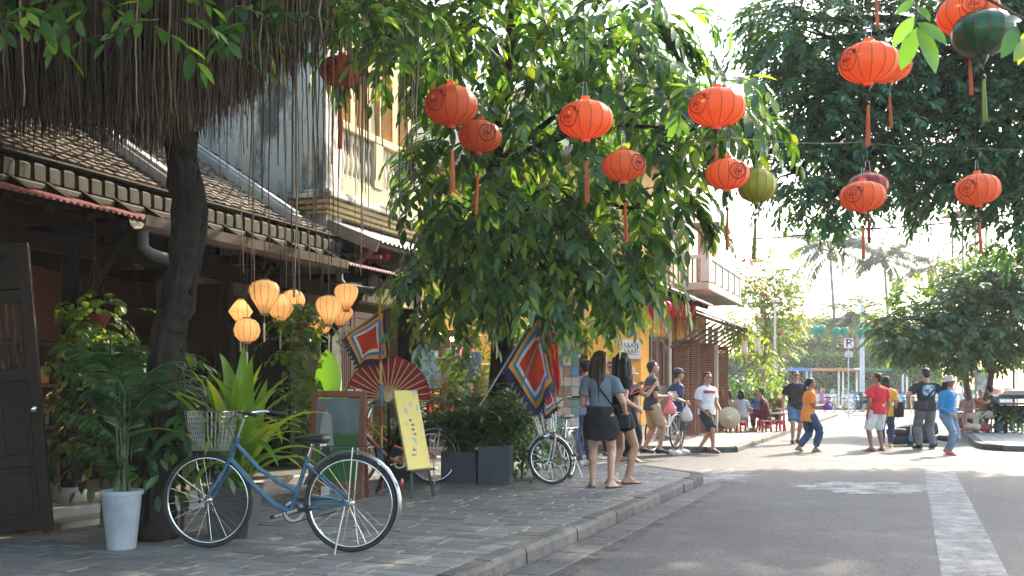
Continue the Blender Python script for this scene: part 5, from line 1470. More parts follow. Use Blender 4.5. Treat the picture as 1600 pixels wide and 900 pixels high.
cb = thing('chalkboard', 'framed picture board with a person in a green field leaning on the pavement', 'board', GX(523, 784), rot=(R(-9), 0, R(-6)))
W, H = .60, 1.17; z0 = .02
def cbprint(N, Lk, u, v, uv):
    n = N.new('ShaderNodeTexNoise'); n.inputs['Scale'].default_value = 5; n.inputs['Detail'].default_value = 6; Lk.new(uv, n.inputs['Vector'])
    mp = N.new('ShaderNodeMapping'); mp.inputs['Scale'].default_value = (30, 4, 1); Lk.new(uv, mp.inputs['Vector'])
    g = N.new('ShaderNodeTexNoise'); g.inputs['Scale'].default_value = 2; g.inputs['Detail'].default_value = 4; Lk.new(mp.outputs['Vector'], g.inputs['Vector'])
    skyc = mixc(N, Lk, n.outputs['Fac'], (.06, .08, .09), (.22, .26, .27))
    grass = mixc(N, Lk, g.outputs['Fac'], (.012, .05, .015), (.05, .19, .035))
    edge = mathn(N, Lk, 'ADD', mathn(N, Lk, 'MULTIPLY', g.outputs['Fac'], .28), .46)
    return mixc(N, Lk, mathn(N, Lk, 'LESS_THAN', v, edge), skyc, grass)
grid_cloth('picture', lambda u, v: Vector((-W / 2 + .06 + u * (W - .12), -.012, z0 + .14 + v * (H - .22))), 4, 4, UVMAT('field picture', cbprint, .35), cb, False)
for x in (-W / 2 + .03, W / 2 - .03): MB().cbox((x, 0, H / 2 + z0), (.06, .045, H), .008).build('frame_stile', wood_red, cb)
for z in (H + z0 - .03, .17): MB().cbox((0, 0, z), (W - .121, .044, .07), .008).build('frame_rail', wood_red, cb)
for x in (-W / 2 + .04, W / 2 - .04):
    mbb = MB(); mbb.bar((x, .03, .95), (x, .40, .02), .045, .03); mbb.build('leg', wood_red, cb)
mb = MB(); fx = -.11   # printed figure: head, pale shawl, dark skirt
def cut(pts, mat, nm, yy): MB().poly([(fx + x, -.0135 - yy, z0 + .14 + z) for x, z in pts], .0015, (0, -1, 0)).build(nm, mat, cb)
cut([(-.075, .38), (-.05, .40), (.0, .42), (.05, .38), (.075, .44), (.05, .62), (.03, .76), (-.02, .82), (-.055, .78), (-.08, .62)], M('printed shawl', (.34, .32, .29), .5), 'printed_figure', 0)
cut([(-.055 + .032 * math.cos(a), .85 + .045 * math.sin(a)) for a in np.linspace(0, 2 * PI, 12, endpoint=False)], M('printed face', (.25, .11, .07), .5), 'printed_figure', .0008)
cut([(-.06, .30), (.05, .30), (.045, .42), (-.05, .42)], M('printed skirt', (.03, .035, .04), .5), 'printed_figure', .0004)
for x in (.12, .21): MB().cbox((x, -.0, H + z0 + .012), (.06, .03, .024), .004).build('clip', M('white clip', (.7, .7, .7), .5), cb)
MB().cbox((-.1, -.03, .09), (.09, .012, .14), .004).build('price_card', M('pale card', (.6, .58, .52), .7), cb)

eb = thing('easel_sign', 'narrow yellow poster board on a black easel seen at an angle', 'sign', GX(655, 777), rz=R(57))
def ebprint(N, Lk, u, v, uv):
    n = N.new('ShaderNodeTexNoise'); n.inputs['Scale'].default_value = 4.2; n.inputs['Detail'].default_value = 2; Lk.new(uv, n.inputs['Vector'])
    n2 = N.new('ShaderNodeTexNoise'); n2.inputs['Scale'].default_value = 5.5; n2.inputs['Detail'].default_value = 1; Lk.new(uv, n2.inputs['Vector'])
    c = mixc(N, Lk, mathn(N, Lk, 'GREATER_THAN', n.outputs['Fac'], .63), (.80, .62, .16), (.25, .45, .50))
    return mixc(N, Lk, mathn(N, Lk, 'GREATER_THAN', n2.outputs['Fac'], .68), c, (.65, .30, .38))
tilt = Matrix.Rotation(R(-13), 3, 'X')
def ebfn(u, v): return tilt @ Vector((-.20 + .40 * u, -.014, .02 + .88 * v)) + Vector((0, 0, .30))
grid_cloth('poster', ebfn, 6, 10, UVMAT('yellow poster', ebprint, .5), eb, False)
MB().cbox(tilt @ Vector((0, 0, .46)) + Vector((0, 0, .30)), (.41, .022, .90), .004, tilt).build('backing', M('board edge', (.55, .45, .2), .7), eb)
MB().cbox((0, -.03, .30), (.44, .06, .025), .006).build('ledge', black_pl, eb)
for x in (-.15, .15): mbb = MB(); mbb.bar((x, -.01, .3), (x * 1.25, -.05, 0), .03, .03); mbb.build('leg', black_pl, eb)
mbb = MB(); mbb.bar(tilt @ Vector((0, .02, .75)) + Vector((0, 0, .3)), (0, .62, 0), .03, .03); mbb.build('leg', black_pl, eb)
# ornamental curls on the poster (unreadable script)
mb = MB(); g = random.Random(9)
for (cu, cv, s_) in ((.35, .18, .09), (.4, .24, .06), (.5, .5, .04), (.52, .56, .04), (.45, .62, .04), (.55, .44, .04)):
    q = []
    for k in range(18):
        a = k * .8; q.append(ebfn(cu - s_ + 2 * s_ * k / 17 + .03 * math.cos(a), cv + .012 * math.sin(a)) + Vector((0, -.004, 0)))
    mb.tube(q, .0028, 4)
mb.build('script', M('poster ink', (.10, .14, .35), .6), eb)

ws = thing('script_sign', 'white board with black handwritten script on the yellow corner wall', 'sign', PX(987, 545, 21.0), rz=0)
p0 = S(CT - .06, -2.95); ws.location = (PX(985, 546, p0.y).x, p0.y, PX(985, 546, p0.y).z); ws.rotation_euler = (0, 0, STREET)
MB().cbox((0, 0, 0), (.44, .03, .42), .006).build('board', M('white board', (.66, .66, .62), .6, .1, 4), ws)
mb = MB(); g = random.Random(19)
for row, z in enumerate((.1, -.03)):
    q = []
    for k in range(22):
        a = k * 1.05; q.append((-.14 + .0135 * k + .016 * math.cos(a), -.02, z + .045 * math.sin(a) * (1 if k % 5 else 1.7)))
    mb.tube(q, .007, 4)
mb.tube([(-.12, -.02, -.12), (.05, -.02, -.10), (.15, -.02, -.13)], .005, 4); mb.tube([(.17, -.02, .12), (.165, -.02, 0)], .01, 4); mb.tube([(.165, -.02, -.045), (.164, -.02, -.06)], .012, 4)
mb.build('script', ink, ws)
# ================================================================== bicycles
def wheel_part(root, name, c, Rw, steer_par=None, tyre=rubber, rimm=chrome, seed=0):
    w = bpy.data.objects.new(name, None); link(w, steer_par or root); w.location = c; w.rotation_euler = (0, seed, 0)
    ring = lambda r: [(r * math.cos(2 * PI * k / 44), 0, r * math.sin(2 * PI * k / 44)) for k in range(44)]
    MB().tube(ring(Rw - .018), .018, 8, closed=True).build('tyre', tyre, w, True, 180)
    mb = MB(); mb.tube(ring(Rw - .040), .009, 6, closed=True); mb.build('rim', rimm, w, True, 180)
    mb = MB()
    for k in range(32):
        a = 2 * PI * k / 32; s_ = 1 if k % 2 else -1; b = a + (.55 if (k // 2) % 2 else -.55)
        mb.tube([(.022 * math.cos(b), s_ * .022, .022 * math.sin(b)), ((Rw - .045) * math.cos(a), 0, (Rw - .045) * math.sin(a))], .0013, 3, cap=False)
    mb.build('spokes', chrome, w)
    MB().lathe([(.012, -.05), (.024, -.03), (.016, -.02), (.016, .02), (.024, .03), (.012, .05)], 10, rot=Matrix.Rotation(R(90), 3, 'X')).build('hub', chrome, w, True)
    return w
def bicycle(label, loc, yaw, col, steer=0.0, basket=True, Rw=.34, rack=True, guard=metal_grey, stand=True, name='bicycle', chainguard=True, tyre=rubber, lamp=False, lean=0.0, basket_m=metal_grey, saddle_m=None, group=None, wbase=.54):
    r = thing(name, label, 'bicycle', loc, rot=(R(lean), 0, R(yaw)), group=group)
    wb = wbase; fh = Vector((wb, 0, Rw)); rh = Vector((-wb, 0, Rw)); BBk = Vector((-.10, 0, .285)); hb = Vector((.405, 0, .64)); ht = Vector((.335, 0, .83)); sc = Vector((-.235, 0, .70))
    mb = MB()
    mb.tube([ht + (ht - hb) * .1, hb], .022, 10)
    mb.tube([ht.lerp(hb, .2), Vector((.15, 0, .60)), Vector((-.03, 0, .49)), Vector((-.155, 0, .44))], .0165, 10)
    mb.tube([ht.lerp(hb, .8), Vector((.18, 0, .46)), Vector((.03, 0, .335)), BBk], .02, 10)
    mb.tube([sc, BBk], .017, 10)
    mb.lathe([(.026, -.04), (.026, .04)], 12, BBk, rot=Matrix.Rotation(R(90), 3, 'X'))
    for s_ in (-1, 1):
        mb.tube([BBk + Vector((-.02, s_ * .03, 0)), rh + Vector((0, s_ * .06, 0))], .010, 8)
        mb.tube([sc + (BBk - sc) * .12 + Vector((0, s_ * .018, 0)), rh + Vector((0, s_ * .06, 0))], .008, 8)
    mb.build('frame', col, r, True)
    MB().tube([sc, sc + (sc - BBk) * .22], .013, 10).build('seat_post', chrome, r, True)
    sd = sc + (sc - BBk) * .22; mb = MB()
    mb.etube([sd + Vector((-.13, 0, .045)), sd + Vector((-.11, 0, .045)), sd + Vector((-.04, 0, .042)), sd + Vector((.04, 0, .04)), sd + Vector((.12, 0, .034)), sd + Vector((.145, 0, .03))], [.03, .085, .09, .055, .028, .012], [.018, .035, .036, .028, .02, .01], (0, 1, 0), 14)
    mb.build('saddle', saddle_m or black_pl, r, True, 60)
    mb = MB()
    for s_ in (-1, 1): mb.tube([sd + Vector((-.08, s_ * .035, .0)), sd + Vector((-.08, s_ * .035, -.02))], .014, 8)
    mb.build('saddle_spring', chrome, r, True)
    wheel_part(r, 'rear_wheel', rh, Rw, tyre=tyre, seed=.2)
    # steering group turns about the head tube
    st = bpy.data.objects.new('steering', None); link(st, r); axis = (ht - hb).normalized(); st.location = hb
    st.rotation_mode = 'QUATERNION'; st.rotation_quaternion = Matrix.Rotation(R(steer), 3, axis).to_quaternion()
    o = hb; fm = MB()
    for s_ in (-1, 1): fm.tube([Vector((0, s_ * .02, -.005)), Vector((.012, s_ * .045, -.05)), (fh - o).lerp(Vector((0, 0, 0)), .35) + Vector((-.012, s_ * .05, 0)), fh - o + Vector((0, s_ * .052, 0))], [.012, .013, .012, .009], 8)
    fm.build('fork', col, st, True)
    wheel_part(r, 'front_wheel', fh - o, Rw, st, tyre=tyre, seed=.5)
    q = ht - o; hs = q + axis * .16; mb = MB(); mb.tube([q, hs], .011, 8); mb.build('stem', chrome, st, True)
    mb = MB(); half = [(0.03, 0, 0), (.03, .06, .005), (.0, .16, .04), (-.07, .24, .05), (-.19, .275, .03)]
    full = [hs + Vector((x, -y, z)) for x, y, z in reversed(half)] + [hs + Vector((x, y, z)) for x, y, z in half[1:]]
    mb.tube(full, .0105, 8); mb.build('handlebar', chrome, st, True)
    for s_ in (-1, 1):
        MB().tube([hs + Vector((-.10, s_ * .252, .045)), hs + Vector((-.215, s_ * .28, .027))], .015, 8).build('grip', black_pl, st, True)
        MB().tube([hs + Vector((-.06, s_ * .235, .04)), hs + Vector((-.08, s_ * .25, .015)), hs + Vector((-.17, s_ * .27, -.0))], .005, 5).build('brake_lever', chrome, st)
    MB().tube([hs + Vector((0, .16, .035)), hs + Vector((.10, .08, -.04)), hs + Vector((.06, .02, -.2)), Vector((.02, .02, -.03))], .0035, 5).build('brake_cable', black_pl, st)
    if basket:
        mb = MB(); c = Vector((fh.x - .03, 0, fh.z + Rw + .02)) - o; bw, bd, tw, td, h = .11, .105, .155, .145, .29
        def cor(f): w = bw + (tw - bw) * f; d = bd + (td - bd) * f; return w, d
        for k in range(9):
            f = (k / 8); w, d = cor(f); z = h * f; rr = .0045 if k in (0, 8) else .0022
            mb.tube([c + Vector((-d, -w, z)), c + Vector((d, -w, z)), c + Vector((d, w, z)), c + Vector((-d, w, z))], rr, 4, closed=True)
        for k in range(9):
            f = -1 + 2 * k / 8
            for (ax_) in (0, 1):
                for s_ in (-1, 1):
                    p0 = Vector((f * bd, s_ * bw, 0)) if ax_ else Vector((s_ * bd, f * bw, 0)); p1 = Vector((f * td, s_ * tw, h)) if ax_ else Vector((s_ * td, f * tw, h)); mb.tube([c + p0, c + p1], .0022, 4, cap=False)
            mb.tube([c + Vector((f * bd, -bw, 0)), c + Vector((f * bd, bw, 0))], .0022, 4, cap=False)
        mb.build('basket', basket_m, st)
    if lamp: MB().ell(Vector((.12, 0, -.02)), (.06, .045, .045)).build('head_lamp', chrome, st, True)
    def arc_guard(par, c, a0, a1, name):
        mb = MB(); n = 22; vs = []
        for i in range(n + 1):
            a = R(a0 + (a1 - a0) * i / n)
            for y, dr in ((-.028, .0), (-.018, .014), (0, .019), (.018, .014), (.028, 0)):
                rr = Rw + .012 + dr; vs.append(c + Vector((rr * math.cos(a), y, rr * math.sin(a))))
        mb.add(vs, [(i * 5 + k, i * 5 + k + 1, i * 5 + 6 + k, i * 5 + 5 + k) for i in range(n) for k in range(4)]); mb.build(name, guard, par, True, 180)
    arc_guard(r, rh, 20, 205, 'rear_mudguard'); arc_guard(st, fh - o, 35, 175, 'front_mudguard') if not basket or True and lamp else None
    if rack:
        mb = MB(); z = Rw * 2 + .055
        for y in (-.06, 0, .06): mb.tube([Vector((-.24, y, z)), Vector((-.72, y, z))], .005, 5)
        for x in (-.26, -.42, -.58, -.72): mb.tube([Vector((x, -.06, z)), Vector((x, .06, z))], .005, 5)
        for s_ in (-1, 1): mb.tube([Vector((-.60, s_ * .06, z)), rh + Vector((-.005, s_ * .062, .01))], .005, 5)
        mb.build('rack', chrome, r)
    ck = bpy.data.objects.new('crank', None); link(ck, r); ck.location = BBk; ck.rotation_euler = (0, R(15), 0)
    MB().lathe([(.085, .045), (.085, .049), (.06, .049), (.06, .045)], 26, rot=Matrix.Rotation(R(90), 3, 'X'), cap=False).build('chainring', metal_grey, ck)
    mb = MB()
    for s_ in (-1, 1): mb.bar((0, s_ * .06, 0), (s_ * -.165, s_ * .075, 0), .018, .014, up=(0, 1, 0))
    mb.build('crank_arm', chrome, ck)
    for s_ in (-1, 1): MB().cbox((s_ * -.165, s_ * .12, 0), (.09, .075, .022), .006).build('pedal', black_pl, ck)
    if chainguard:
        mb = MB()
        for s_ in (1, -1): mb.tube([BBk + Vector((.085 * math.cos(a), -.047, .085 * math.sin(a))) for a in np.linspace(R(-90), R(90), 8)][::s_] if s_ == 1 else [BBk + Vector((0, -.047, .083)), rh + Vector((0, -.05, .035))], .004, 4)
        mb.tube([BBk + Vector((0, -.047, -.083)), rh + Vector((0, -.05, -.035))], .004, 4); mb.build('chain', M('oily chain', (.05, .045, .04), .5, metal=.6), r)
        mb = MB(); mb.bar(BBk + Vector((.06, -.062, .045)), rh + Vector((.12, -.066, .035)), .006, .055); mb.build('chain_cover', col, r)
    if stand:
        mb = MB(); mb.tube([rh + Vector((.03, .05, -.02)), rh + Vector((.045, .12, -Rw * .55)), rh + Vector((.06, .17, -Rw + .005))], .008, 6); mb.build('kickstand', metal_grey, r, True)
    MB().ell(rh + Vector((-Rw - .03, 0, .16)), (.012, .025, .03)).build('reflector', M('red reflector', (.35, .02, .02), .3), r, True)
    return r
blue_p = M('scuffed blue paint', (.018, .085, .155), .42, .3, 14, .08, 60, coat=.15, col2=(.06, .145, .215), contrast=(.35, .72))
org_p = M('orange paint', (.55, .13, .02), .35, .2, 10, coat=.3)
slv_p = M('silver paint', (.52, .52, .53), .35, .15, 10, metal=.5)
wht_p = M('cream white paint', (.65, .63, .57), .35, .12, 10)
f0 = GX(322, 856); r0 = GX(549, 863); mid = (f0 + r0) / 2; yaw0 = math.degrees(math.atan2((f0 - r0).y, (f0 - r0).x))
bicycle('scuffed blue city bicycle with wire basket parked in the foreground', mid, yaw0, blue_p, steer=3, lean=1.5, Rw=.36, wbase=.566)
f0 = GX(548, 762); r0 = GX(679, 756); bicycle('orange bicycle half hidden behind the picture board and yellow easel', (f0 + r0) / 2, math.degrees(math.atan2((f0 - r0).y, (f0 - r0).x)), org_p, basket=False, lamp=True, guard=slv_p, steer=4)
f0 = GX(862, 757); dirn = Vector((-.30, -1, 0)).normalized(); ctr = f0 - dirn * .50
bicycle('silver bicycle facing the viewer beside the planters', ctr, math.degrees(math.atan2(dirn.y, dirn.x)), slv_p, steer=-48, Rw=.31, guard=slv_p, lamp=True, basket_m=chrome)
f0 = GX(1020, 706); r0 = f0 + Vector((.60, .9, 0)); bicycle('cream bicycle with white mudguards behind the walking tourists', (f0 + r0) / 2, math.degrees(math.atan2((f0 - r0).y, (f0 - r0).x)), wht_p, basket=False, guard=wht_p, lamp=True, saddle_m=wood_red)
f0 = GX(886, 722); bicycle('second silver bicycle half hidden behind the two tall tourists', f0 + Vector((-.15, .5, 0)), -68, slv_p, basket=False, guard=wht_p, steer=10)
f0 = GX(1312, 647, 0); bicycle('far yellow bicycle parked by the quay, tiny', f0, 185, M('yellow paint', (.6, .42, .1), .5), basket=False)

# ================================================================== pots and plants
def pot_palm(label, base, pot_mat, hpot, r0, r1, nfr, Lf, seed, name='potted_palm', frm=lf_palm, spread=1.0):
    T = thing(name, label, 'plant', base); rg = random.Random(seed)
    mb = MB()
    for k in range(7): mb.tube([(rg.uniform(-.05, .05), rg.uniform(-.05, .05), hpot - .06), (rg.uniform(-.07, .07), rg.uniform(-.07, .07), hpot + rg.uniform(.4, .8))], [.012, .008], 6)
    mb.build('canes', M('palm cane', (.06, .09, .03), .6), T, True)
    MB().lathe([(r0 * .96, 0), (r0, .01), (r1 * .97, hpot - .03), (r1 * 1.06, hpot - .03), (r1 * 1.07, hpot), (r1 * .95, hpot), (r1 * .93, hpot - .05), (.01, hpot - .05)], 24).build('pot', pot_mat, T, True)
    ms = [frond_mesh(Lf * rg.uniform(.9, 1.1), 26, Lf * .30, (R(e), R(e - 85)), frm, seed * 7 + k, .12) for k, e in enumerate((99, 93, 86, 78))]
    for k in range(nfr):
        m = ms[k % 4]; inst('frond', m, T, (rg.uniform(-.06, .06), rg.uniform(-.06, .06), hpot - .04 + rg.uniform(0, .8)), (rg.uniform(-.15, .15), rg.uniform(-.12, .12), k * 2.399 + rg.uniform(-.3, .3)), rg.uniform(.7, 1.1) * spread)
    return T
white_pot = M('white glazed pot', (.20, .23, .26), .55, .15, 4, .1, 20, col2=(.38, .42, .46), contrast=(.25, .6))
pp = pot_palm('dark palm in a tall white pot at the foot of the banyan', GX(190, 857), white_pot, .44, .105, .15, 24, .60, 5)
pot_palm('second dark palm clump crowding behind the white pot', GX(238, 826), M('dark clay pot', (.08, .05, .04), .7), .34, .12, .16, 28, .74, 6)
def strap_mesh(L_, W_, a0, a1, mat, fold=.25, seed=0):
    n = 12; mb = MB(); p = Vector((0, 0, 0)); a = R(a0); vs = []
    for i in range(n + 1):
        f = i / n; w = W_ / 2 * (min(1, .35 + f * 2.2) * (1 - max(0, f - .45) / .55) ** .8 if f < 1 else 0)
        z = Vector((0, -math.sin(a), math.cos(a)))
        vs += [p + Vector((-w, 0, 0)) + z * w * fold, p.copy(), p + Vector((w, 0, 0)) + z * w * fold]
        a += R(a1 - a0) / n * (.4 + 1.2 * f); p = p + Vector((0, math.cos(a), math.sin(a))) * L_ / n
    mb.add(vs, [(i * 3 + k, i * 3 + k + 1, i * 3 + 4 + k, i * 3 + 3 + k) for i in range(n) for k in (0, 1)])
    return mb.mesh('leaf', mat, True, 180)
# strap-leaved plant in dark tapered planter behind the blue bicycle
bp = GX(365, 838); SPt = thing('strap_leaf_plant', 'bright yellow-green strap-leaved plant in a dark tapered planter behind the bicycle', 'plant', bp)
mb = MB(); vs = [(sx * w, sy * w, z) for z, w in ((0, .15), (.42, .20), (.42, .18), (.36, .178)) for sx, sy in ((-1, -1), (1, -1), (1, 1), (-1, 1))]
mb.add(vs, [(3, 2, 1, 0)] + [(l * 4 + i, l * 4 + (i + 1) % 4, l * 4 + 4 + (i + 1) % 4, l * 4 + 4 + i) for l in range(3) for i in range(4)] + [(12, 13, 14, 15)]); mb.build('planter', M('dark slate', (.045, .047, .05), .6, .25, 8, .1), SPt)
g = random.Random(14); ms = [strap_mesh(1.05, .14, 80, 20, lf_strap), strap_mesh(1.05, .13, 66, -25, lf_strap), strap_mesh(.95, .12, 52, -55, lf_strap), strap_mesh(.95, .15, 84, 55, lf_strap)]
for k in range(72):
    inst('leaf', ms[k % 4], SPt, (g.uniform(-.05, .1), g.uniform(-.06, .06), .38 + g.uniform(0, .25)), (g.uniform(-.12, .12), g.uniform(-.15, .15), k * 2.4 + g.uniform(-.3, .3)), g.uniform(.7, 1.12))
# banana-like plant
bp = GX(510, 752); BN = thing('banana_plant', 'banana plant with broad upright leaves behind the picture board', 'plant', bp)
lf_ban = LEAF('banana leaf', (.05, .14, .03), (.10, .22, .05), (.14, .25, .05), .45, .3, obj=True)
def ban_mesh(L_, W_, a0, a1):
    n = 12; mb = MB(); p = Vector((0, 0, 0)); a = R(a0); vs = []
    for i in range(n + 1):
        f = i / n; w = W_ / 2 * (math.sin(PI * min(1, max(0, (f - .18) / .82))) ** .55 if f > .18 else .02); w = max(w, .008)
        z = Vector((0, -math.sin(a), math.cos(a))); vs += [p + Vector((-w, 0, 0)) + z * w * .3, p + Vector((-w * .5, 0, 0)) + z * w * .12, p.copy(), p + Vector((w * .5, 0, 0)) + z * w * .12, p + Vector((w, 0, 0)) + z * w * .3]
        a += R(a1 - a0) / n; p = p + Vector((0, math.cos(a), math.sin(a))) * L_ / n
    mb.add(vs, [(i * 5 + k, i * 5 + k + 1, i * 5 + 6 + k, i * 5 + 5 + k) for i in range(n) for k in range(4)]); return mb.mesh('leaf', lf_ban, True, 180)
MB().lathe([(.12, 0), (.16, .3), (.17, .3), (.15, .28), (.01, .28)], 18).build('pot', M('terracotta', (.28, .12, .07), .8), BN, True)
for (a0, a1, L_, W_, rz, z) in ((93, 84, 1.0, .34, 170, .72), (80, 40, .85, .32, -75, .62), (70, 20, .8, .28, -50, .6), (88, 60, .6, .2, 100, .5), (75, 10, .7, .24, 60, .5), (70, 0, .7, .24, -120, .45)):
    o = inst('leaf', ban_mesh(L_, W_, a0, a1), BN, (0, 0, z), (0, 0, R(rz)))
    if rz == 170: o.rotation_euler = (R(4), 0, R(178))
MB().tube([(0, 0, .2), (0, 0, .9)], [.05, .03], 8).build('stem', M('banana stem', (.2, .25, .1), .6), BN, True)
vine_later = True
# hanging pots with pothos
def pothos(label, c, potr, seed, spreads, n, name='hanging_plant', leafs=.085):
    rg = random.Random(seed); T = thing(name, label, 'plant', c); st = []; dr = []
    MB().lathe([(potr * .6, -potr * .9), (potr, -.02), (potr * 1.05, 0), (potr * .9, 0), (.01, -.03)], 18).build('pot', M('dark red pot', (.16, .02, .018), .35), T, True)
    mb = MB()
    for k in range(3): a = k * 2.094; mb.tube([(math.cos(a) * potr, math.sin(a) * potr, 0), (0, 0, .55)], .003, 4)
    mb.tube([(0, 0, .55), (0, 0, 2.9 - c.z)], .003, 4); mb.build('hanger', ink, T)
    for k in range(n):
        dx, dy, dz = spreads; p = Vector((rg.gauss(0, dx), rg.gauss(0, dy), rg.uniform(-dz, .22))); st.append(p); a = rg.uniform(0, 6.28); dr.append((math.cos(a), math.sin(a), .2))
    P, D, U, Sc, tw = shoots(st, dr, rg, .25, 6, leafs, grav=.9, segs=4)
    V_, T_ = scatter(LEAF_HEART, P, D, U, Sc); tag(link(bpy.data.objects.new('foliage', np_mesh('foliage', V_, T_, lf_vine, True)), T), kind='stuff')
    twig_mesh('stems', tw, .003, M('vine stem', (.08, .10, .03), .7), T)
pothos('leafy pothos trailing from a hanging red pot at the left, by the posts', PX(148, 492, 8.9), .13, 3, (.16, .14, 1.15), 150)
pothos('leafy pothos trailing from a red hanging pot among the paper lanterns', PX(468, 505, 11.3), .09, 4, (.13, .10, 1.2), 150)
# vines on the yellow corner shop and hanging leaves near trunk
def vine_mass(label, cells, seed, mat, leafs=.09, n=60, name='climbing_vine'):
    hang = name == 'climbing_vine'
    rg = random.Random(seed); c0 = PX(*cells[0][:3]); T = thing(name, label, 'plant', (c0.x, c0.y, SW)); st = []; dr = []; o = Vector(T.location)
    for (x, y, Y, rx, rz) in cells:
        for k in range(n):
            st.append(PX(x + rg.gauss(0, rx * .5), y + rg.gauss(0, rz * .5), Y + rg.uniform(-.3, .3)) - o); a = rg.uniform(0, 6.28); dr.append((math.cos(a), math.sin(a), -.2))
    P, D, U, Sc, tw = shoots(st, dr, rg, leafs * 3.5, 6, leafs, grav=.9, segs=4)
    V_, T_ = scatter(LEAF_HEART if leafs < .12 else LEAF_SM, P, D, U, Sc); tag(link(bpy.data.objects.new('foliage', np_mesh('foliage', V_, T_, mat, True)), T), kind='stuff')
    mb = MB()
    for (x, y, Y, rx, rz) in cells: mb.tube([PX(x, y + rz * .7, Y) - o if hang else Vector((PX(x, y, Y).x - o.x, PX(x, y, Y).y - o.y, 0)), PX(x + 3, y, Y) - o, PX(x - 4, y - rz, Y) - o], [.004, .006, .008] if hang else [.02, .015, .006], 5)
    mb.build('stem', twig_m, T)
vine_mass('dark leafy shrub crowding the foot of the banyan trunk', [(285, 600, 8.3, 26, 60), (255, 680, 8.2, 36, 60), (160, 650, 8.6, 30, 60), (215, 560, 8.5, 30, 40)], 19, lf_palm, .17, 40, 'undergrowth_shrub')
vine_mass('green vine hanging across the dark shop front left of the tree trunk', [(735, 500, 13.9, 14, 70), (745, 440, 13.9, 25, 50), (690, 470, 14.2, 25, 40), (715, 560, 14, 18, 40)], 5, lf_vine, .10, 26)
vine_mass('yellow-green sunlit vine hanging over the middle shop front', [(830, 500, 15, 40, 40), (900, 500, 15, 45, 35), (800, 560, 15, 20, 60), (980, 480, 16, 30, 30)], 6, lf_bright, .16, 34)
vine_mass('sunlit vines draping the dark eave beyond the red lanterns', [(1165, 520, 29, 22, 25), (1195, 560, 30, 22, 30), (1150, 500, 28, 15, 15), (1210, 600, 31, 12, 30)], 7, lf_bright, .17, 40)
vine_mass('green potted shrub with fronds beside the seated group on the far sidewalk', [(1168, 604, 31.5, 20, 16), (1152, 598, 31, 12, 18), (1185, 610, 31.5, 18, 12)], 8, lf_shrub, .20, 36, 'potted_shrub')
vine_mass('low dark plants along the counter at the right edge', [(1560, 640, 27.5, 16, 14), (1590, 645, 27.5, 20, 16)], 9, lf_shrub, .18, 30, 'potted_shrub')
# square planters with dense leafy shrubs
def planter(label, x0, x1, ytop, ybot, seed, Yo=0, shrub_h=1.0, n=110):
    a = GX((x0 + x1) / 2, ybot); w = (x1 - x0) / F * a.y; h = (ybot - ytop) / F * a.y; d = w
    T = thing('planter_shrub', label, 'plant', (a.x, a.y + d / 2, SW), STREET * .35); rg = random.Random(seed); mb = MB()
    t = .022
    for sx, sy, lx, ly in ((0, -1, w, t), (0, 1, w, t), (-1, 0, t, d - 2 * t - .002), (1, 0, t, d - 2 * t - .002)): mb.cbox((sx * (w / 2 - t / 2), sy * (d / 2 - t / 2), h / 2), (lx, ly, h), .004)
    mb.box((0, 0, h - .05), (w - 2 * t - .004, d - 2 * t - .004, .02)); mb.build('planter', M('blue-grey planter', (.035, .045, .058), .5, .25, 6, .05, 30), T)
    P = []; D = []; U = []; Sc = []; tw = []
    for k in range(n):
        a0 = rg.uniform(0, 6.28); lean = rg.uniform(.05, .75); L_ = shrub_h * rg.uniform(.6, 1.15); p = Vector((rg.uniform(-w / 3, w / 3), rg.uniform(-d / 3, d / 3), h - .05)); dd = Vector((math.cos(a0) * lean, math.sin(a0) * lean, 1)).normalized(); pts = [p.copy()]
        for i in range(5): dd = (dd + Vector((math.cos(a0) * .06, math.sin(a0) * .06, -.10))).normalized(); p = p + dd * L_ / 5; pts.append(p.copy())
        tw.append(pts)
        for j in range(16):
            f = .2 + .8 * j / 15; x = min(f * 5, 4.999); i = int(x); q = pts[i].lerp(pts[i + 1], x - i); b = rg.uniform(0, 6.28)
            P.append(q); D.append((math.cos(b), math.sin(b), rg.uniform(-.5, .7))); U.append((rg.uniform(-.4, .4), rg.uniform(-.4, .4), 1)); Sc.append(rg.uniform(.11, .21))
    ar = lambda q: np.array([tuple(v) for v in q]); V_, T_ = scatter(leaf_tpl(.2, .3, .25, 4), ar(P), ar(D), ar(U), np.array(Sc))
    tag(link(bpy.data.objects.new('foliage', np_mesh('foliage', V_, T_, lf_shrub, True)), T), kind='stuff'); twig_mesh('stems', tw, .005, M('shrub stem', (.07, .08, .03), .8), T)
    return T
planter('dense shrub in the left of two blue-grey square planters', 692, 748, 706, 755, 1)
planter('dense shrub in the right of two blue-grey square planters', 750, 800, 697, 757, 2)
planter('darker planter shrub behind the orange bicycle', 600, 660, 700, 752, 3, n=40, shrub_h=.5)
vine_mass('leafy weeds around the silver bicycle beside the planters', [(815, 700, 13.2, 20, 25), (835, 680, 13.2, 16, 25), (800, 650, 13.4, 22, 25)], 10, lf_shrub, .17, 26, 'roadside_shrub')
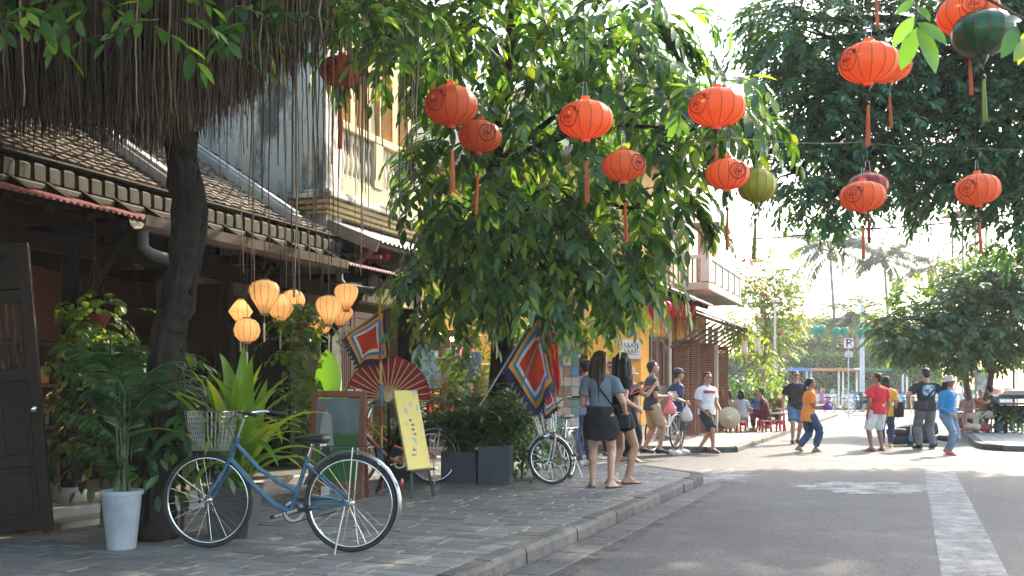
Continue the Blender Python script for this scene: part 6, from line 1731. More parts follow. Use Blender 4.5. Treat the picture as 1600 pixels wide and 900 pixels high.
# fallen leaves
fl = [((625, 833), 0), ((545, 858), 1), ((583, 862), 1), ((470, 700 + 127), 2), ((690, 790), 2), ((755, 845), 2), ((400, 870), 1), ((120, 868), 1), ((300, 880), 1), ((360, 872), 2)]
for k, ((x, y), c) in enumerate(fl):
    p = GX(x, y); g2 = random.Random(k); L_ = .12 if c == 0 else .06
    me = np_mesh('fallen_leaf', leaf_tpl(.42, .3, -.12, 4)[0] * L_, leaf_tpl(.42, .3, -.12, 4)[1], M('fallen leaf %d' % c, [(.16, .035, .03), (.30, .20, .07), (.42, .40, .36)][c], .7), True)
    me.name = 'fallen_leaf'
    o = inst('fallen_leaf', me, None, (p.x, p.y, SW + .012), (g2.uniform(-.1, .1), g2.uniform(-.1, .1), g2.uniform(0, 6)))
    tag(o, ['dark red fallen leaf on the pavement right of the blue bicycle', 'yellow-brown leaf under the rear wheel of the blue bicycle', 'yellow-brown leaf just right of the blue bicycle rear wheel', 'pale leaf scrap between the wheels of the blue bicycle', 'pale leaf scrap on the paving below the planters', 'pale leaf scrap near the kerb right of the blue bicycle', 'yellow-brown leaf under the pedals of the blue bicycle', 'yellow-brown leaf below the leaning door', 'yellow-brown leaf in front of the front wheel', 'pale leaf scrap right under the front wheel edge'][k], 'leaf', 'fallen leaves on the pavement')

rs_ = np.random.RandomState(8); P = []
for k in range(260):
    if k < 130: t_, u_, z_ = rs_.uniform(-3, 8), .05 + abs(rs_.normal(0, .12)), .012
    elif k < 200: t_, u_, z_ = rs_.uniform(-2, 8), rs_.uniform(-4.2, -.3), SW + .008
    else: t_, u_, z_ = rs_.uniform(-3, 12), rs_.uniform(.5, 5), .008
    P.append(tuple(S(t_, u_, z_)))
P = np.array(P); D_ = np.column_stack([rs_.randn(260), rs_.randn(260), rs_.randn(260) * .08]); U_ = np.column_stack([rs_.randn(260) * .2, rs_.randn(260) * .2, np.ones(260)])
V_, T_ = scatter(leaf_tpl(.42, .35, -.15, 3), P, D_, U_, rs_.uniform(.02, .055, 260))
tag(link(bpy.data.objects.new('leaf_litter', np_mesh('leaf_litter', V_, T_, LEAF('dry leaf', (.07, .045, .025), (.20, .14, .07), (.30, .26, .18), .1), True))), 'tiny dry leaf litter along the kerb and on the paving', 'leaf litter', kind='stuff')

# ================================================================== shop goods
rk = thing('postcard_rack', 'wire rack of colourful postcards beside the red flag', 'rack', PX(886, 655, 15.2)); rk.location.z = SW; rk.rotation_euler = (0, 0, R(8)); g = random.Random(6)
mb = MB()
for x in (-.17, 0, .17): mb.tube([(x, .02, 0), (x, .02, 1.98)], .006, 5)
for k in range(9): mb.tube([(-.19, .0, .62 + k * .155), (.19, 0, .62 + k * .155)], .005, 4)
mb.tube([(-.25, 0, .02), (.25, 0, .02)], .012, 6); mb.tube([(0, -.25, .02), (0, .25, .02)], .012, 6); mb.build('frame', metal_grey, rk)
pc = [(.55, .42, .30), (.10, .25, .42), (.35, .20, .12), (.60, .55, .45), (.12, .28, .16), (.55, .30, .10)]
for i in range(3):
    for j in range(9):
        c = g.choice(pc)
        def prn(N, Lk, u, v, uv, c=c):
            n = N.new('ShaderNodeTexNoise'); n.inputs['Scale'].default_value = 3 + 2 * c[0]; Lk.new(uv, n.inputs['Vector'])
            return mixc(N, Lk, n.outputs['Fac'], tuple(x * .3 for x in c), tuple(min(1, x * 1.5) for x in c))
        m_ = UVMAT('postcard %.2f' % c[0], prn, .4)
        grid_cloth('postcard', lambda u, v, i=i, j=j: Vector((-.185 + i * .125 + u * .115, -.015 - .02 * (1 - v), .63 + j * .155 + v * .135)), 1, 1, m_, rk, False)
def garment(label, px, ytop, Y, w, h, col, kind='dress', name='hanging_garment', mat=None):
    c = PX(px, ytop, Y); T = thing(name, label, 'garment', (c.x, c.y, c.z)); m_ = mat or M('cloth %.2f %.2f' % col[:2], col, .85, .2, 8, trans=.15)
    prof = [(.10, 0), (.42, -.03), (.50, -.10), (.40, -.28), (.34, -.42), (.50, -.75), (.62, -1.0)] if kind == 'dress' else [(.12, 0), (.5, -.04), (.5, -.2), (.46, -.6), (.5, -1.0)]
    mb = MB(); mb.etube([(0, 0, b * h) for a, b in prof], [a * w for a, b in prof], [a * w * .45 for a, b in prof], (1, 0, 0), 20)
    mb.build('cloth', m_, T, True)
    MB().tube([(0, 0, -.02), (0, 0, .12)], .008, 5).build('hook', metal_grey, T)
    return T
T = garment('magenta sleeveless dress on a mannequin beside the postcards', 900, 568, 15.6, .26, .62, (.42, .02, .12))
MB().ell((0, 0, .16), (.075, .09, .11)).build('mannequin_head', M('pale mannequin', (.66, .58, .48), .5), T, True); MB().tube([(0, 0, .0), (0, 0, .1)], .04, 10).build('neck', M('pale mannequin', (.66, .58, .48), .5), T, True); MB().tube([(0, 0, -.6), (0, 0, -1.62)], .02, 6).build('stand', metal_grey, T)
garment('cream knitted dress hanging behind the silver bicycle', 822, 592, 14.6, .44, .80, (.52, .45, .34)); garment('brown patterned cloth hanging behind the weeping shrub by the flags', 805, 575, 14.9, .36, .55, (.26, .17, .10), 'cloth'); garment('pale blouse hanging next to the cream dress', 846, 610, 15.0, .30, .6, (.60, .57, .5), 'cloth')
for k, (px, py, col) in enumerate([(704, 556, (.55, .47, .38)), (690, 575, (.40, .08, .05)), (722, 585, (.45, .36, .22)), (740, 560, (.2, .22, .3)), (700, 600, (.45, .15, .1)), (760, 580, (.5, .4, .12))]):
    garment(['cream top hanging in the dark shop front', 'dark red top hanging low in the dark shop front', 'tan top hanging in the dark shop behind the shrub', 'slate blue top hanging in the dark shop', 'brick red skirt low in the dark shop front', 'mustard cloth hanging by the yellow pillar'][k], px, py - 12, 16.9, .3, .5, col, 'cloth' if k % 2 else 'dress')
sh = thing('souvenir_shelf', 'long shelf of small colourful souvenirs deep in the dark shop', 'shelf', S(18.4, -8, .2), STREET); g = random.Random(15)
for z in (.45, .95, 1.45, 1.95): MB().cbox((0, 0, z), (6.4, .4, .04), .006).build('shelf_board', wood_brown, sh)
for x in (-3.2, -1.1, 1.1, 3.2): MB().cbox((x, .22, 1.05), (.05, .03, 2.1), .006).build('upright', wood_brown, sh)
gm_ = [M('souvenir %d' % i, c, .5) for i, c in enumerate([(.55, .06, .04), (.65, .35, .05), (.5, .45, .35), (.08, .2, .35), (.2, .3, .1), (.5, .12, .25)])]
bm0 = [MB().lathe([(.06, 0), (.09, .05), (.07, .14), (.03, .18), (.04, .2)], 10).mesh('souvenir', m, True) for m in gm_] + [MB().cbox((0, 0, .1), (.14, .1, .2), .012).mesh('souvenir', m) for m in gm_]
for z in (.47, .97, 1.47, 1.97):
    for k in range(24): inst('souvenir', g.choice(bm0), sh, (-3.0 + k * .26 + g.uniform(-.04, .04), -.05, z), (0, 0, g.uniform(0, 3)), g.uniform(.8, 1.35))
shopl = thing('ceiling_lamp', 'warm bulb lighting the souvenir shelf in the dark shop', 'lamp', S(17.2, -8.2, 2.6)); MB().ell((0, 0, 0), (.05, .05, .06)).build('bulb', M('lit bulb', (1, .8, .5), .5, emis=(1, .62, .25), estr=12), shopl, True); point(shopl, (0, 0, -.1), 60, .06, (1, .75, .45))

# ================================================================== right side and background
ct = thing('counter_table', 'dark wooden counter at the right edge of the picture', 'table', GX(1592, 677)); mb = MB(); mb.cbox((.2, .2, .80), (1.4, .7, .06), .01); mb.build('top', M('dark brown counter', (.10, .045, .03), .5), ct)
for x in (-.4, .75):
    for y in (-.05, .45): MB().cbox((x, y, .385), (.07, .07, .77), .006).build('leg', wood_dark, ct)
MB().cbox((.2, .42, .5), (1.1, .04, .5), .006).build('panel', wood_dark, ct)
ps = thing('parasol_stand', 'black metal stand with a flat arm behind the counter at right', 'stand', GX(1584, 668)); MB().tube([(0, 0, 0), (0, 0, 1.95)], .035, 8).build('pole', black_pl, ps); mb = MB(); mb.bar((-.35, 0, 1.93), (.4, 0, 1.99), .05, .05); mb.build('arm', black_pl, ps); MB().lathe([(.3, 0), (.3, .05), (.05, .08)], 18).build('base', black_pl, ps)
um = thing('folded_umbrella', 'navy umbrella open low behind the counter at right', 'umbrella', PX(1590, 622, 30)); mb = MB(); mb.lathe([(.62, -.02), (.55, .10), (.35, .22), (.02, .30)], 8, cap=False); mb.build('canopy', M('navy cloth', (.03, .035, .07), .7), um); MB().tube([(0, 0, .3), (0, 0, -1.2 )], .012, 6).build('shaft', metal_grey, um)
pb = thing('picture_panel', 'grey picture panel standing between the two tree trunks', 'board', GX(1537, 662)); mb = MB()
for x in (-.27, .27): mb.cbox((x, 0, .95), (.04, .04, 1.9), .006)
mb.build('frame', wood_grey, pb); MB().cbox((0, 0, 1.5), (.5, .03, .75), .006).build('panel', M('faded print', (.30, .30, .28), .6, .5, 6), pb)
ch = thing('garden_chair', 'black armchair of the seated musician at right', 'chair', GX(1556, 675)); mb = MB()
for x in (-.22, .22):
    for y, h in ((-.2, .42), (.22, .44)): MB().tube([(x, y, 0), (x, y, h)], .018, 6).build('leg', black_pl, ch)
    MB().tube([(x * 1.1, -.2, .42), (x * 1.1, -.2, .62), (x * 1.1, .2, .64)], .016, 6).build('armrest', black_pl, ch)
MB().cbox((0, 0, .43), (.46, .46, .035), .012).build('seat', black_pl, ch); MB().cbox((0, .25, .72), (.46, .04, .55), .012, Matrix.Rotation(R(-10), 3, 'X')).build('backrest', black_pl, ch)
def stool(label, p, h=.32, group='red plastic stools on the far sidewalk'):
    T = thing('plastic_stool', label, 'stool', p, R(17), group); m_ = M('red plastic', (.48, .02, .03), .4, .1)
    MB().cbox((0, 0, h - .02), (.30, .30, .04), .012).build('seat', m_, T)
    for sx in (-1, 1):
        for sy in (-1, 1):
            b = MB(); b.bar((sx * .125, sy * .125, h - .04), (sx * .155, sy * .155, 0), .045, .03); b.build('leg', m_, T)
    for sx in (-1, 1): MB().cbox((sx * .14, 0, h - .09), (.015, .23, .08), .004).build('apron', m_, T)
    return T
for k, (px, py) in enumerate(((1106, 676), (1137, 674), (1154, 676), (1194, 675), (1216, 674))): stool(ords[k] + ' low red plastic stool from the left, far sidewalk', GX(px, py))
lt = thing('low_table', 'low brown table among the seated people on the far sidewalk', 'table', GX(1207, 674)); MB().cbox((0, .1, .50), (.75, .5, .04), .01).build('top', M('brown laminate', (.25, .14, .09), .5), lt)
for x in (-.3, .3):
    for y in (-.08, .28): MB().cbox((x, y, .24), (.05, .05, .48), .006).build('leg', M('red plastic', (.48, .02, .03), .4, .1), lt)
bt = thing('shopping_bag', 'light green plastic bag hanging on the low table', 'bag', GX(1211, 660)); MB().ell((0, -.15, .30), (.12, .08, .07)).build('bag', M('green plastic film', (.25, .62, .32), .5, trans=.3), bt, True)
# camera gear: black cases on a wheeled stand
cg = thing('equipment_trolley', 'black bulky equipment bags on a wheeled trolley beside the photographer', 'trolley', GX(1437, 697, 0)); nylon = M('black nylon', (.02, .02, .022), .7, .3, 12, .2, 60)
def softbox(name, c, d, rz=0, ry=0, m_=nylon):
    mb = MB(); Rm = Matrix.Rotation(R(rz), 3, 'Z') @ Matrix.Rotation(R(ry), 3, 'Y'); mb.etube([Rm @ Vector((x * d[0] / 2, 0, 0)) + Vector(c) for x in (-1, -.94, -.6, 0, .6, .94, 1)], [d[1] / 2 * k for k in (.55, .88, 1, 1, 1, .88, .55)], [d[2] / 2 * k for k in (.55, .88, 1, 1, 1, .88, .55)], Rm @ Vector((0, 1, 0)), 20, power=3.2); mb.build(name, m_, cg, True, 60)
softbox('bag', (.02, .22, .34), (.95, .36, .36), 4, -10); softbox('bag', (-.55, -.02, .33), (.42, .24, .16), -3); softbox('bag', (-.52, -.05, .14), (.40, .26, .2), 6); softbox('bag', (.62, -.02, .17), (.42, .17, .13), -8, 8); softbox('bag', (.0, .2, .16), (.7, .35, .22))
mb = MB(); mb.tube([(-.28, -.18, .12), (-.26, -.16, 1.45)], .012, 6); mb.build('pole', M('aluminium pole', (.6, .6, .6), .3, metal=.8), cg)
for x in (-.29, .26):
    mb = MB(); mb.cbox((x, -.18, .18), (.10, .06, .14), .012); mb.build('clamp', M('blue clamp', (.04, .12, .25), .4), cg)
    for dx in (-.035, .035): MB().lathe([(.05, -.012), (.055, 0), (.05, .012)], 14, (x + dx, -.18, .056), rot=Matrix.Rotation(R(90), 3, 'Y')).build('wheel', rubber, cg, True)

# far quay: stalls, scooters, hedge, wall, boat roof
sheet('water', [(-300, 72), (300, 72), (300, 88), (-300, 88)], -0.004, M('river water', (.10, .12, .10), .12, .2, .5, .15, 3))
sheet('quay', [(-60, 64), (80, 64), (80, 72), (-60, 72)], .10, pav_far); kerb_line('kerb', [(2, 63.95), (50, 63.95)], seglen=2.0)
hd = thing('hedge', 'long clipped green hedge across the end of the street', 'hedge', (22, 90, 0)); rg = random.Random(12)
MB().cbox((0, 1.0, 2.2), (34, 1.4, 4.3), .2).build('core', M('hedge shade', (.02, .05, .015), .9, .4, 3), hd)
n = 12000; P = np.column_stack([np.random.RandomState(1).uniform(-17, 17, n), np.random.RandomState(2).uniform(-.3, .35, n), 4.5 * np.random.RandomState(3).uniform(0, 1, n) ** .8]); P[:2500, 2] = 4.4 + np.random.RandomState(9).uniform(-.2, .25, 2500); P[:2500, 1] = np.random.RandomState(10).uniform(0, 1.6, 2500)
V_, T_ = scatter(LEAF_SM, P, np.random.RandomState(5).randn(n, 3) + np.array([0, -.4, -.7]), np.random.RandomState(6).randn(n, 3) + np.array([0, -1, .5]), np.random.RandomState(7).uniform(.25, .5, n))
tag(link(bpy.data.objects.new('foliage', np_mesh('foliage', V_, T_, LEAF('hedge leaf', (.07, .12, .035), (.17, .24, .07), (.30, .32, .12), .5, .5), True)), hd), kind='stuff')
fb = thing('far_house', 'ochre house with a sloping tiled roof beyond the hedge', 'building', (PX(1300, 600, 100).x, 100, 0)); MB().cbox((0, 1, 3), (14, 5, 6), .02).build('wall', pl_ochre_hi, fb)
mb = MB(); mb.poly([(-7.6, -2.2, 5.6), (7.6, -2.2, 5.6), (7.6, 1, 8.4), (-7.6, 1, 8.4)], .15, (0, -.6, .8)); mb.build('roof', M('faded roof', (.36, .24, .13), .8), fb)
for x in (-4.5, -2.6, 0.5, 2.5): MB().cbox((x, -1.55, 5.0), (.6, .06, .8), .02).build('window', M('dark glass', (.05, .05, .06), .3), fb)
def stall(label, px0, px1, Y, roofc, hz=2.5, goods=True):
    a = PX(px0, 600, Y).x; b = PX(px1, 600, Y).x; w = b - a; T = thing('market_stall', label, 'stall', ((a + b) / 2, Y, .10), 0, 'white stalls along the quay'); wm = M('white stall paint', (.70, .69, .66), .6)
    for x in np.linspace(-w / 2 + .06, w / 2 - .06, max(2, int(w / 1.3))): MB().cbox((x, 0, hz / 2), (.1, .1, hz), .01).build('post', wm, T)
    MB().cbox((0, .6, hz + .06), (w + .3, 1.8, .12), .02).build('roof', wm, T); MB().cbox((0, -.33, hz + .02), (w + .32, .04, .2), .01).build('fascia', M('stall fascia %.2f' % roofc[0], roofc, .6), T)
    MB().cbox((0, .35, .45), (w - .25, .5, .9), .02).build('counter', M('stall counter', (.5, .5, .48), .7), T)
    for z in (.25, .5, .75): MB().cbox((0, .08, z), (w - .3, .03, .1), .006).build('counter_plank', wm, T)
    g = random.Random(int(px0))
    if goods:
        for k in range(int(w * 4)): inst('souvenir', g.choice(bm0), T, (g.uniform(-w / 2 + .2, w / 2 - .2), .3 + g.uniform(-.1, .1), .9), (0, 0, 0), g.uniform(1, 2))
stall('white stall with a blue-edged roof at the left end of the quay', 1205, 1262, 66, (.10, .25, .55)); stall('white stall with an orange-edged roof in the middle of the quay', 1266, 1312, 66.5, (.60, .25, .10)); stall('white stall with a pale plain roof right of the orange-edged one', 1316, 1340, 67, (.6, .6, .58)); stall('white stall with a green-edged roof behind the man in red', 1346, 1412, 65.6, (.08, .22, .14)); stall('long pale stall behind the man in the printed shirt', 1416, 1500, 68, (.62, .55, .45), 2.9)
stall('white stall with pale yellow roof edge behind the tree trunks', 1504, 1590, 60, (.65, .5, .2), 3.0)
def scooter(label, px, py, yaw, col, sc=1.0):
    T = thing('parked_scooter', label, 'scooter', GX(px, py, .1), R(yaw), 'scooters parked along the quay'); T.scale = (sc,) * 3; m_ = M('scooter paint %.2f %.2f' % col[:2], col, .3, .1)
    for x in (-.62, .62):
        w = bpy.data.objects.new('wheel', None); link(w, T); w.location = (x, 0, .27); MB().tube([(.22 * math.cos(a), 0, .22 * math.sin(a)) for a in np.linspace(0, 2 * PI, 18, endpoint=False)], .05, 7, closed=True).build('tyre', rubber, w, True, 180); MB().lathe([(.16, -.03), (.16, .03)], 14, rot=Matrix.Rotation(R(90), 3, 'X')).build('rim', metal_grey, w)
    MB().etube([(-.75, 0, .55), (-.6, 0, .58), (-.3, 0, .55), (0, 0, .42), (.2, 0, .38)], [.06, .14, .16, .12, .08], [.06, .12, .15, .1, .05], (0, 1, 0), 14).build('body', m_, T, True); MB().etube([(-.72, 0, .74), (-.5, 0, .77), (-.1, 0, .73), (.08, 0, .70)], [.06, .13, .12, .05], [.03, .06, .06, .03], (0, 1, 0), 12).build('seat', black_pl, T, True)
    MB().etube([(.22, 0, .38), (.42, 0, .62), (.46, 0, .95), (.40, 0, 1.02)], [.10, .17, .13, .06], [.04, .07, .07, .04], (0, 1, 0), 12).build('front_shield', m_, T, True); MB().tube([(.33, -.32, 1.02), (.42, -.1, 1.03), (.42, .1, 1.03), (.33, .32, 1.02)], .016, 6).build('handlebar', black_pl, T); MB().ell((.5, 0, .92), (.06, .08, .07)).build('head_lamp', chrome, T, True); MB().tube([(.48, 0, .7), (.62, 0, .27)], .035, 6).build('fork', metal_grey, T)
for k, (px, col, yw) in enumerate(((1222, (.45, .15, .08), 70), (1234, (.5, .5, .5), 80), (1290, (.4, .1, .2), 100), (1338, (.1, .3, .5), 75), (1350, (.02, .02, .02), 95), (1424, (.5, .35, .03), 85), (1412, (.05, .3, .45), 70), (1366, (.55, .35, .03), 100))):
    scooter(['rust red scooter parked far left on the quay', 'pale grey scooter next to the rust red one on the quay', 'plum scooter on the quay behind the woman in orange', 'blue scooter on the quay left of the man in red', 'black scooter on the quay just left of the man in red', 'yellow scooter on the quay left of the printed-shirt man', 'teal scooter on the quay right of the yellow shirt', 'mustard scooter on the quay behind the man in red'][k], px, 640, yw, col)
# sign, poles, lattice mast
sg = thing('no_parking_sign', 'white no-parking sign with a crossed letter P on a pole', 'sign', PX(1326, 652, 46)); sg.location.z = 0; zc = PX(1326, 536, 46).z; MB().tube([(0, .03, 0), (0, .03, zc + .25)], .03, 8).build('pole', M('pale pole', (.55, .55, .54), .5), sg); MB().cbox((0, -.02, zc), (.52, .02, .52), .004).build('board', M('sign white', (.75, .75, .73), .5, .05), sg)
rd = M('sign red', (.5, .05, .05), .5, .05); mb = MB()
for a, b in (((-.25, -.25), (.25, -.25)), ((.25, -.25), (.25, .25)), ((.25, .25), (-.25, .25)), ((-.25, .25), (-.25, -.25)), ((-.2, .2), (.22, -.22))): mb.bar((a[0], -.036, zc + a[1]), (b[0], -.036, zc + b[1]), .03, .004, up=(0, 1, 0))
mb.build('red_border', rd, sg); mb = MB(); mb.bar((-.09, -.042, zc - .19), (-.09, -.042, zc + .19), .055, .004, up=(0, 1, 0)); mb.tube([(-.09, -.042, zc + .17), (.03, -.042, zc + .17), (.10, -.042, zc + .12), (.10, -.042, zc + .06), (.03, -.042, zc), (-.09, -.042, zc)], .028, 5); mb.build('letter', ink, sg)
MB().cbox((0, -.02, zc - .52), (.38, .02, .26), .004).build('small_plate', M('sign grey', (.5, .5, .5), .5), sg)
wp = thing('lamp_post', 'thin pale post at the end of the left sidewalk', 'post', GX(1211, 662)); MB().lathe([(.10, 0), (.10, .25), (.045, .3), (.035, 4.2)], 10).build('pole', M('pale pole', (.55, .55, .54), .5), wp, True); MB().ell((0, 0, 4.25), (.08, .08, .1)).build('finial', metal_grey, wp, True)
wp = thing('utility_pole', 'pale utility pole in front of the hedge, right of the sign', 'post', (PX(1347, 600, 60).x, 60, 0)); MB().lathe([(.16, 0), (.12, 7)], 10).build('pole', M('pale pole', (.55, .55, .54), .5), wp, True); mb = MB(); mb.bar((-.7, 0, 6.7), (.7, 0, 6.7), .08, .08); mb.build('crossarm', wood_grey, wp)
ms_ = thing('lattice_mast', 'rusty lattice mast rising behind the roadside tree', 'mast', (PX(1514, 600, 62).x, 62, 0)); mb = MB(); zt = PX(0, 338, 62).z; w = .72; lm = M('rusty steel', (.30, .17, .12), .7, .3)
for x in (-w, w):
    for y in (-w, w): MB().bar((x, y, 0), (x, y, zt), .10, .10).build('leg', lm, ms_)
for z in np.arange(1, zt, 1.5):
    for (p, q) in (((-w, -w), (w, -w)), ((w, -w), (w, w)), ((w, w), (-w, w)), ((-w, w), (-w, -w))): mb.bar((p[0], p[1], z), (q[0], q[1], min(zt, z + 1.5)), .06, .06); mb.bar((p[0], p[1], z), (q[0], q[1], z), .06, .06)
mb.build('bracing', lm, ms_); MB().cbox((0, 0, zt + .1), (2.6, 2.2, .12), .02).build('platform', lm, ms_)
# ================================================================== people
def skin(name, c):
    if name in _MC: return _MC[name]
    m = M(name, c, .5, .08, 9)
    m.node_tree.nodes['Principled BSDF'].inputs['Subsurface Weight'].default_value = .08
    return m
SK_L = skin('light skin', (.50, .29, .20)); SK_M = skin('tan skin', (.40, .21, .13)); SK_D = skin('brown skin', (.29, .14, .085))
HAIR_B = M('black hair', (.012, .010, .010), .68, .4, 20, stretch=(12, 12, 1)); HAIR_BR = M('brown hair', (.045, .022, .014), .68, .4, 20, stretch=(12, 12, 1)); HAIR_BL = M('blond hair', (.42, .27, .12), .5, .3, 20, stretch=(12, 12, 1))
EYE = M('eye dark', (.02, .015, .012), .3); LIP = M('lips', (.36, .12, .10), .5)
def cloth(name, c, **k): return M('cloth ' + name, c, .85, .14, 7, .25, 40, **k)
def ik(a, b, l1, l2, pole):
    d = b - a; L_ = min(d.length, (l1 + l2) * .999); dn = d.normalized(); x = (l1 * l1 - l2 * l2 + L_ * L_) / (2 * L_); h = math.sqrt(max(0, l1 * l1 - x * x))
    p = Vector(pole); p = p - dn * p.dot(dn)
    if p.length < 1e-4: p = dn.orthogonal()
    return a + dn * x + p.normalized() * h
def person(label, pos, yaw, H=1.70, sex='m', skinm=SK_M, feet=None, hands=None, hip=None, lean=(0, 0.0), hyaw=0, hpitch=0, top=None, bottom=None, shoes=None, hair=('short', HAIR_B), hat=None, glasses=False, group=None, vox=.0155, elbow=None, build=1.0, grip=True, detail=True, knee=None):
    T = thing('person', label, 'person', pos, R(yaw), group); k = H / 1.70
    f = sex == 'f'
    hipc = Vector(hip) * k if hip else Vector((0, 0, .515 * H)); nb = hipc + Vector((lean[0] * k, lean[1] * k, .305 * H if lean[1] < .2 else .285 * H))
    up = (nb - hipc).normalized(); sw = (.098 if f else .112) * H * (1 + (build - 1) * .5)
    X = Vector((1, 0, 0)); fw = X.cross(up) * -1
    feet = feet or ((.10, 0.02, 0, -8), (-.10, -.02, 0, 8)); hands = hands or ((.25, .06, .78), (-.25, .06, .78))
    HJ = [hipc + X * s_ * .052 * H + up * -.01 for s_ in (1, -1)]; AN = [Vector((q[0] * k, q[1] * k, q[2] * k + .045 * H)) for q in feet]
    SH = [nb + X * s_ * sw - up * .046 * H for s_ in (1, -1)]; WR = [Vector(q) * k for q in hands]
    for i in (0, 1):
        d = WR[i] - SH[i]
        if d.length > .31 * H: WR[i] = SH[i] + d.normalized() * .31 * H
    KN = [ik(HJ[i], AN[i], .247 * H, .245 * H, (knee[i] if knee else (.12 * (1, -1)[i], 1, .15))) for i in (0, 1)]
    EB = [ik(SH[i], WR[i], .168 * H, .148 * H, (elbow[i] if elbow else ((.35, -.35)[i], -1, -.3))) for i in (0, 1)]
    b = build
    mb = MB()
    if f: rings = [(-.045, .055, .045), (-.01, .094, .068), (.03, .092, .066), (.10, .068, .05), (.17, .076, .058), (.22, .082, .06), (.265, .085, .048), (.295, .055, .036), (.31, .03, .03)]
    else: rings = [(-.045, .055, .045), (-.01, .088, .064), (.04, .086, .062), (.10, .080, .058), (.17, .092, .064), (.22, .100, .066), (.265, .098, .052), (.295, .062, .04), (.31, .034, .034)]
    def tor(e, z0=-1, z1=1, sc=1.0, flare=0):
        out = [(hipc + up * q[0] * H, q[1] * H * b * sc + e, q[2] * H * b * sc + e) for q in rings if z0 <= q[0] <= z1]
        return out
    t = tor(0); mb.etube([q[0] for q in t], [q[1] for q in t], [q[2] for q in t], X, 18)
    hq = Matrix.Rotation(R(hyaw), 3, 'Z') @ Matrix.Rotation(R(-hpitch), 3, 'X'); hc = nb + up * .012 * H + Vector((0, .018 * H, .088 * H))
    hd = lambda x, y, z: hc + hq @ (Vector((x, y, z)) * H)
    mb.cap(nb - up * .015 * H, .036 * H, hd(0, -.008, -.035), .030 * H)
    mb.ell(hd(0, -.004, .014), (.0455 * H, .057 * H, .054 * H), hq, 16, 12); mb.ell(hd(0, .012, -.024), (.036 * H, .042 * H, .044 * H), hq, 14, 10)
    mb.ell(hd(0, .036, -.05), (.018 * H, .018 * H, .015 * H), hq, 10, 8); mb.cap(hd(0, .051, .008), .006 * H, hd(0, .062, -.014), .0095 * H); mb.ell(hd(0, .047, -.034), (.017 * H, .009 * H, .007 * H), hq, 10, 6); mb.ell(hd(0, .047, .018), (.034 * H, .008 * H, .006 * H), hq, 10, 6)
    for s_ in (1, -1): mb.ell(hd(s_ * .046, -.006, -.004), (.006 * H, .013 * H, .019 * H), hq, 8, 8)
    for i in (0, 1): mb.cap(SH[i] - up * .004 * H, .032 * H, nb + up * .004 * H, .03 * H)
    for i, s_ in enumerate((1, -1)):
        mb.cap(HJ[i], .058 * H * b, KN[i], .034 * H); mb.cap(KN[i], .035 * H, AN[i], .0205 * H)
        sh = (AN[i] - KN[i]); bk = Vector((0, -1, 0)) - sh.normalized() * sh.normalized().dot(Vector((0, -1, 0)))
        mb.ell(KN[i] + sh * .28 + bk * .012 * H, (.031 * H, .033 * H, .07 * H), sh.to_track_quat('Z', 'Y').to_matrix(), 10, 8)
        fy = R(feet[i][3] if len(feet[i]) > 3 else 0); fd = Vector((math.sin(-fy), math.cos(fy), 0)); tilt = feet[i][4] if len(feet[i]) > 4 else 0
        fd = (fd + Vector((0, 0, -tilt))).normalized(); a0 = AN[i] - fd * .028 * H + Vector((0, 0, -.026 * H)); a1 = AN[i] + fd * .105 * H + Vector((0, 0, -.036 * H))
        mb.cap(AN[i], .021 * H, a0, .019 * H); mb.cap(AN[i] + fd * .01 * H, .022 * H, a1 - fd * .03 * H, .017 * H); mb.etube([a0, a0.lerp(a1, .6), a1 - fd * .012 * H, a1], [.019 * H, .028 * H, .026 * H, .012 * H], [.014 * H, .014 * H, .010 * H, .006 * H], (fd.y, -fd.x, 0), 12)
        mb.cap(SH[i] + up * -.002 * H, .036 * H * b, EB[i], .025 * H * b); mb.cap(EB[i], .0255 * H * b, WR[i], .0165 * H)
        # hand
        fa = (WR[i] - EB[i]).normalized(); side = fa.cross(Vector((0, 1, 0)) if abs(fa.y) < .8 else Vector((0, 0, 1))).normalized(); pn = side.cross(fa)
        pc = WR[i] + fa * .032 * H; Rm = Matrix((side, pn, fa)).transposed(); mb.ell(pc, (.0125 * H, .024 * H, .032 * H), Rm, 10, 8)
        inw = -side if (side.x * s_) > 0 else side
        for j in range(4):
            r0 = WR[i] + fa * .056 * H + pn * (-.0165 + .011 * j) * H; ln = (.036, .043, .046, .038)[j] * H; m1 = r0 + fa * ln * .5 + inw * ln * .18; mb.cap(r0, .0062 * H, m1, .0056 * H, 6); mb.cap(m1, .0056 * H, m1 + fa * ln * .32 + inw * ln * .36, .0048 * H, 6)
        th0 = WR[i] + fa * .016 * H + pn * .018 * H; th1 = th0 + fa * .026 * H + pn * .018 * H + inw * .006 * H; mb.cap(th0, .0085 * H, th1, .0066 * H, 6); mb.cap(th1, .0066 * H, th1 + fa * .02 * H + inw * .01 * H, .005 * H, 6)
    body = remeshed(mb, vox, 'body', [skinm, EYE, LIP], .38, 2, T)
    me = body.data; iq = hq.transposed()
    for pl in me.polygons:
        q = iq @ (pl.center - hc) / H
        if q.y > .028:
            if abs(abs(q.x) - .019) < .0085 and abs(q.z - .006) < .0055: pl.material_index = 1
            elif abs(q.x) < .014 and abs(q.z + .034) < .005: pl.material_index = 2
            elif abs(abs(q.x) - .019) < .012 and abs(q.z - .021) < .0035: pl.material_index = 1
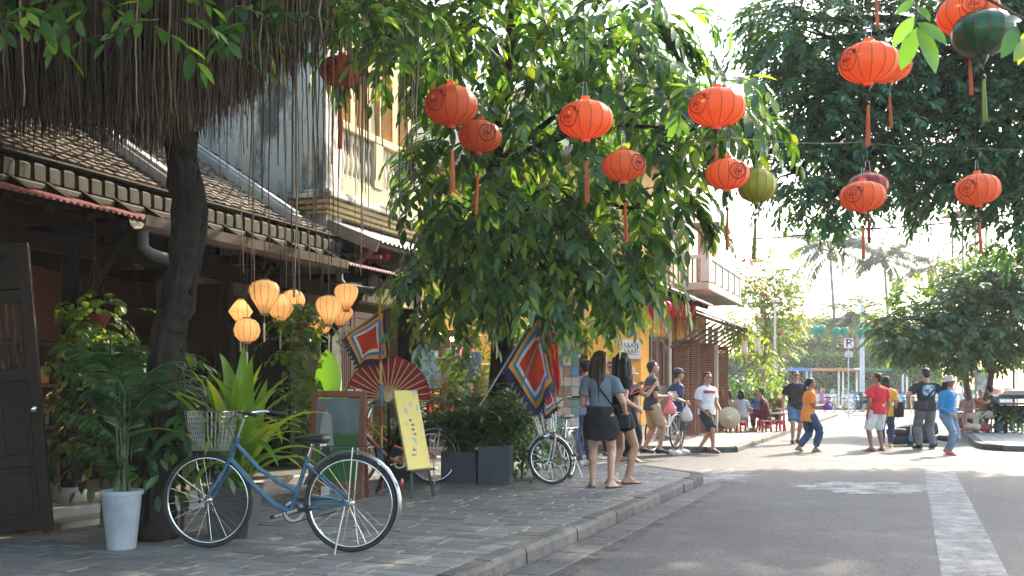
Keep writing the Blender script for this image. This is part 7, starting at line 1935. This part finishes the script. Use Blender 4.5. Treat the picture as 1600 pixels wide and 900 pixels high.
    # clothes
    if top:
        tm, slv, hem = top[:3]; loose = top[3] if len(top) > 3 else .014; mt = MB(); tuck = hem < 0; t = tor(loose * k + .006, .09 if tuck else .0, .30, 1.03)
        if not tuck: t = [(q[0], max(q[1], .096 * H * b + .024), max(q[2], .071 * H * b + .026)) if (q[0] - hipc).dot(up) < .05 * H else q for q in t]
        p0 = hipc + up * .045 * H if tuck else hipc - up * (hem + .03) * k; t = [(p0, t[0][1] * 1.02, t[0][2] * 1.04)] + t
        mt.etube([q[0] for q in t], [q[1] for q in t], [q[2] for q in t], X, 22)
        for i in (0, 1):
            mt.cap(SH[i] - up * .006 * H, .041 * H * b, nb.lerp(SH[i], .35) - up * .002 * H, .037 * H)
            if slv <= .05: mt.cap(SH[i] - X * .01 * H * (1, -1)[i], .034 * H * b, SH[i].lerp(nb, .3), .036 * H); continue
            if slv <= 1: e = SH[i].lerp(EB[i], slv); d = (e - SH[i]).normalized(); mt.etube([SH[i] - d * .02 * H, SH[i], e, e + d * .004], [.026 * H, .043 * H * b, .043 * H * b, .043 * H * b], [.026 * H, .043 * H * b, .043 * H * b, .043 * H * b], d.orthogonal(), 16)
            else: mt.cap(SH[i], .039 * H * b, EB[i], .033 * H); d = (WR[i] - EB[i]); mt.etube([EB[i], EB[i].lerp(WR[i], .97)], [.034 * H, .025 * H], [.034 * H, .025 * H], d.orthogonal(), 14)
        o = remeshed(mt, .013, 'shirt' if slv < 1.5 else 'jacket', tm, .45, 2, T); wrinkle(o, .0065 * k, len(label), 7); wrinkle(o, .003 * k, len(label) + 1, 15)
    if bottom:
        kind, bmt, ln = bottom[:3]; mt = MB(); t = [(hipc + up * z * H, r1 * H * b + .010, r2 * H * b + .012) for z, r1, r2 in ((-.03, .090, .068), (.0, .096, .071), (.075, .088, .064))]
        mt.etube([q[0] for q in t], [q[1] for q in t], [q[2] for q in t], X, 20)
        if kind == 'skirt':
            md = (KN[0] + KN[1]) / 2; e = hipc.lerp(md, ln); w = (KN[0] - KN[1]).length / 2
            mt.etube([hipc + up * .05 * H, hipc, hipc.lerp(e, .5), e], [.088 * H, .118 * H, .119 * H + w * .2, .113 * H + w * .35], [.066 * H, .078 * H, .088 * H, .095 * H], X, 24)
        else:
            for i in (0, 1):
                if ln <= 1: e = HJ[i].lerp(KN[i], ln); pp = [HJ[i] + up * .01 * H, HJ[i].lerp(e, .5), e]; rr = [.067 * H * b, .064 * H * b, (.058 if f else .060) * H * b]
                else:
                    e = KN[i].lerp(AN[i], min(1, ln - 1)); fit = bottom[3] if len(bottom) > 3 else 1.0; pp = [HJ[i] + up * .01 * H, HJ[i].lerp(KN[i], .5), KN[i], KN[i].lerp(e, .5), e]; rr = [.068 * H * b, max(.056 * fit, .055) * H, max(.044 * fit, .047) * H, max(.040 * fit, .045) * H, max(.034 * fit, .030) * H]
                for a, c_, r1, r2 in zip(pp, pp[1:], rr, rr[1:]):
                    d = (c_ - a).normalized(); mt.etube([a - d * .006, a, c_, c_ + d * .006], [r1 * .9, r1, r2, r2], [r1 * .9, r1, r2, r2], X if abs(d.x) < .8 else (0, 1, 0), 16)
        o = remeshed(mt, .013, {'skirt': 'skirt', 'shorts': 'shorts'}.get(kind, 'trousers'), bmt, .45, 2, T); wrinkle(o, .006 * k, len(label) + 3, 7); wrinkle(o, .003 * k, len(label) + 4, 15)
        if len(bottom) > 4: pass
    if shoes:
        sk_, sm = shoes
        for i in (0, 1):
            fy = R(feet[i][3] if len(feet[i]) > 3 else 0); tilt = feet[i][4] if len(feet[i]) > 4 else 0; fd = (Vector((math.sin(-fy), math.cos(fy), 0)) + Vector((0, 0, -tilt))).normalized(); ms = MB(); a0 = AN[i] - fd * .042 * H; a1 = AN[i] + fd * .115 * H; xx = (fd.y, -fd.x, 0); dn = Vector((0, 0, -.045 * H))
            if sk_ == 'flip':
                ms.etube([a0 + dn * .86, a0.lerp(a1, .1) + dn * .86, a0.lerp(a1, .6) + dn * .86, a1 - fd * .01 + dn * .86, a1 + dn * .86], [.020 * H, .027 * H, .036 * H, .033 * H, .016 * H], [.006 * H] * 5, xx, 14); ms.tube([AN[i] + fd * .02 * H + Vector((.025 * H * fd.y, 0, -.026 * H)), a0.lerp(a1, .80) + dn * .42, AN[i] + fd * .02 * H + Vector((-.025 * H * fd.y, 0, -.026 * H))], .004, 5)
                ms.build('sandal', sm, T, True)
            else:
                ms.etube([a0 + dn * .45, a0 + fd * .012 * H + dn * .42, AN[i] + fd * .02 * H + dn * .38, AN[i] + fd * .07 * H + dn * .55, a1 - fd * .012 * H + dn * .66, a1 + dn * .72], [.016 * H, .025 * H, .027 * H, .030 * H, .026 * H, .012 * H], [.02 * H, .028 * H, .029 * H, .021 * H, .016 * H, .008 * H], xx, 16); ms.build('shoe', sm, T, True)
                MB().etube([a0 + dn * .90, a0.lerp(a1, .12) + dn * .90, a0.lerp(a1, .6) + dn * .90, a1 + dn * .90], [.016 * H, .026 * H, .032 * H, .014 * H], [.0055 * H] * 4, xx, 14).build('sole', M('pale sole', (.5, .5, .48), .7) if sk_ == 'sneaker' else black_pl, T, True)
    if hair:
        hk, hm = hair; mh = MB(); rg_ = random.Random(len(label))
        mh.ell(hd(0, -.012, .022), (.0505 * H, .058 * H, .054 * H), hq, 16, 12)
        for j in range(26): a = rg_.uniform(0, 6.28); z = rg_.uniform(.015, .055); mh.ell(hd(.036 * math.cos(a), -.014 + .042 * math.sin(a) * (1 if math.sin(a) < 0 else .75), z), (.016 * H, .018 * H, .014 * H), hq, 6, 5)
        mh.ell(hd(0, -.04, -.015), (.04 * H, .024 * H, .034 * H), hq, 12, 8)
        if hk in ('long', 'bob'):
            e = .28 if hk == 'long' else .09
            for s_ in (-1, 1): mh.etube([hd(s_ * .044, -.012, .03), hd(s_ * .05, -.018, -.03), hd(s_ * .048, -.035, -e * .6), hd(s_ * .04, -.045, -e)], [.014 * H, .018 * H, .018 * H, .007 * H], [.03 * H, .032 * H, .03 * H, .012 * H], X, 10)
            mh.etube([hd(0, -.045, .02), hd(0, -.052, -.05), hd(0, -.058, -e * .6), hd(0, -.062, -e * .95), hd(0, -.06, -e * 1.08)], [.045 * H, .05 * H, .052 * H, .042 * H, .02 * H], [.022 * H, .024 * H, .022 * H, .016 * H, .006 * H], X, 14)
            for j in range(14): xx = rg_.uniform(-.05, .05); mh.tube([hd(xx, -.06, 0), hd(xx * 1.1, -.075, -e * .5), hd(xx * 1.1 + rg_.uniform(-.01, .01), -.07, -e * rg_.uniform(.95, 1.2))], [.007 * H, .008 * H, .002 * H], 5)
        if hk == 'pony': mh.etube([hd(0, -.055, .03), hd(0, -.078, .015), hd(0, -.082, -.05), hd(0, -.075, -.11)], [.012 * H, .018 * H, .018 * H, .005 * H], [.012 * H, .018 * H, .018 * H, .005 * H], X, 10)
        oh = remeshed(mh, .010, 'hair', hm, .4, 3, T); wrinkle(oh, .004, len(label), 16)
        # keep the face free
        bm = bmesh.new(); bm.from_mesh(oh.data); dl = []
        for v in bm.verts:
            q = iq @ (v.co - hc) / H
            if q.y > .014 and q.z < .040 and abs(q.x) < .048: v.co = hc + hq @ (Vector((q.x * .85, min(q.y, .014), q.z)) * H)
        bm.to_mesh(oh.data); bm.free()
    if hat:
        kind, hm = hat; mh = MB()
        if kind == 'cap':
            mh.ell(hd(0, -.006, .034), (.053 * H, .062 * H, .046 * H), hq, 18, 10); mh.etube([hd(0, .035, .03), hd(0, .07, .026), hd(0, .098, .018)], [.045 * H, .044 * H, .018 * H], [.006 * H, .004 * H, .003 * H], hq @ X, 14)
        elif kind == 'bucket':
            mh.lathe([(.105 * H, -.012 * H), (.10 * H, -.006 * H), (.062 * H, .012 * H), (.058 * H, .05 * H), (.045 * H, .064 * H), (.005 * H, .068 * H)], 22, hd(0, 0, .018), rot=hq)
        mh.build('hat', hm, T, True)
    if glasses:
        mg = MB()
        for s_ in (1, -1): mg.ell(hd(s_ * .0195, .053, .006), (.0155 * H, .005 * H, .0115 * H), hq, 10, 8); mg.tube([hd(s_ * .034, .046, .01), hd(s_ * .048, .0, .01)], .0035, 5)
        mg.tube([hd(-.01, .056, .009), hd(.01, .056, .009)], .003, 5); mg.build('sunglasses', black_pl, T, True)
    T['_wr'] = [tuple(q) for q in WR]
    return T, dict(SH=SH, WR=WR, HJ=HJ, KN=KN, AN=AN, nb=nb, hip=hipc, head=hc, hd=hd, up=up)
def wpos(T, v):
    return Matrix.Translation(T.location) @ Matrix.Rotation(T.rotation_euler.z, 4, 'Z') @ Vector(v)
def strap(label, T, pts, bagc, bagd, mat, name='shoulder_bag', r=.012, rz=None):
    """a bag with its strap, standing at world points taken from the wearer's body"""
    o = wpos(T, bagc); B = thing(name, label, 'bag', o, T.rotation_euler.z if rz is None else rz)
    mb = MB(); mb.etube([(0, 0, -bagd[2] / 2), (0, 0, -bagd[2] * .42), (0, 0, bagd[2] * .2), (0, 0, bagd[2] / 2)], [bagd[0] * .40, bagd[0] / 2, bagd[0] / 2, bagd[0] * .38], [bagd[1] * .40, bagd[1] / 2, bagd[1] / 2, bagd[1] * .32], (1, 0, 0), 16, power=3); mb.build('bag_body', mat, B, True)
    inv = Matrix.Rotation(-B.rotation_euler.z, 4, 'Z') @ Matrix.Translation(-o)
    if pts: MB().tube([inv @ wpos(T, p) for p in pts], r, 6).build('strap', mat, B, True)
    return B
def plastic_bag(label, T, hand, mat, r=.11, h=.26):
    o = wpos(T, hand); B = thing('plastic_bag', label, 'bag', o, .3); g = random.Random(4); mb = MB()
    mb.lathe([(.012, .02), (.015, -.02), (r * .55, -.09), (r * .95, -h * .62), (r, -h * .82), (r * .8, -h * .97), (.02, -h)], 16, mod=lambda k: 1 + .10 * math.sin(k * 2.4)); mb.build('bag_body', mat, B, True, 180)
    return B
navy = cloth('navy', (.018, .026, .055)); blackc = cloth('black', (.012, .012, .014)); denim = cloth('denim', (.10, .19, .33)); denim_d = cloth('dark denim', (.035, .065, .14)); white_c = cloth('white', (.70, .70, .70)); khaki = cloth('khaki', (.42, .30, .17)); greyc = cloth('grey', (.13, .14, .155)); teegrey = cloth('slate tee', (.16, .20, .24))
sand = M('dark sandal', (.018, .012, .014), .6); shoe_w = M('white shoe', (.70, .70, .70), .5)
G = lambda px, py, z=SW: GX(px, py, z)
# --- group on the near pavement corner
w1, J1 = person('woman with long brown hair, slate tee and black skirt seen from behind', G(938, 762), -12, 1.68, 'f', SK_L, feet=((.13, -.03, 0, -25), (-.10, .02, 0, 10)), hands=((.30, .14, .90), (-.16, .26, .98)), hyaw=-35, top=(teegrey, .62, -.1), bottom=('skirt', blackc, .62), shoes=('flip', sand), hair=('long', HAIR_BR), vox=.010)
strap('small black camera bag at the hip of the long-haired woman', w1, [(-.12, .02, 1.38), (.0, -.135, 1.22), (.16, -.10, 1.0), (.26, .08, .92)], (.27, .12, .80), (.17, .10, .17), blackc)
w2, J2 = person('woman in black top and black shorts with sunglasses beside the long-haired woman', G(968, 756), -60, 1.68, 'f', SK_M, feet=((.10, .05, 0, -10), (-.09, -.08, 0, 10)), hands=((.22, .10, .98), (-.10, .30, 1.22)), hyaw=60, top=(blackc, .5, -.01), bottom=('shorts', blackc, .42), shoes=('flip', sand), hair=('long', HAIR_B), glasses=True, vox=.010)
w3, J3 = person('person in pink hat and black leggings raising an arm behind the two women', G(981, 722), -70, 1.56, 'f', SK_M, feet=((.09, .05, 0, 0), (-.09, -.04, 0, 0)), hands=((.20, .42, 1.36), (-.16, .36, 1.28)), top=(blackc, .5, .03), bottom=('trousers', blackc, 1.95, .8), shoes=('flip', sand), hair=('long', HAIR_B), hat=('bucket', cloth('pink', (.55, .28, .28))), elbow=((.5, -.3, -1), (-.5, -.3, -1)))
rs_ = cable('red_cord', 'red cord stretched from the raised hand past the long-haired woman', [wpos(w3, J3['WR'][0]) + Vector((.02, 0, .03)), wpos(w3, J3['WR'][0]) + Vector((-.45, -.3, -.14)), wpos(w2, J2['head']) + Vector((-.1, -.05, -.28))], .008, .01, M('red cord', (.5, .03, .03), .5))
person('blond person in a pink top partly hidden behind the women', G(977, 716), 160, 1.62, 'f', SK_L, top=(cloth('pink top', (.62, .20, .32)), .4, .02), bottom=('shorts', cloth('pale short', (.5, .35, .35)), .4), shoes=('flip', sand), hair=('long', HAIR_BL), feet=((.10, .25, .12, 0), (-.10, -.02, 0, 0)))
person('person in a lilac shirt mostly hidden behind the long-haired woman', G(914, 728), 20, 1.68, 'm', SK_M, top=(cloth('lilac', (.27, .27, .48)), .6, .04), bottom=('trousers', denim_d, 1.95), shoes=('sneaker', shoe_w), hair=('short', HAIR_B))
person('tourist with dark sunglasses glimpsed between the women', G(956, 712), 175, 1.72, 'm', SK_M, top=(cloth('dull red', (.25, .10, .08)), .6, .04), bottom=('trousers', blackc, 1.95), shoes=('sneaker', blackc), hair=('short', HAIR_BR), glasses=True)
# --- men at the side-street crossing
m1, K1 = person('man in dark polo and khaki shorts holding papers, facing right', G(1018, 709), -82, 1.74, 'm', SK_M, feet=((.10, .12, 0, 0), (-.09, -.12, 0, 0)), hands=((.14, .25, 1.04), (-.12, .27, 1.02)), top=(cloth('dark polo', (.035, .045, .065)), .62, .05), bottom=('shorts', khaki, .92), shoes=('sneaker', blackc), hair=('short', HAIR_B), hpitch=-12, elbow=((.3, -.4, -1), (-.3, -.4, -1)))
plastic_bag('pink plastic bag held by the man in khaki shorts', m1, Vector(K1['WR'][0]) + Vector((0, .06, -.04)), M('pink film', (.72, .32, .36), .4, .1, 5, trans=.45), .11, .28)
pa = thing('paper_sheets', 'white folded papers in the hands of the man in khaki shorts', 'paper', wpos(m1, Vector(K1['WR'][1]) + Vector((.1, .10, .05)))); mb = MB(); mb.box((0, 0, 0), (.16, .004, .11), Matrix.Rotation(.5, 3, 'Z') @ Matrix.Rotation(.4, 3, 'X')); mb.box((.04, .02, .02), (.14, .004, .1), Matrix.Rotation(-.3, 3, 'Z') @ Matrix.Rotation(.6, 3, 'X')); mb.build('sheet', M('paper white', (.75, .75, .73), .8), pa)
m2, K2 = person('man in navy polo and cap walking right with a white plastic bag', G(1056, 709, 0.0), -78, 1.76, 'm', SK_M, feet=((.08, -.10, 0, 0, .1), (-.09, .14, 0, 5)), hands=((.24, .10, 1.02), (-.2, -.05, .84)), top=(cloth('navy polo', (.022, .045, .12)), .66, .07), bottom=('shorts', cloth('dark teal short', (.03, .05, .075)), .95), shoes=('sneaker', shoe_w), hair=('short', HAIR_B), hat=('cap', cloth('slate cap', (.07, .085, .11))), lean=(0, .03))
plastic_bag('white plastic bag hanging from the hand of the man in the navy polo', m2, Vector(K2['WR'][0]) + Vector((.02, .02, -.05)), M('white film', (.72, .70, .68), .4, .1, 5, trans=.35), .12, .34)
strap('black shoulder bag at the front of the man in the navy polo', m2, [(.12, -.05, 1.42), (.05, .16, 1.2), (-.05, .22, .98)], (-.1, .24, .90), (.26, .12, .24), blackc)
m3, K3 = person('man in white striped tee and dark shorts striding with a conical hat', G(1104, 707, 0.0), -142, 1.72, 'm', SK_M, feet=((.10, .26, 0, -10), (-.12, -.28, .02, 0, .25)), hands=((.20, .12, .84), (-.12, .28, .84)), hip=(0, 0, .845), top=(white_c, .68, .04), bottom=('shorts', cloth('black green short', (.02, .03, .035)), .95), shoes=('sneaker', M('brown sandal', (.09, .06, .045), .7)), hair=('short', HAIR_B), glasses=True, hyaw=-15, build=1.08)
mb = MB(); t_ = K3; ctr_ = t_['hip'] + t_['up'] * .235 * 1.72 * 1.0
mb.etube([ctr_ - t_['up'] * .03, ctr_ + t_['up'] * .035], [.216, .217], [.152, .152], (1, 0, 0), 26); mb.build('chest_stripe', cloth('plum stripe', (.36, .05, .12)), m3, True)
hp = wpos(m3, K3['WR'][1]); ch_ = thing('conical_hat', 'pale conical straw hat held in the hand of the man in white', 'hat', hp + Vector((.14, -.16, -.12)), rot=(R(100), R(8), R(-18))); mb = MB(); mb.lathe([(.225, 0), (.215, .012), (.15, .05), (.08, .09), (.03, .115), (.018, .135), (.003, .14)], 32, cap=False); mb.build('straw', M('palm straw', (.66, .54, .36), .7, .12, 30, .2, 60), ch_, True)
for z_, r_ in ((.012, .213), (.03, .184), (.05, .152), (.07, .116), (.09, .082)): MB().tube([(r_ * math.cos(a), r_ * math.sin(a), z_) for a in np.linspace(0, 2 * PI, 24, endpoint=False)], .0025, 4, closed=True).build('hoop', M('straw hoop', (.5, .38, .2), .7), ch_)
# --- people in the road
person('man in black v-neck tee and denim shorts walking towards the viewer', G(1243, 693, 0.0), 178, 1.78, 'm', SK_L, feet=((.10, .15, 0, -8), (-.09, -.15, .0, 8, .2)), hands=((.29, .02, .82), (-.29, .04, .84)), top=(cloth('black tee', (.022, .023, .027)), .66, .06), bottom=('shorts', denim, .88), shoes=('sneaker', M('dark sneaker', (.03, .03, .04), .6)), hair=('short', HAIR_BR), glasses=True)
o1_, Ko = person('woman in orange tee and blue jeans walking right with a purple bag', G(1263, 706, 0.0), -86, 1.60, 'f', SK_D, feet=((.08, .13, 0, 0), (-.08, -.20, .02, 0, .3)), hands=((.14, .30, 1.04), (-.12, .30, 1.02)), hip=(0, 0, .845), lean=(0, .03), top=(cloth('orange tee', (.72, .24, .05)), .7, .14, .03), bottom=('trousers', denim_d, 1.85, 1.25), shoes=('flip', M('blue sandal', (.12, .26, .36), .6)), hair=('pony', HAIR_B), elbow=((.3, -.4, -1), (-.3, -.4, -1)))
plastic_bag('purple cloth bundle held by the woman in orange', o1_, Vector(Ko['WR'][0]) + Vector((0, .08, .10)), cloth('purple', (.14, .06, .34)), .10, .20)
person('man in red tee and white shorts standing with his back turned', G(1371, 705, 0.0), 14, 1.68, 'm', SK_D, feet=((.13, .02, 0, -10), (-.15, -.02, 0, 30)), hands=((.27, .05, .80), (-.25, -.02, .82)), hyaw=40, top=(cloth('red tee', (.62, .03, .04)), .68, .05), bottom=('shorts', white_c, .98), shoes=('flip', sand), hair=('short', HAIR_B), build=1.03)
y1, Ky = person('woman in yellow tee and cap with a black bag beyond the man in red', G(1384, 700, 0.0), -25, 1.62, 'f', SK_M, feet=((.10, .06, 0, 0), (-.08, -.04, 0, 0)), hands=((.25, .05, .80), (-.1, .25, 1.0)), top=(cloth('yellow tee', (.66, .40, .05)), .7, .10), bottom=('trousers', denim_d, 1.9), shoes=('sneaker', M('yellow shoe', (.6, .45, .12), .6)), hair=('bob', HAIR_B), hat=('cap', cloth('dull cap', (.09, .10, .10))))
strap('black tote bag on the arm of the woman in yellow', y1, [(.16, -.02, 1.30), (.24, .0, 1.12), (.27, .02, 1.0)], (.27, .03, .86), (.22, .11, .34), blackc, 'tote_bag', .014)
plastic_bag('pink plastic bag between the man in red and the woman in yellow', y1, (-.10, .10, .86), M('hot pink film', (.62, .10, .18), .4, .1, 5, trans=.35), .11, .30)
b1, Kb = person('man in printed black tee and grey trousers standing beside the equipment', G(1447, 702, 0.0), 2, 1.80, 'm', SK_M, feet=((.13, -.02, 0, -12), (-.13, .02, 0, 12)), hands=((.28, .10, .94), (-.30, .12, .92)), top=(cloth('black print tee', (.018, .02, .026)), .64, .05), bottom=('trousers', greyc, 1.97, 1.15), shoes=('sneaker', blackc), hair=('short', HAIR_B), build=1.1, elbow=((.9, -.5, 0), (-.9, -.5, 0)))
def printb(N, Lk, u, v, uv):
    n = N.new('ShaderNodeTexNoise'); n.inputs['Scale'].default_value = 3.2; n.inputs['Detail'].default_value = 5; Lk.new(uv, n.inputs['Vector']); r = N.new('ShaderNodeValToRGB'); e = r.color_ramp.elements; e[0].position = .32; e[0].color = (.02, .05, .10, 1); e[1].position = .7; e[1].color = (.6, .22, .06, 1); k = e.new(.45); k.color = (.08, .28, .45, 1); k = e.new(.55); k.color = (.55, .60, .62, 1); Lk.new(n.outputs['Fac'], r.inputs['Fac']); d = mathn(N, Lk, 'ADD', mathn(N, Lk, 'POWER', mathn(N, Lk, 'ABSOLUTE', mathn(N, Lk, 'SUBTRACT', mathn(N, Lk, 'MULTIPLY', u, 2), 1)), 3.0), mathn(N, Lk, 'POWER', mathn(N, Lk, 'ABSOLUTE', mathn(N, Lk, 'SUBTRACT', mathn(N, Lk, 'MULTIPLY', v, 2), 1)), 3.0)); d = mathn(N, Lk, 'ADD', d, mathn(N, Lk, 'MULTIPLY', n.outputs['Fac'], .6)); return mixc(N, Lk, mathn(N, Lk, 'GREATER_THAN', d, .85), r.outputs['Color'], (.018, .02, .026))
def backp(u, v):
    a = R(-90) + R(100) * (u - .5); z = .12 + .165 * v; up_ = Kb['up']; c = Kb['hip'] + up_ * z * 1.8; q = np.interp(z, [.1, .17, .22, .27], [1.0, 1.12, 1.2, 1.16]); return c + Vector((math.cos(a) * .158 * 1.13 * q, math.sin(a) * .1225 * 1.16 * q, 0))
grid_cloth('back_print', backp, 16, 12, UVMAT('shirt print', printb, .85), b1)
strap('black sling bag across the back of the man in the printed tee', b1, [(.16, -.02, 1.46), (.10, -.165, 1.30), (-.06, -.185, 1.14), (-.18, -.15, 1.02)], (-.19, -.17, .96), (.30, .14, .20), M('black nylon', (.02, .02, .022), .7), 'sling_bag', .02)
person('woman in blue jacket, jeans and bucket hat walking, face covered', G(1481, 711, 0.0), -155, 1.64, 'f', SK_M, feet=((.14, .16, 0, -10), (-.20, -.22, 0.03, -25, .2)), hands=((.16, .20, .86), (-.26, .0, .88)), hip=(0, 0, .82), top=(cloth('blue jacket', (.02, .18, .38)), 2, .03, .018), bottom=('trousers', cloth('faded jean', (.13, .19, .28)), 1.92, .82), shoes=('sneaker', M('red shoe', (.5, .06, .05), .6)), hair=('bob', HAIR_B), hat=('bucket', cloth('beige hat', (.45, .40, .36))), hyaw=15, hpitch=-10)
# face scarf of the woman in blue is a part of her
_w = bpy.data.objects[[o.name for o in bpy.data.objects if o.get('label', '').startswith('woman in blue jacket')][0]]
MB().ell((0.01, .055, 1.64 * .868), (.075, .085, .065)).build('face_scarf', cloth('grey scarf', (.16, .13, .13)), _w, True)
# --- seated groups
def sit(label, px, py, yaw, topm, botm, sex='f', H=1.60, sh=.34, skinm=SK_M, hairk=('bob', HAIR_B), hands=None, hy=0, slv=.6, dress=False, lean=.08):
    p = G(px, py)
    return person(label, p, yaw, H, sex, skinm, feet=((.12, .34, 0, 0), (-.12, .32, 0, 0)), hands=hands or ((.16, .34, .62), (-.16, .34, .62)), hip=(0, -.05, sh + .10), lean=(0, lean), top=(topm, slv, .0), bottom=('skirt', botm, .9) if dress else ('trousers', botm, 1.8), shoes=('flip', sand), hair=hairk, hyaw=hy, group='people seated on low stools', vox=.013)
sit('seated woman facing the viewer, left end of the group on red stools', 1126, 674, 175, cloth('dark print', (.09, .08, .08)), denim_d, hairk=('pony', HAIR_B))
sit('seated woman in a striped top leaning over, second from the left on stools', 1141, 673, 100, cloth('striped top', (.35, .30, .25)), blackc, hairk=('long', HAIR_BR))
sit('seated woman in a pale dress with her back turned, on a red stool', 1158, 674, -15, cloth('pale dress', (.45, .45, .50)), cloth('pale dress', (.45, .45, .50)), dress=True)
sit('seated person in a bright blue tee behind the pale dress', 1180, 668, -80, cloth('bright blue', (.03, .14, .45)), denim_d, 'm', hairk=('short', HAIR_B), hands=((.12, .3, .95), (-.12, .3, .6)))
sit('seated person in maroon clothes hunched on a red stool', 1196, 674, 75, cloth('maroon', (.11, .018, .025)), cloth('maroon', (.11, .018, .025)), 'm', 1.68, hairk=('short', HAIR_B), slv=2, lean=.16)
sit('seated person in a brown top at the right end of the left group', 1213, 668, 150, cloth('brown top', (.20, .10, .07)), blackc, hairk=('short', HAIR_B))
gp, Kg = person('seated musician in black vest and cream trousers playing a guitar', G(1550, 676), 68, 1.66, 'm', SK_M, feet=((.13, .38, 0, 0), (-.12, .42, 0, 0)), hands=((.12, .26, .72), (-.32, .38, .92)), hip=(0, 0, .52), lean=(0, .03), top=(blackc, .5, .0), bottom=('trousers', cloth('cream trouser', (.55, .50, .42)), 1.85, 1.1), shoes=('flip', sand), hair=('short', HAIR_B), hyaw=-60)
gt = thing('guitar', 'reddish wooden guitar held by the seated musician', 'guitar', wpos(gp, (.10, .22, .70)), rot=(R(80), R(-20), R(68))); MB().poly([(x, y, 0) for x, y in [(-.28, 0), (-.26, .10), (-.18, .15), (-.10, .13), (-.04, .10), (.05, .12), (.13, .10), (.16, 0), (.13, -.10), (.05, -.12), (-.04, -.10), (-.10, -.13), (-.18, -.15), (-.26, -.10)]], .08, (0, 0, 1)).build('guitar_body', wood_red, gt); MB().cbox((.42, 0, .08), (.56, .05, .025), .005).build('neck', wood_dark, gt); MB().cbox((.74, 0, .07), (.14, .07, .02), .005).build('headstock', wood_dark, gt); MB().lathe([(.045, .081), (.045, .083)], 16, (-.01, 0, 0)).build('sound_hole', ink, gt)
sit('seated vendor in a conical-brimmed hat left of the musician', 1512, 672, 120, cloth('floral', (.38, .25, .25)), cloth('pale pink', (.48, .33, .33)), hairk=('bob', HAIR_B))
sit('seated vendor in red beside the musician, low among bundles', 1532, 668, 165, cloth('vendor red', (.36, .06, .06)), blackc, hairk=('short', HAIR_B))
for k, (px, py, r_, c) in enumerate([(1500, 672, .26, (.45, .12, .12)), (1520, 677, .20, (.55, .42, .35)), (1538, 676, .2, (.35, .05, .07)), (1490, 664, .25, (.3, .25, .22)), (1508, 660, .28, (.42, .38, .36)), (1558, 676, .18, (.10, .16, .25))]):
    b_ = thing('cloth_bundle', ['dusty red cloth bundle on the kerb by the vendors', 'pale striped bundle in front of the vendors', 'dark red bundle at the musician\'s feet', 'brown bundle behind the woman in blue', 'grey bundle behind the seated vendors', 'blue patterned bag under the musician\'s chair'][k], 'bundle', G(px, py)); g = random.Random(k); mb = MB()
    for j in range(5): mb.ell((g.uniform(-.12, .12), g.uniform(-.08, .08), r_ * .55 + g.uniform(0, .08)), (r_ * g.uniform(.5, .8), r_ * .6, r_ * g.uniform(.45, .6)), None, 10, 8)
    o = remeshed(mb, .025, 'cloth', cloth('bundle %d' % k, c), .6, 2, b_); wrinkle(o, .012, k)

# ================================================================== haze in the humid air
hz = MB(); hz.box((20, 60, 11.5), (320, 160, 25.4))
hzm = bpy.data.materials.new('humid air'); hzm.use_nodes = True
_n = hzm.node_tree.nodes; _n.remove(_n['Principled BSDF']); _v = _n.new('ShaderNodeVolumePrincipled')
_v.inputs['Color'].default_value = (.96, .97, 1.0, 1); _v.inputs['Density'].default_value = .0009; _v.inputs['Anisotropy'].default_value = .0
hzm.node_tree.links.new(_v.outputs['Volume'], _n['Material Output'].inputs['Volume'])
tag(hz.build('haze', hzm), kind='stuff')
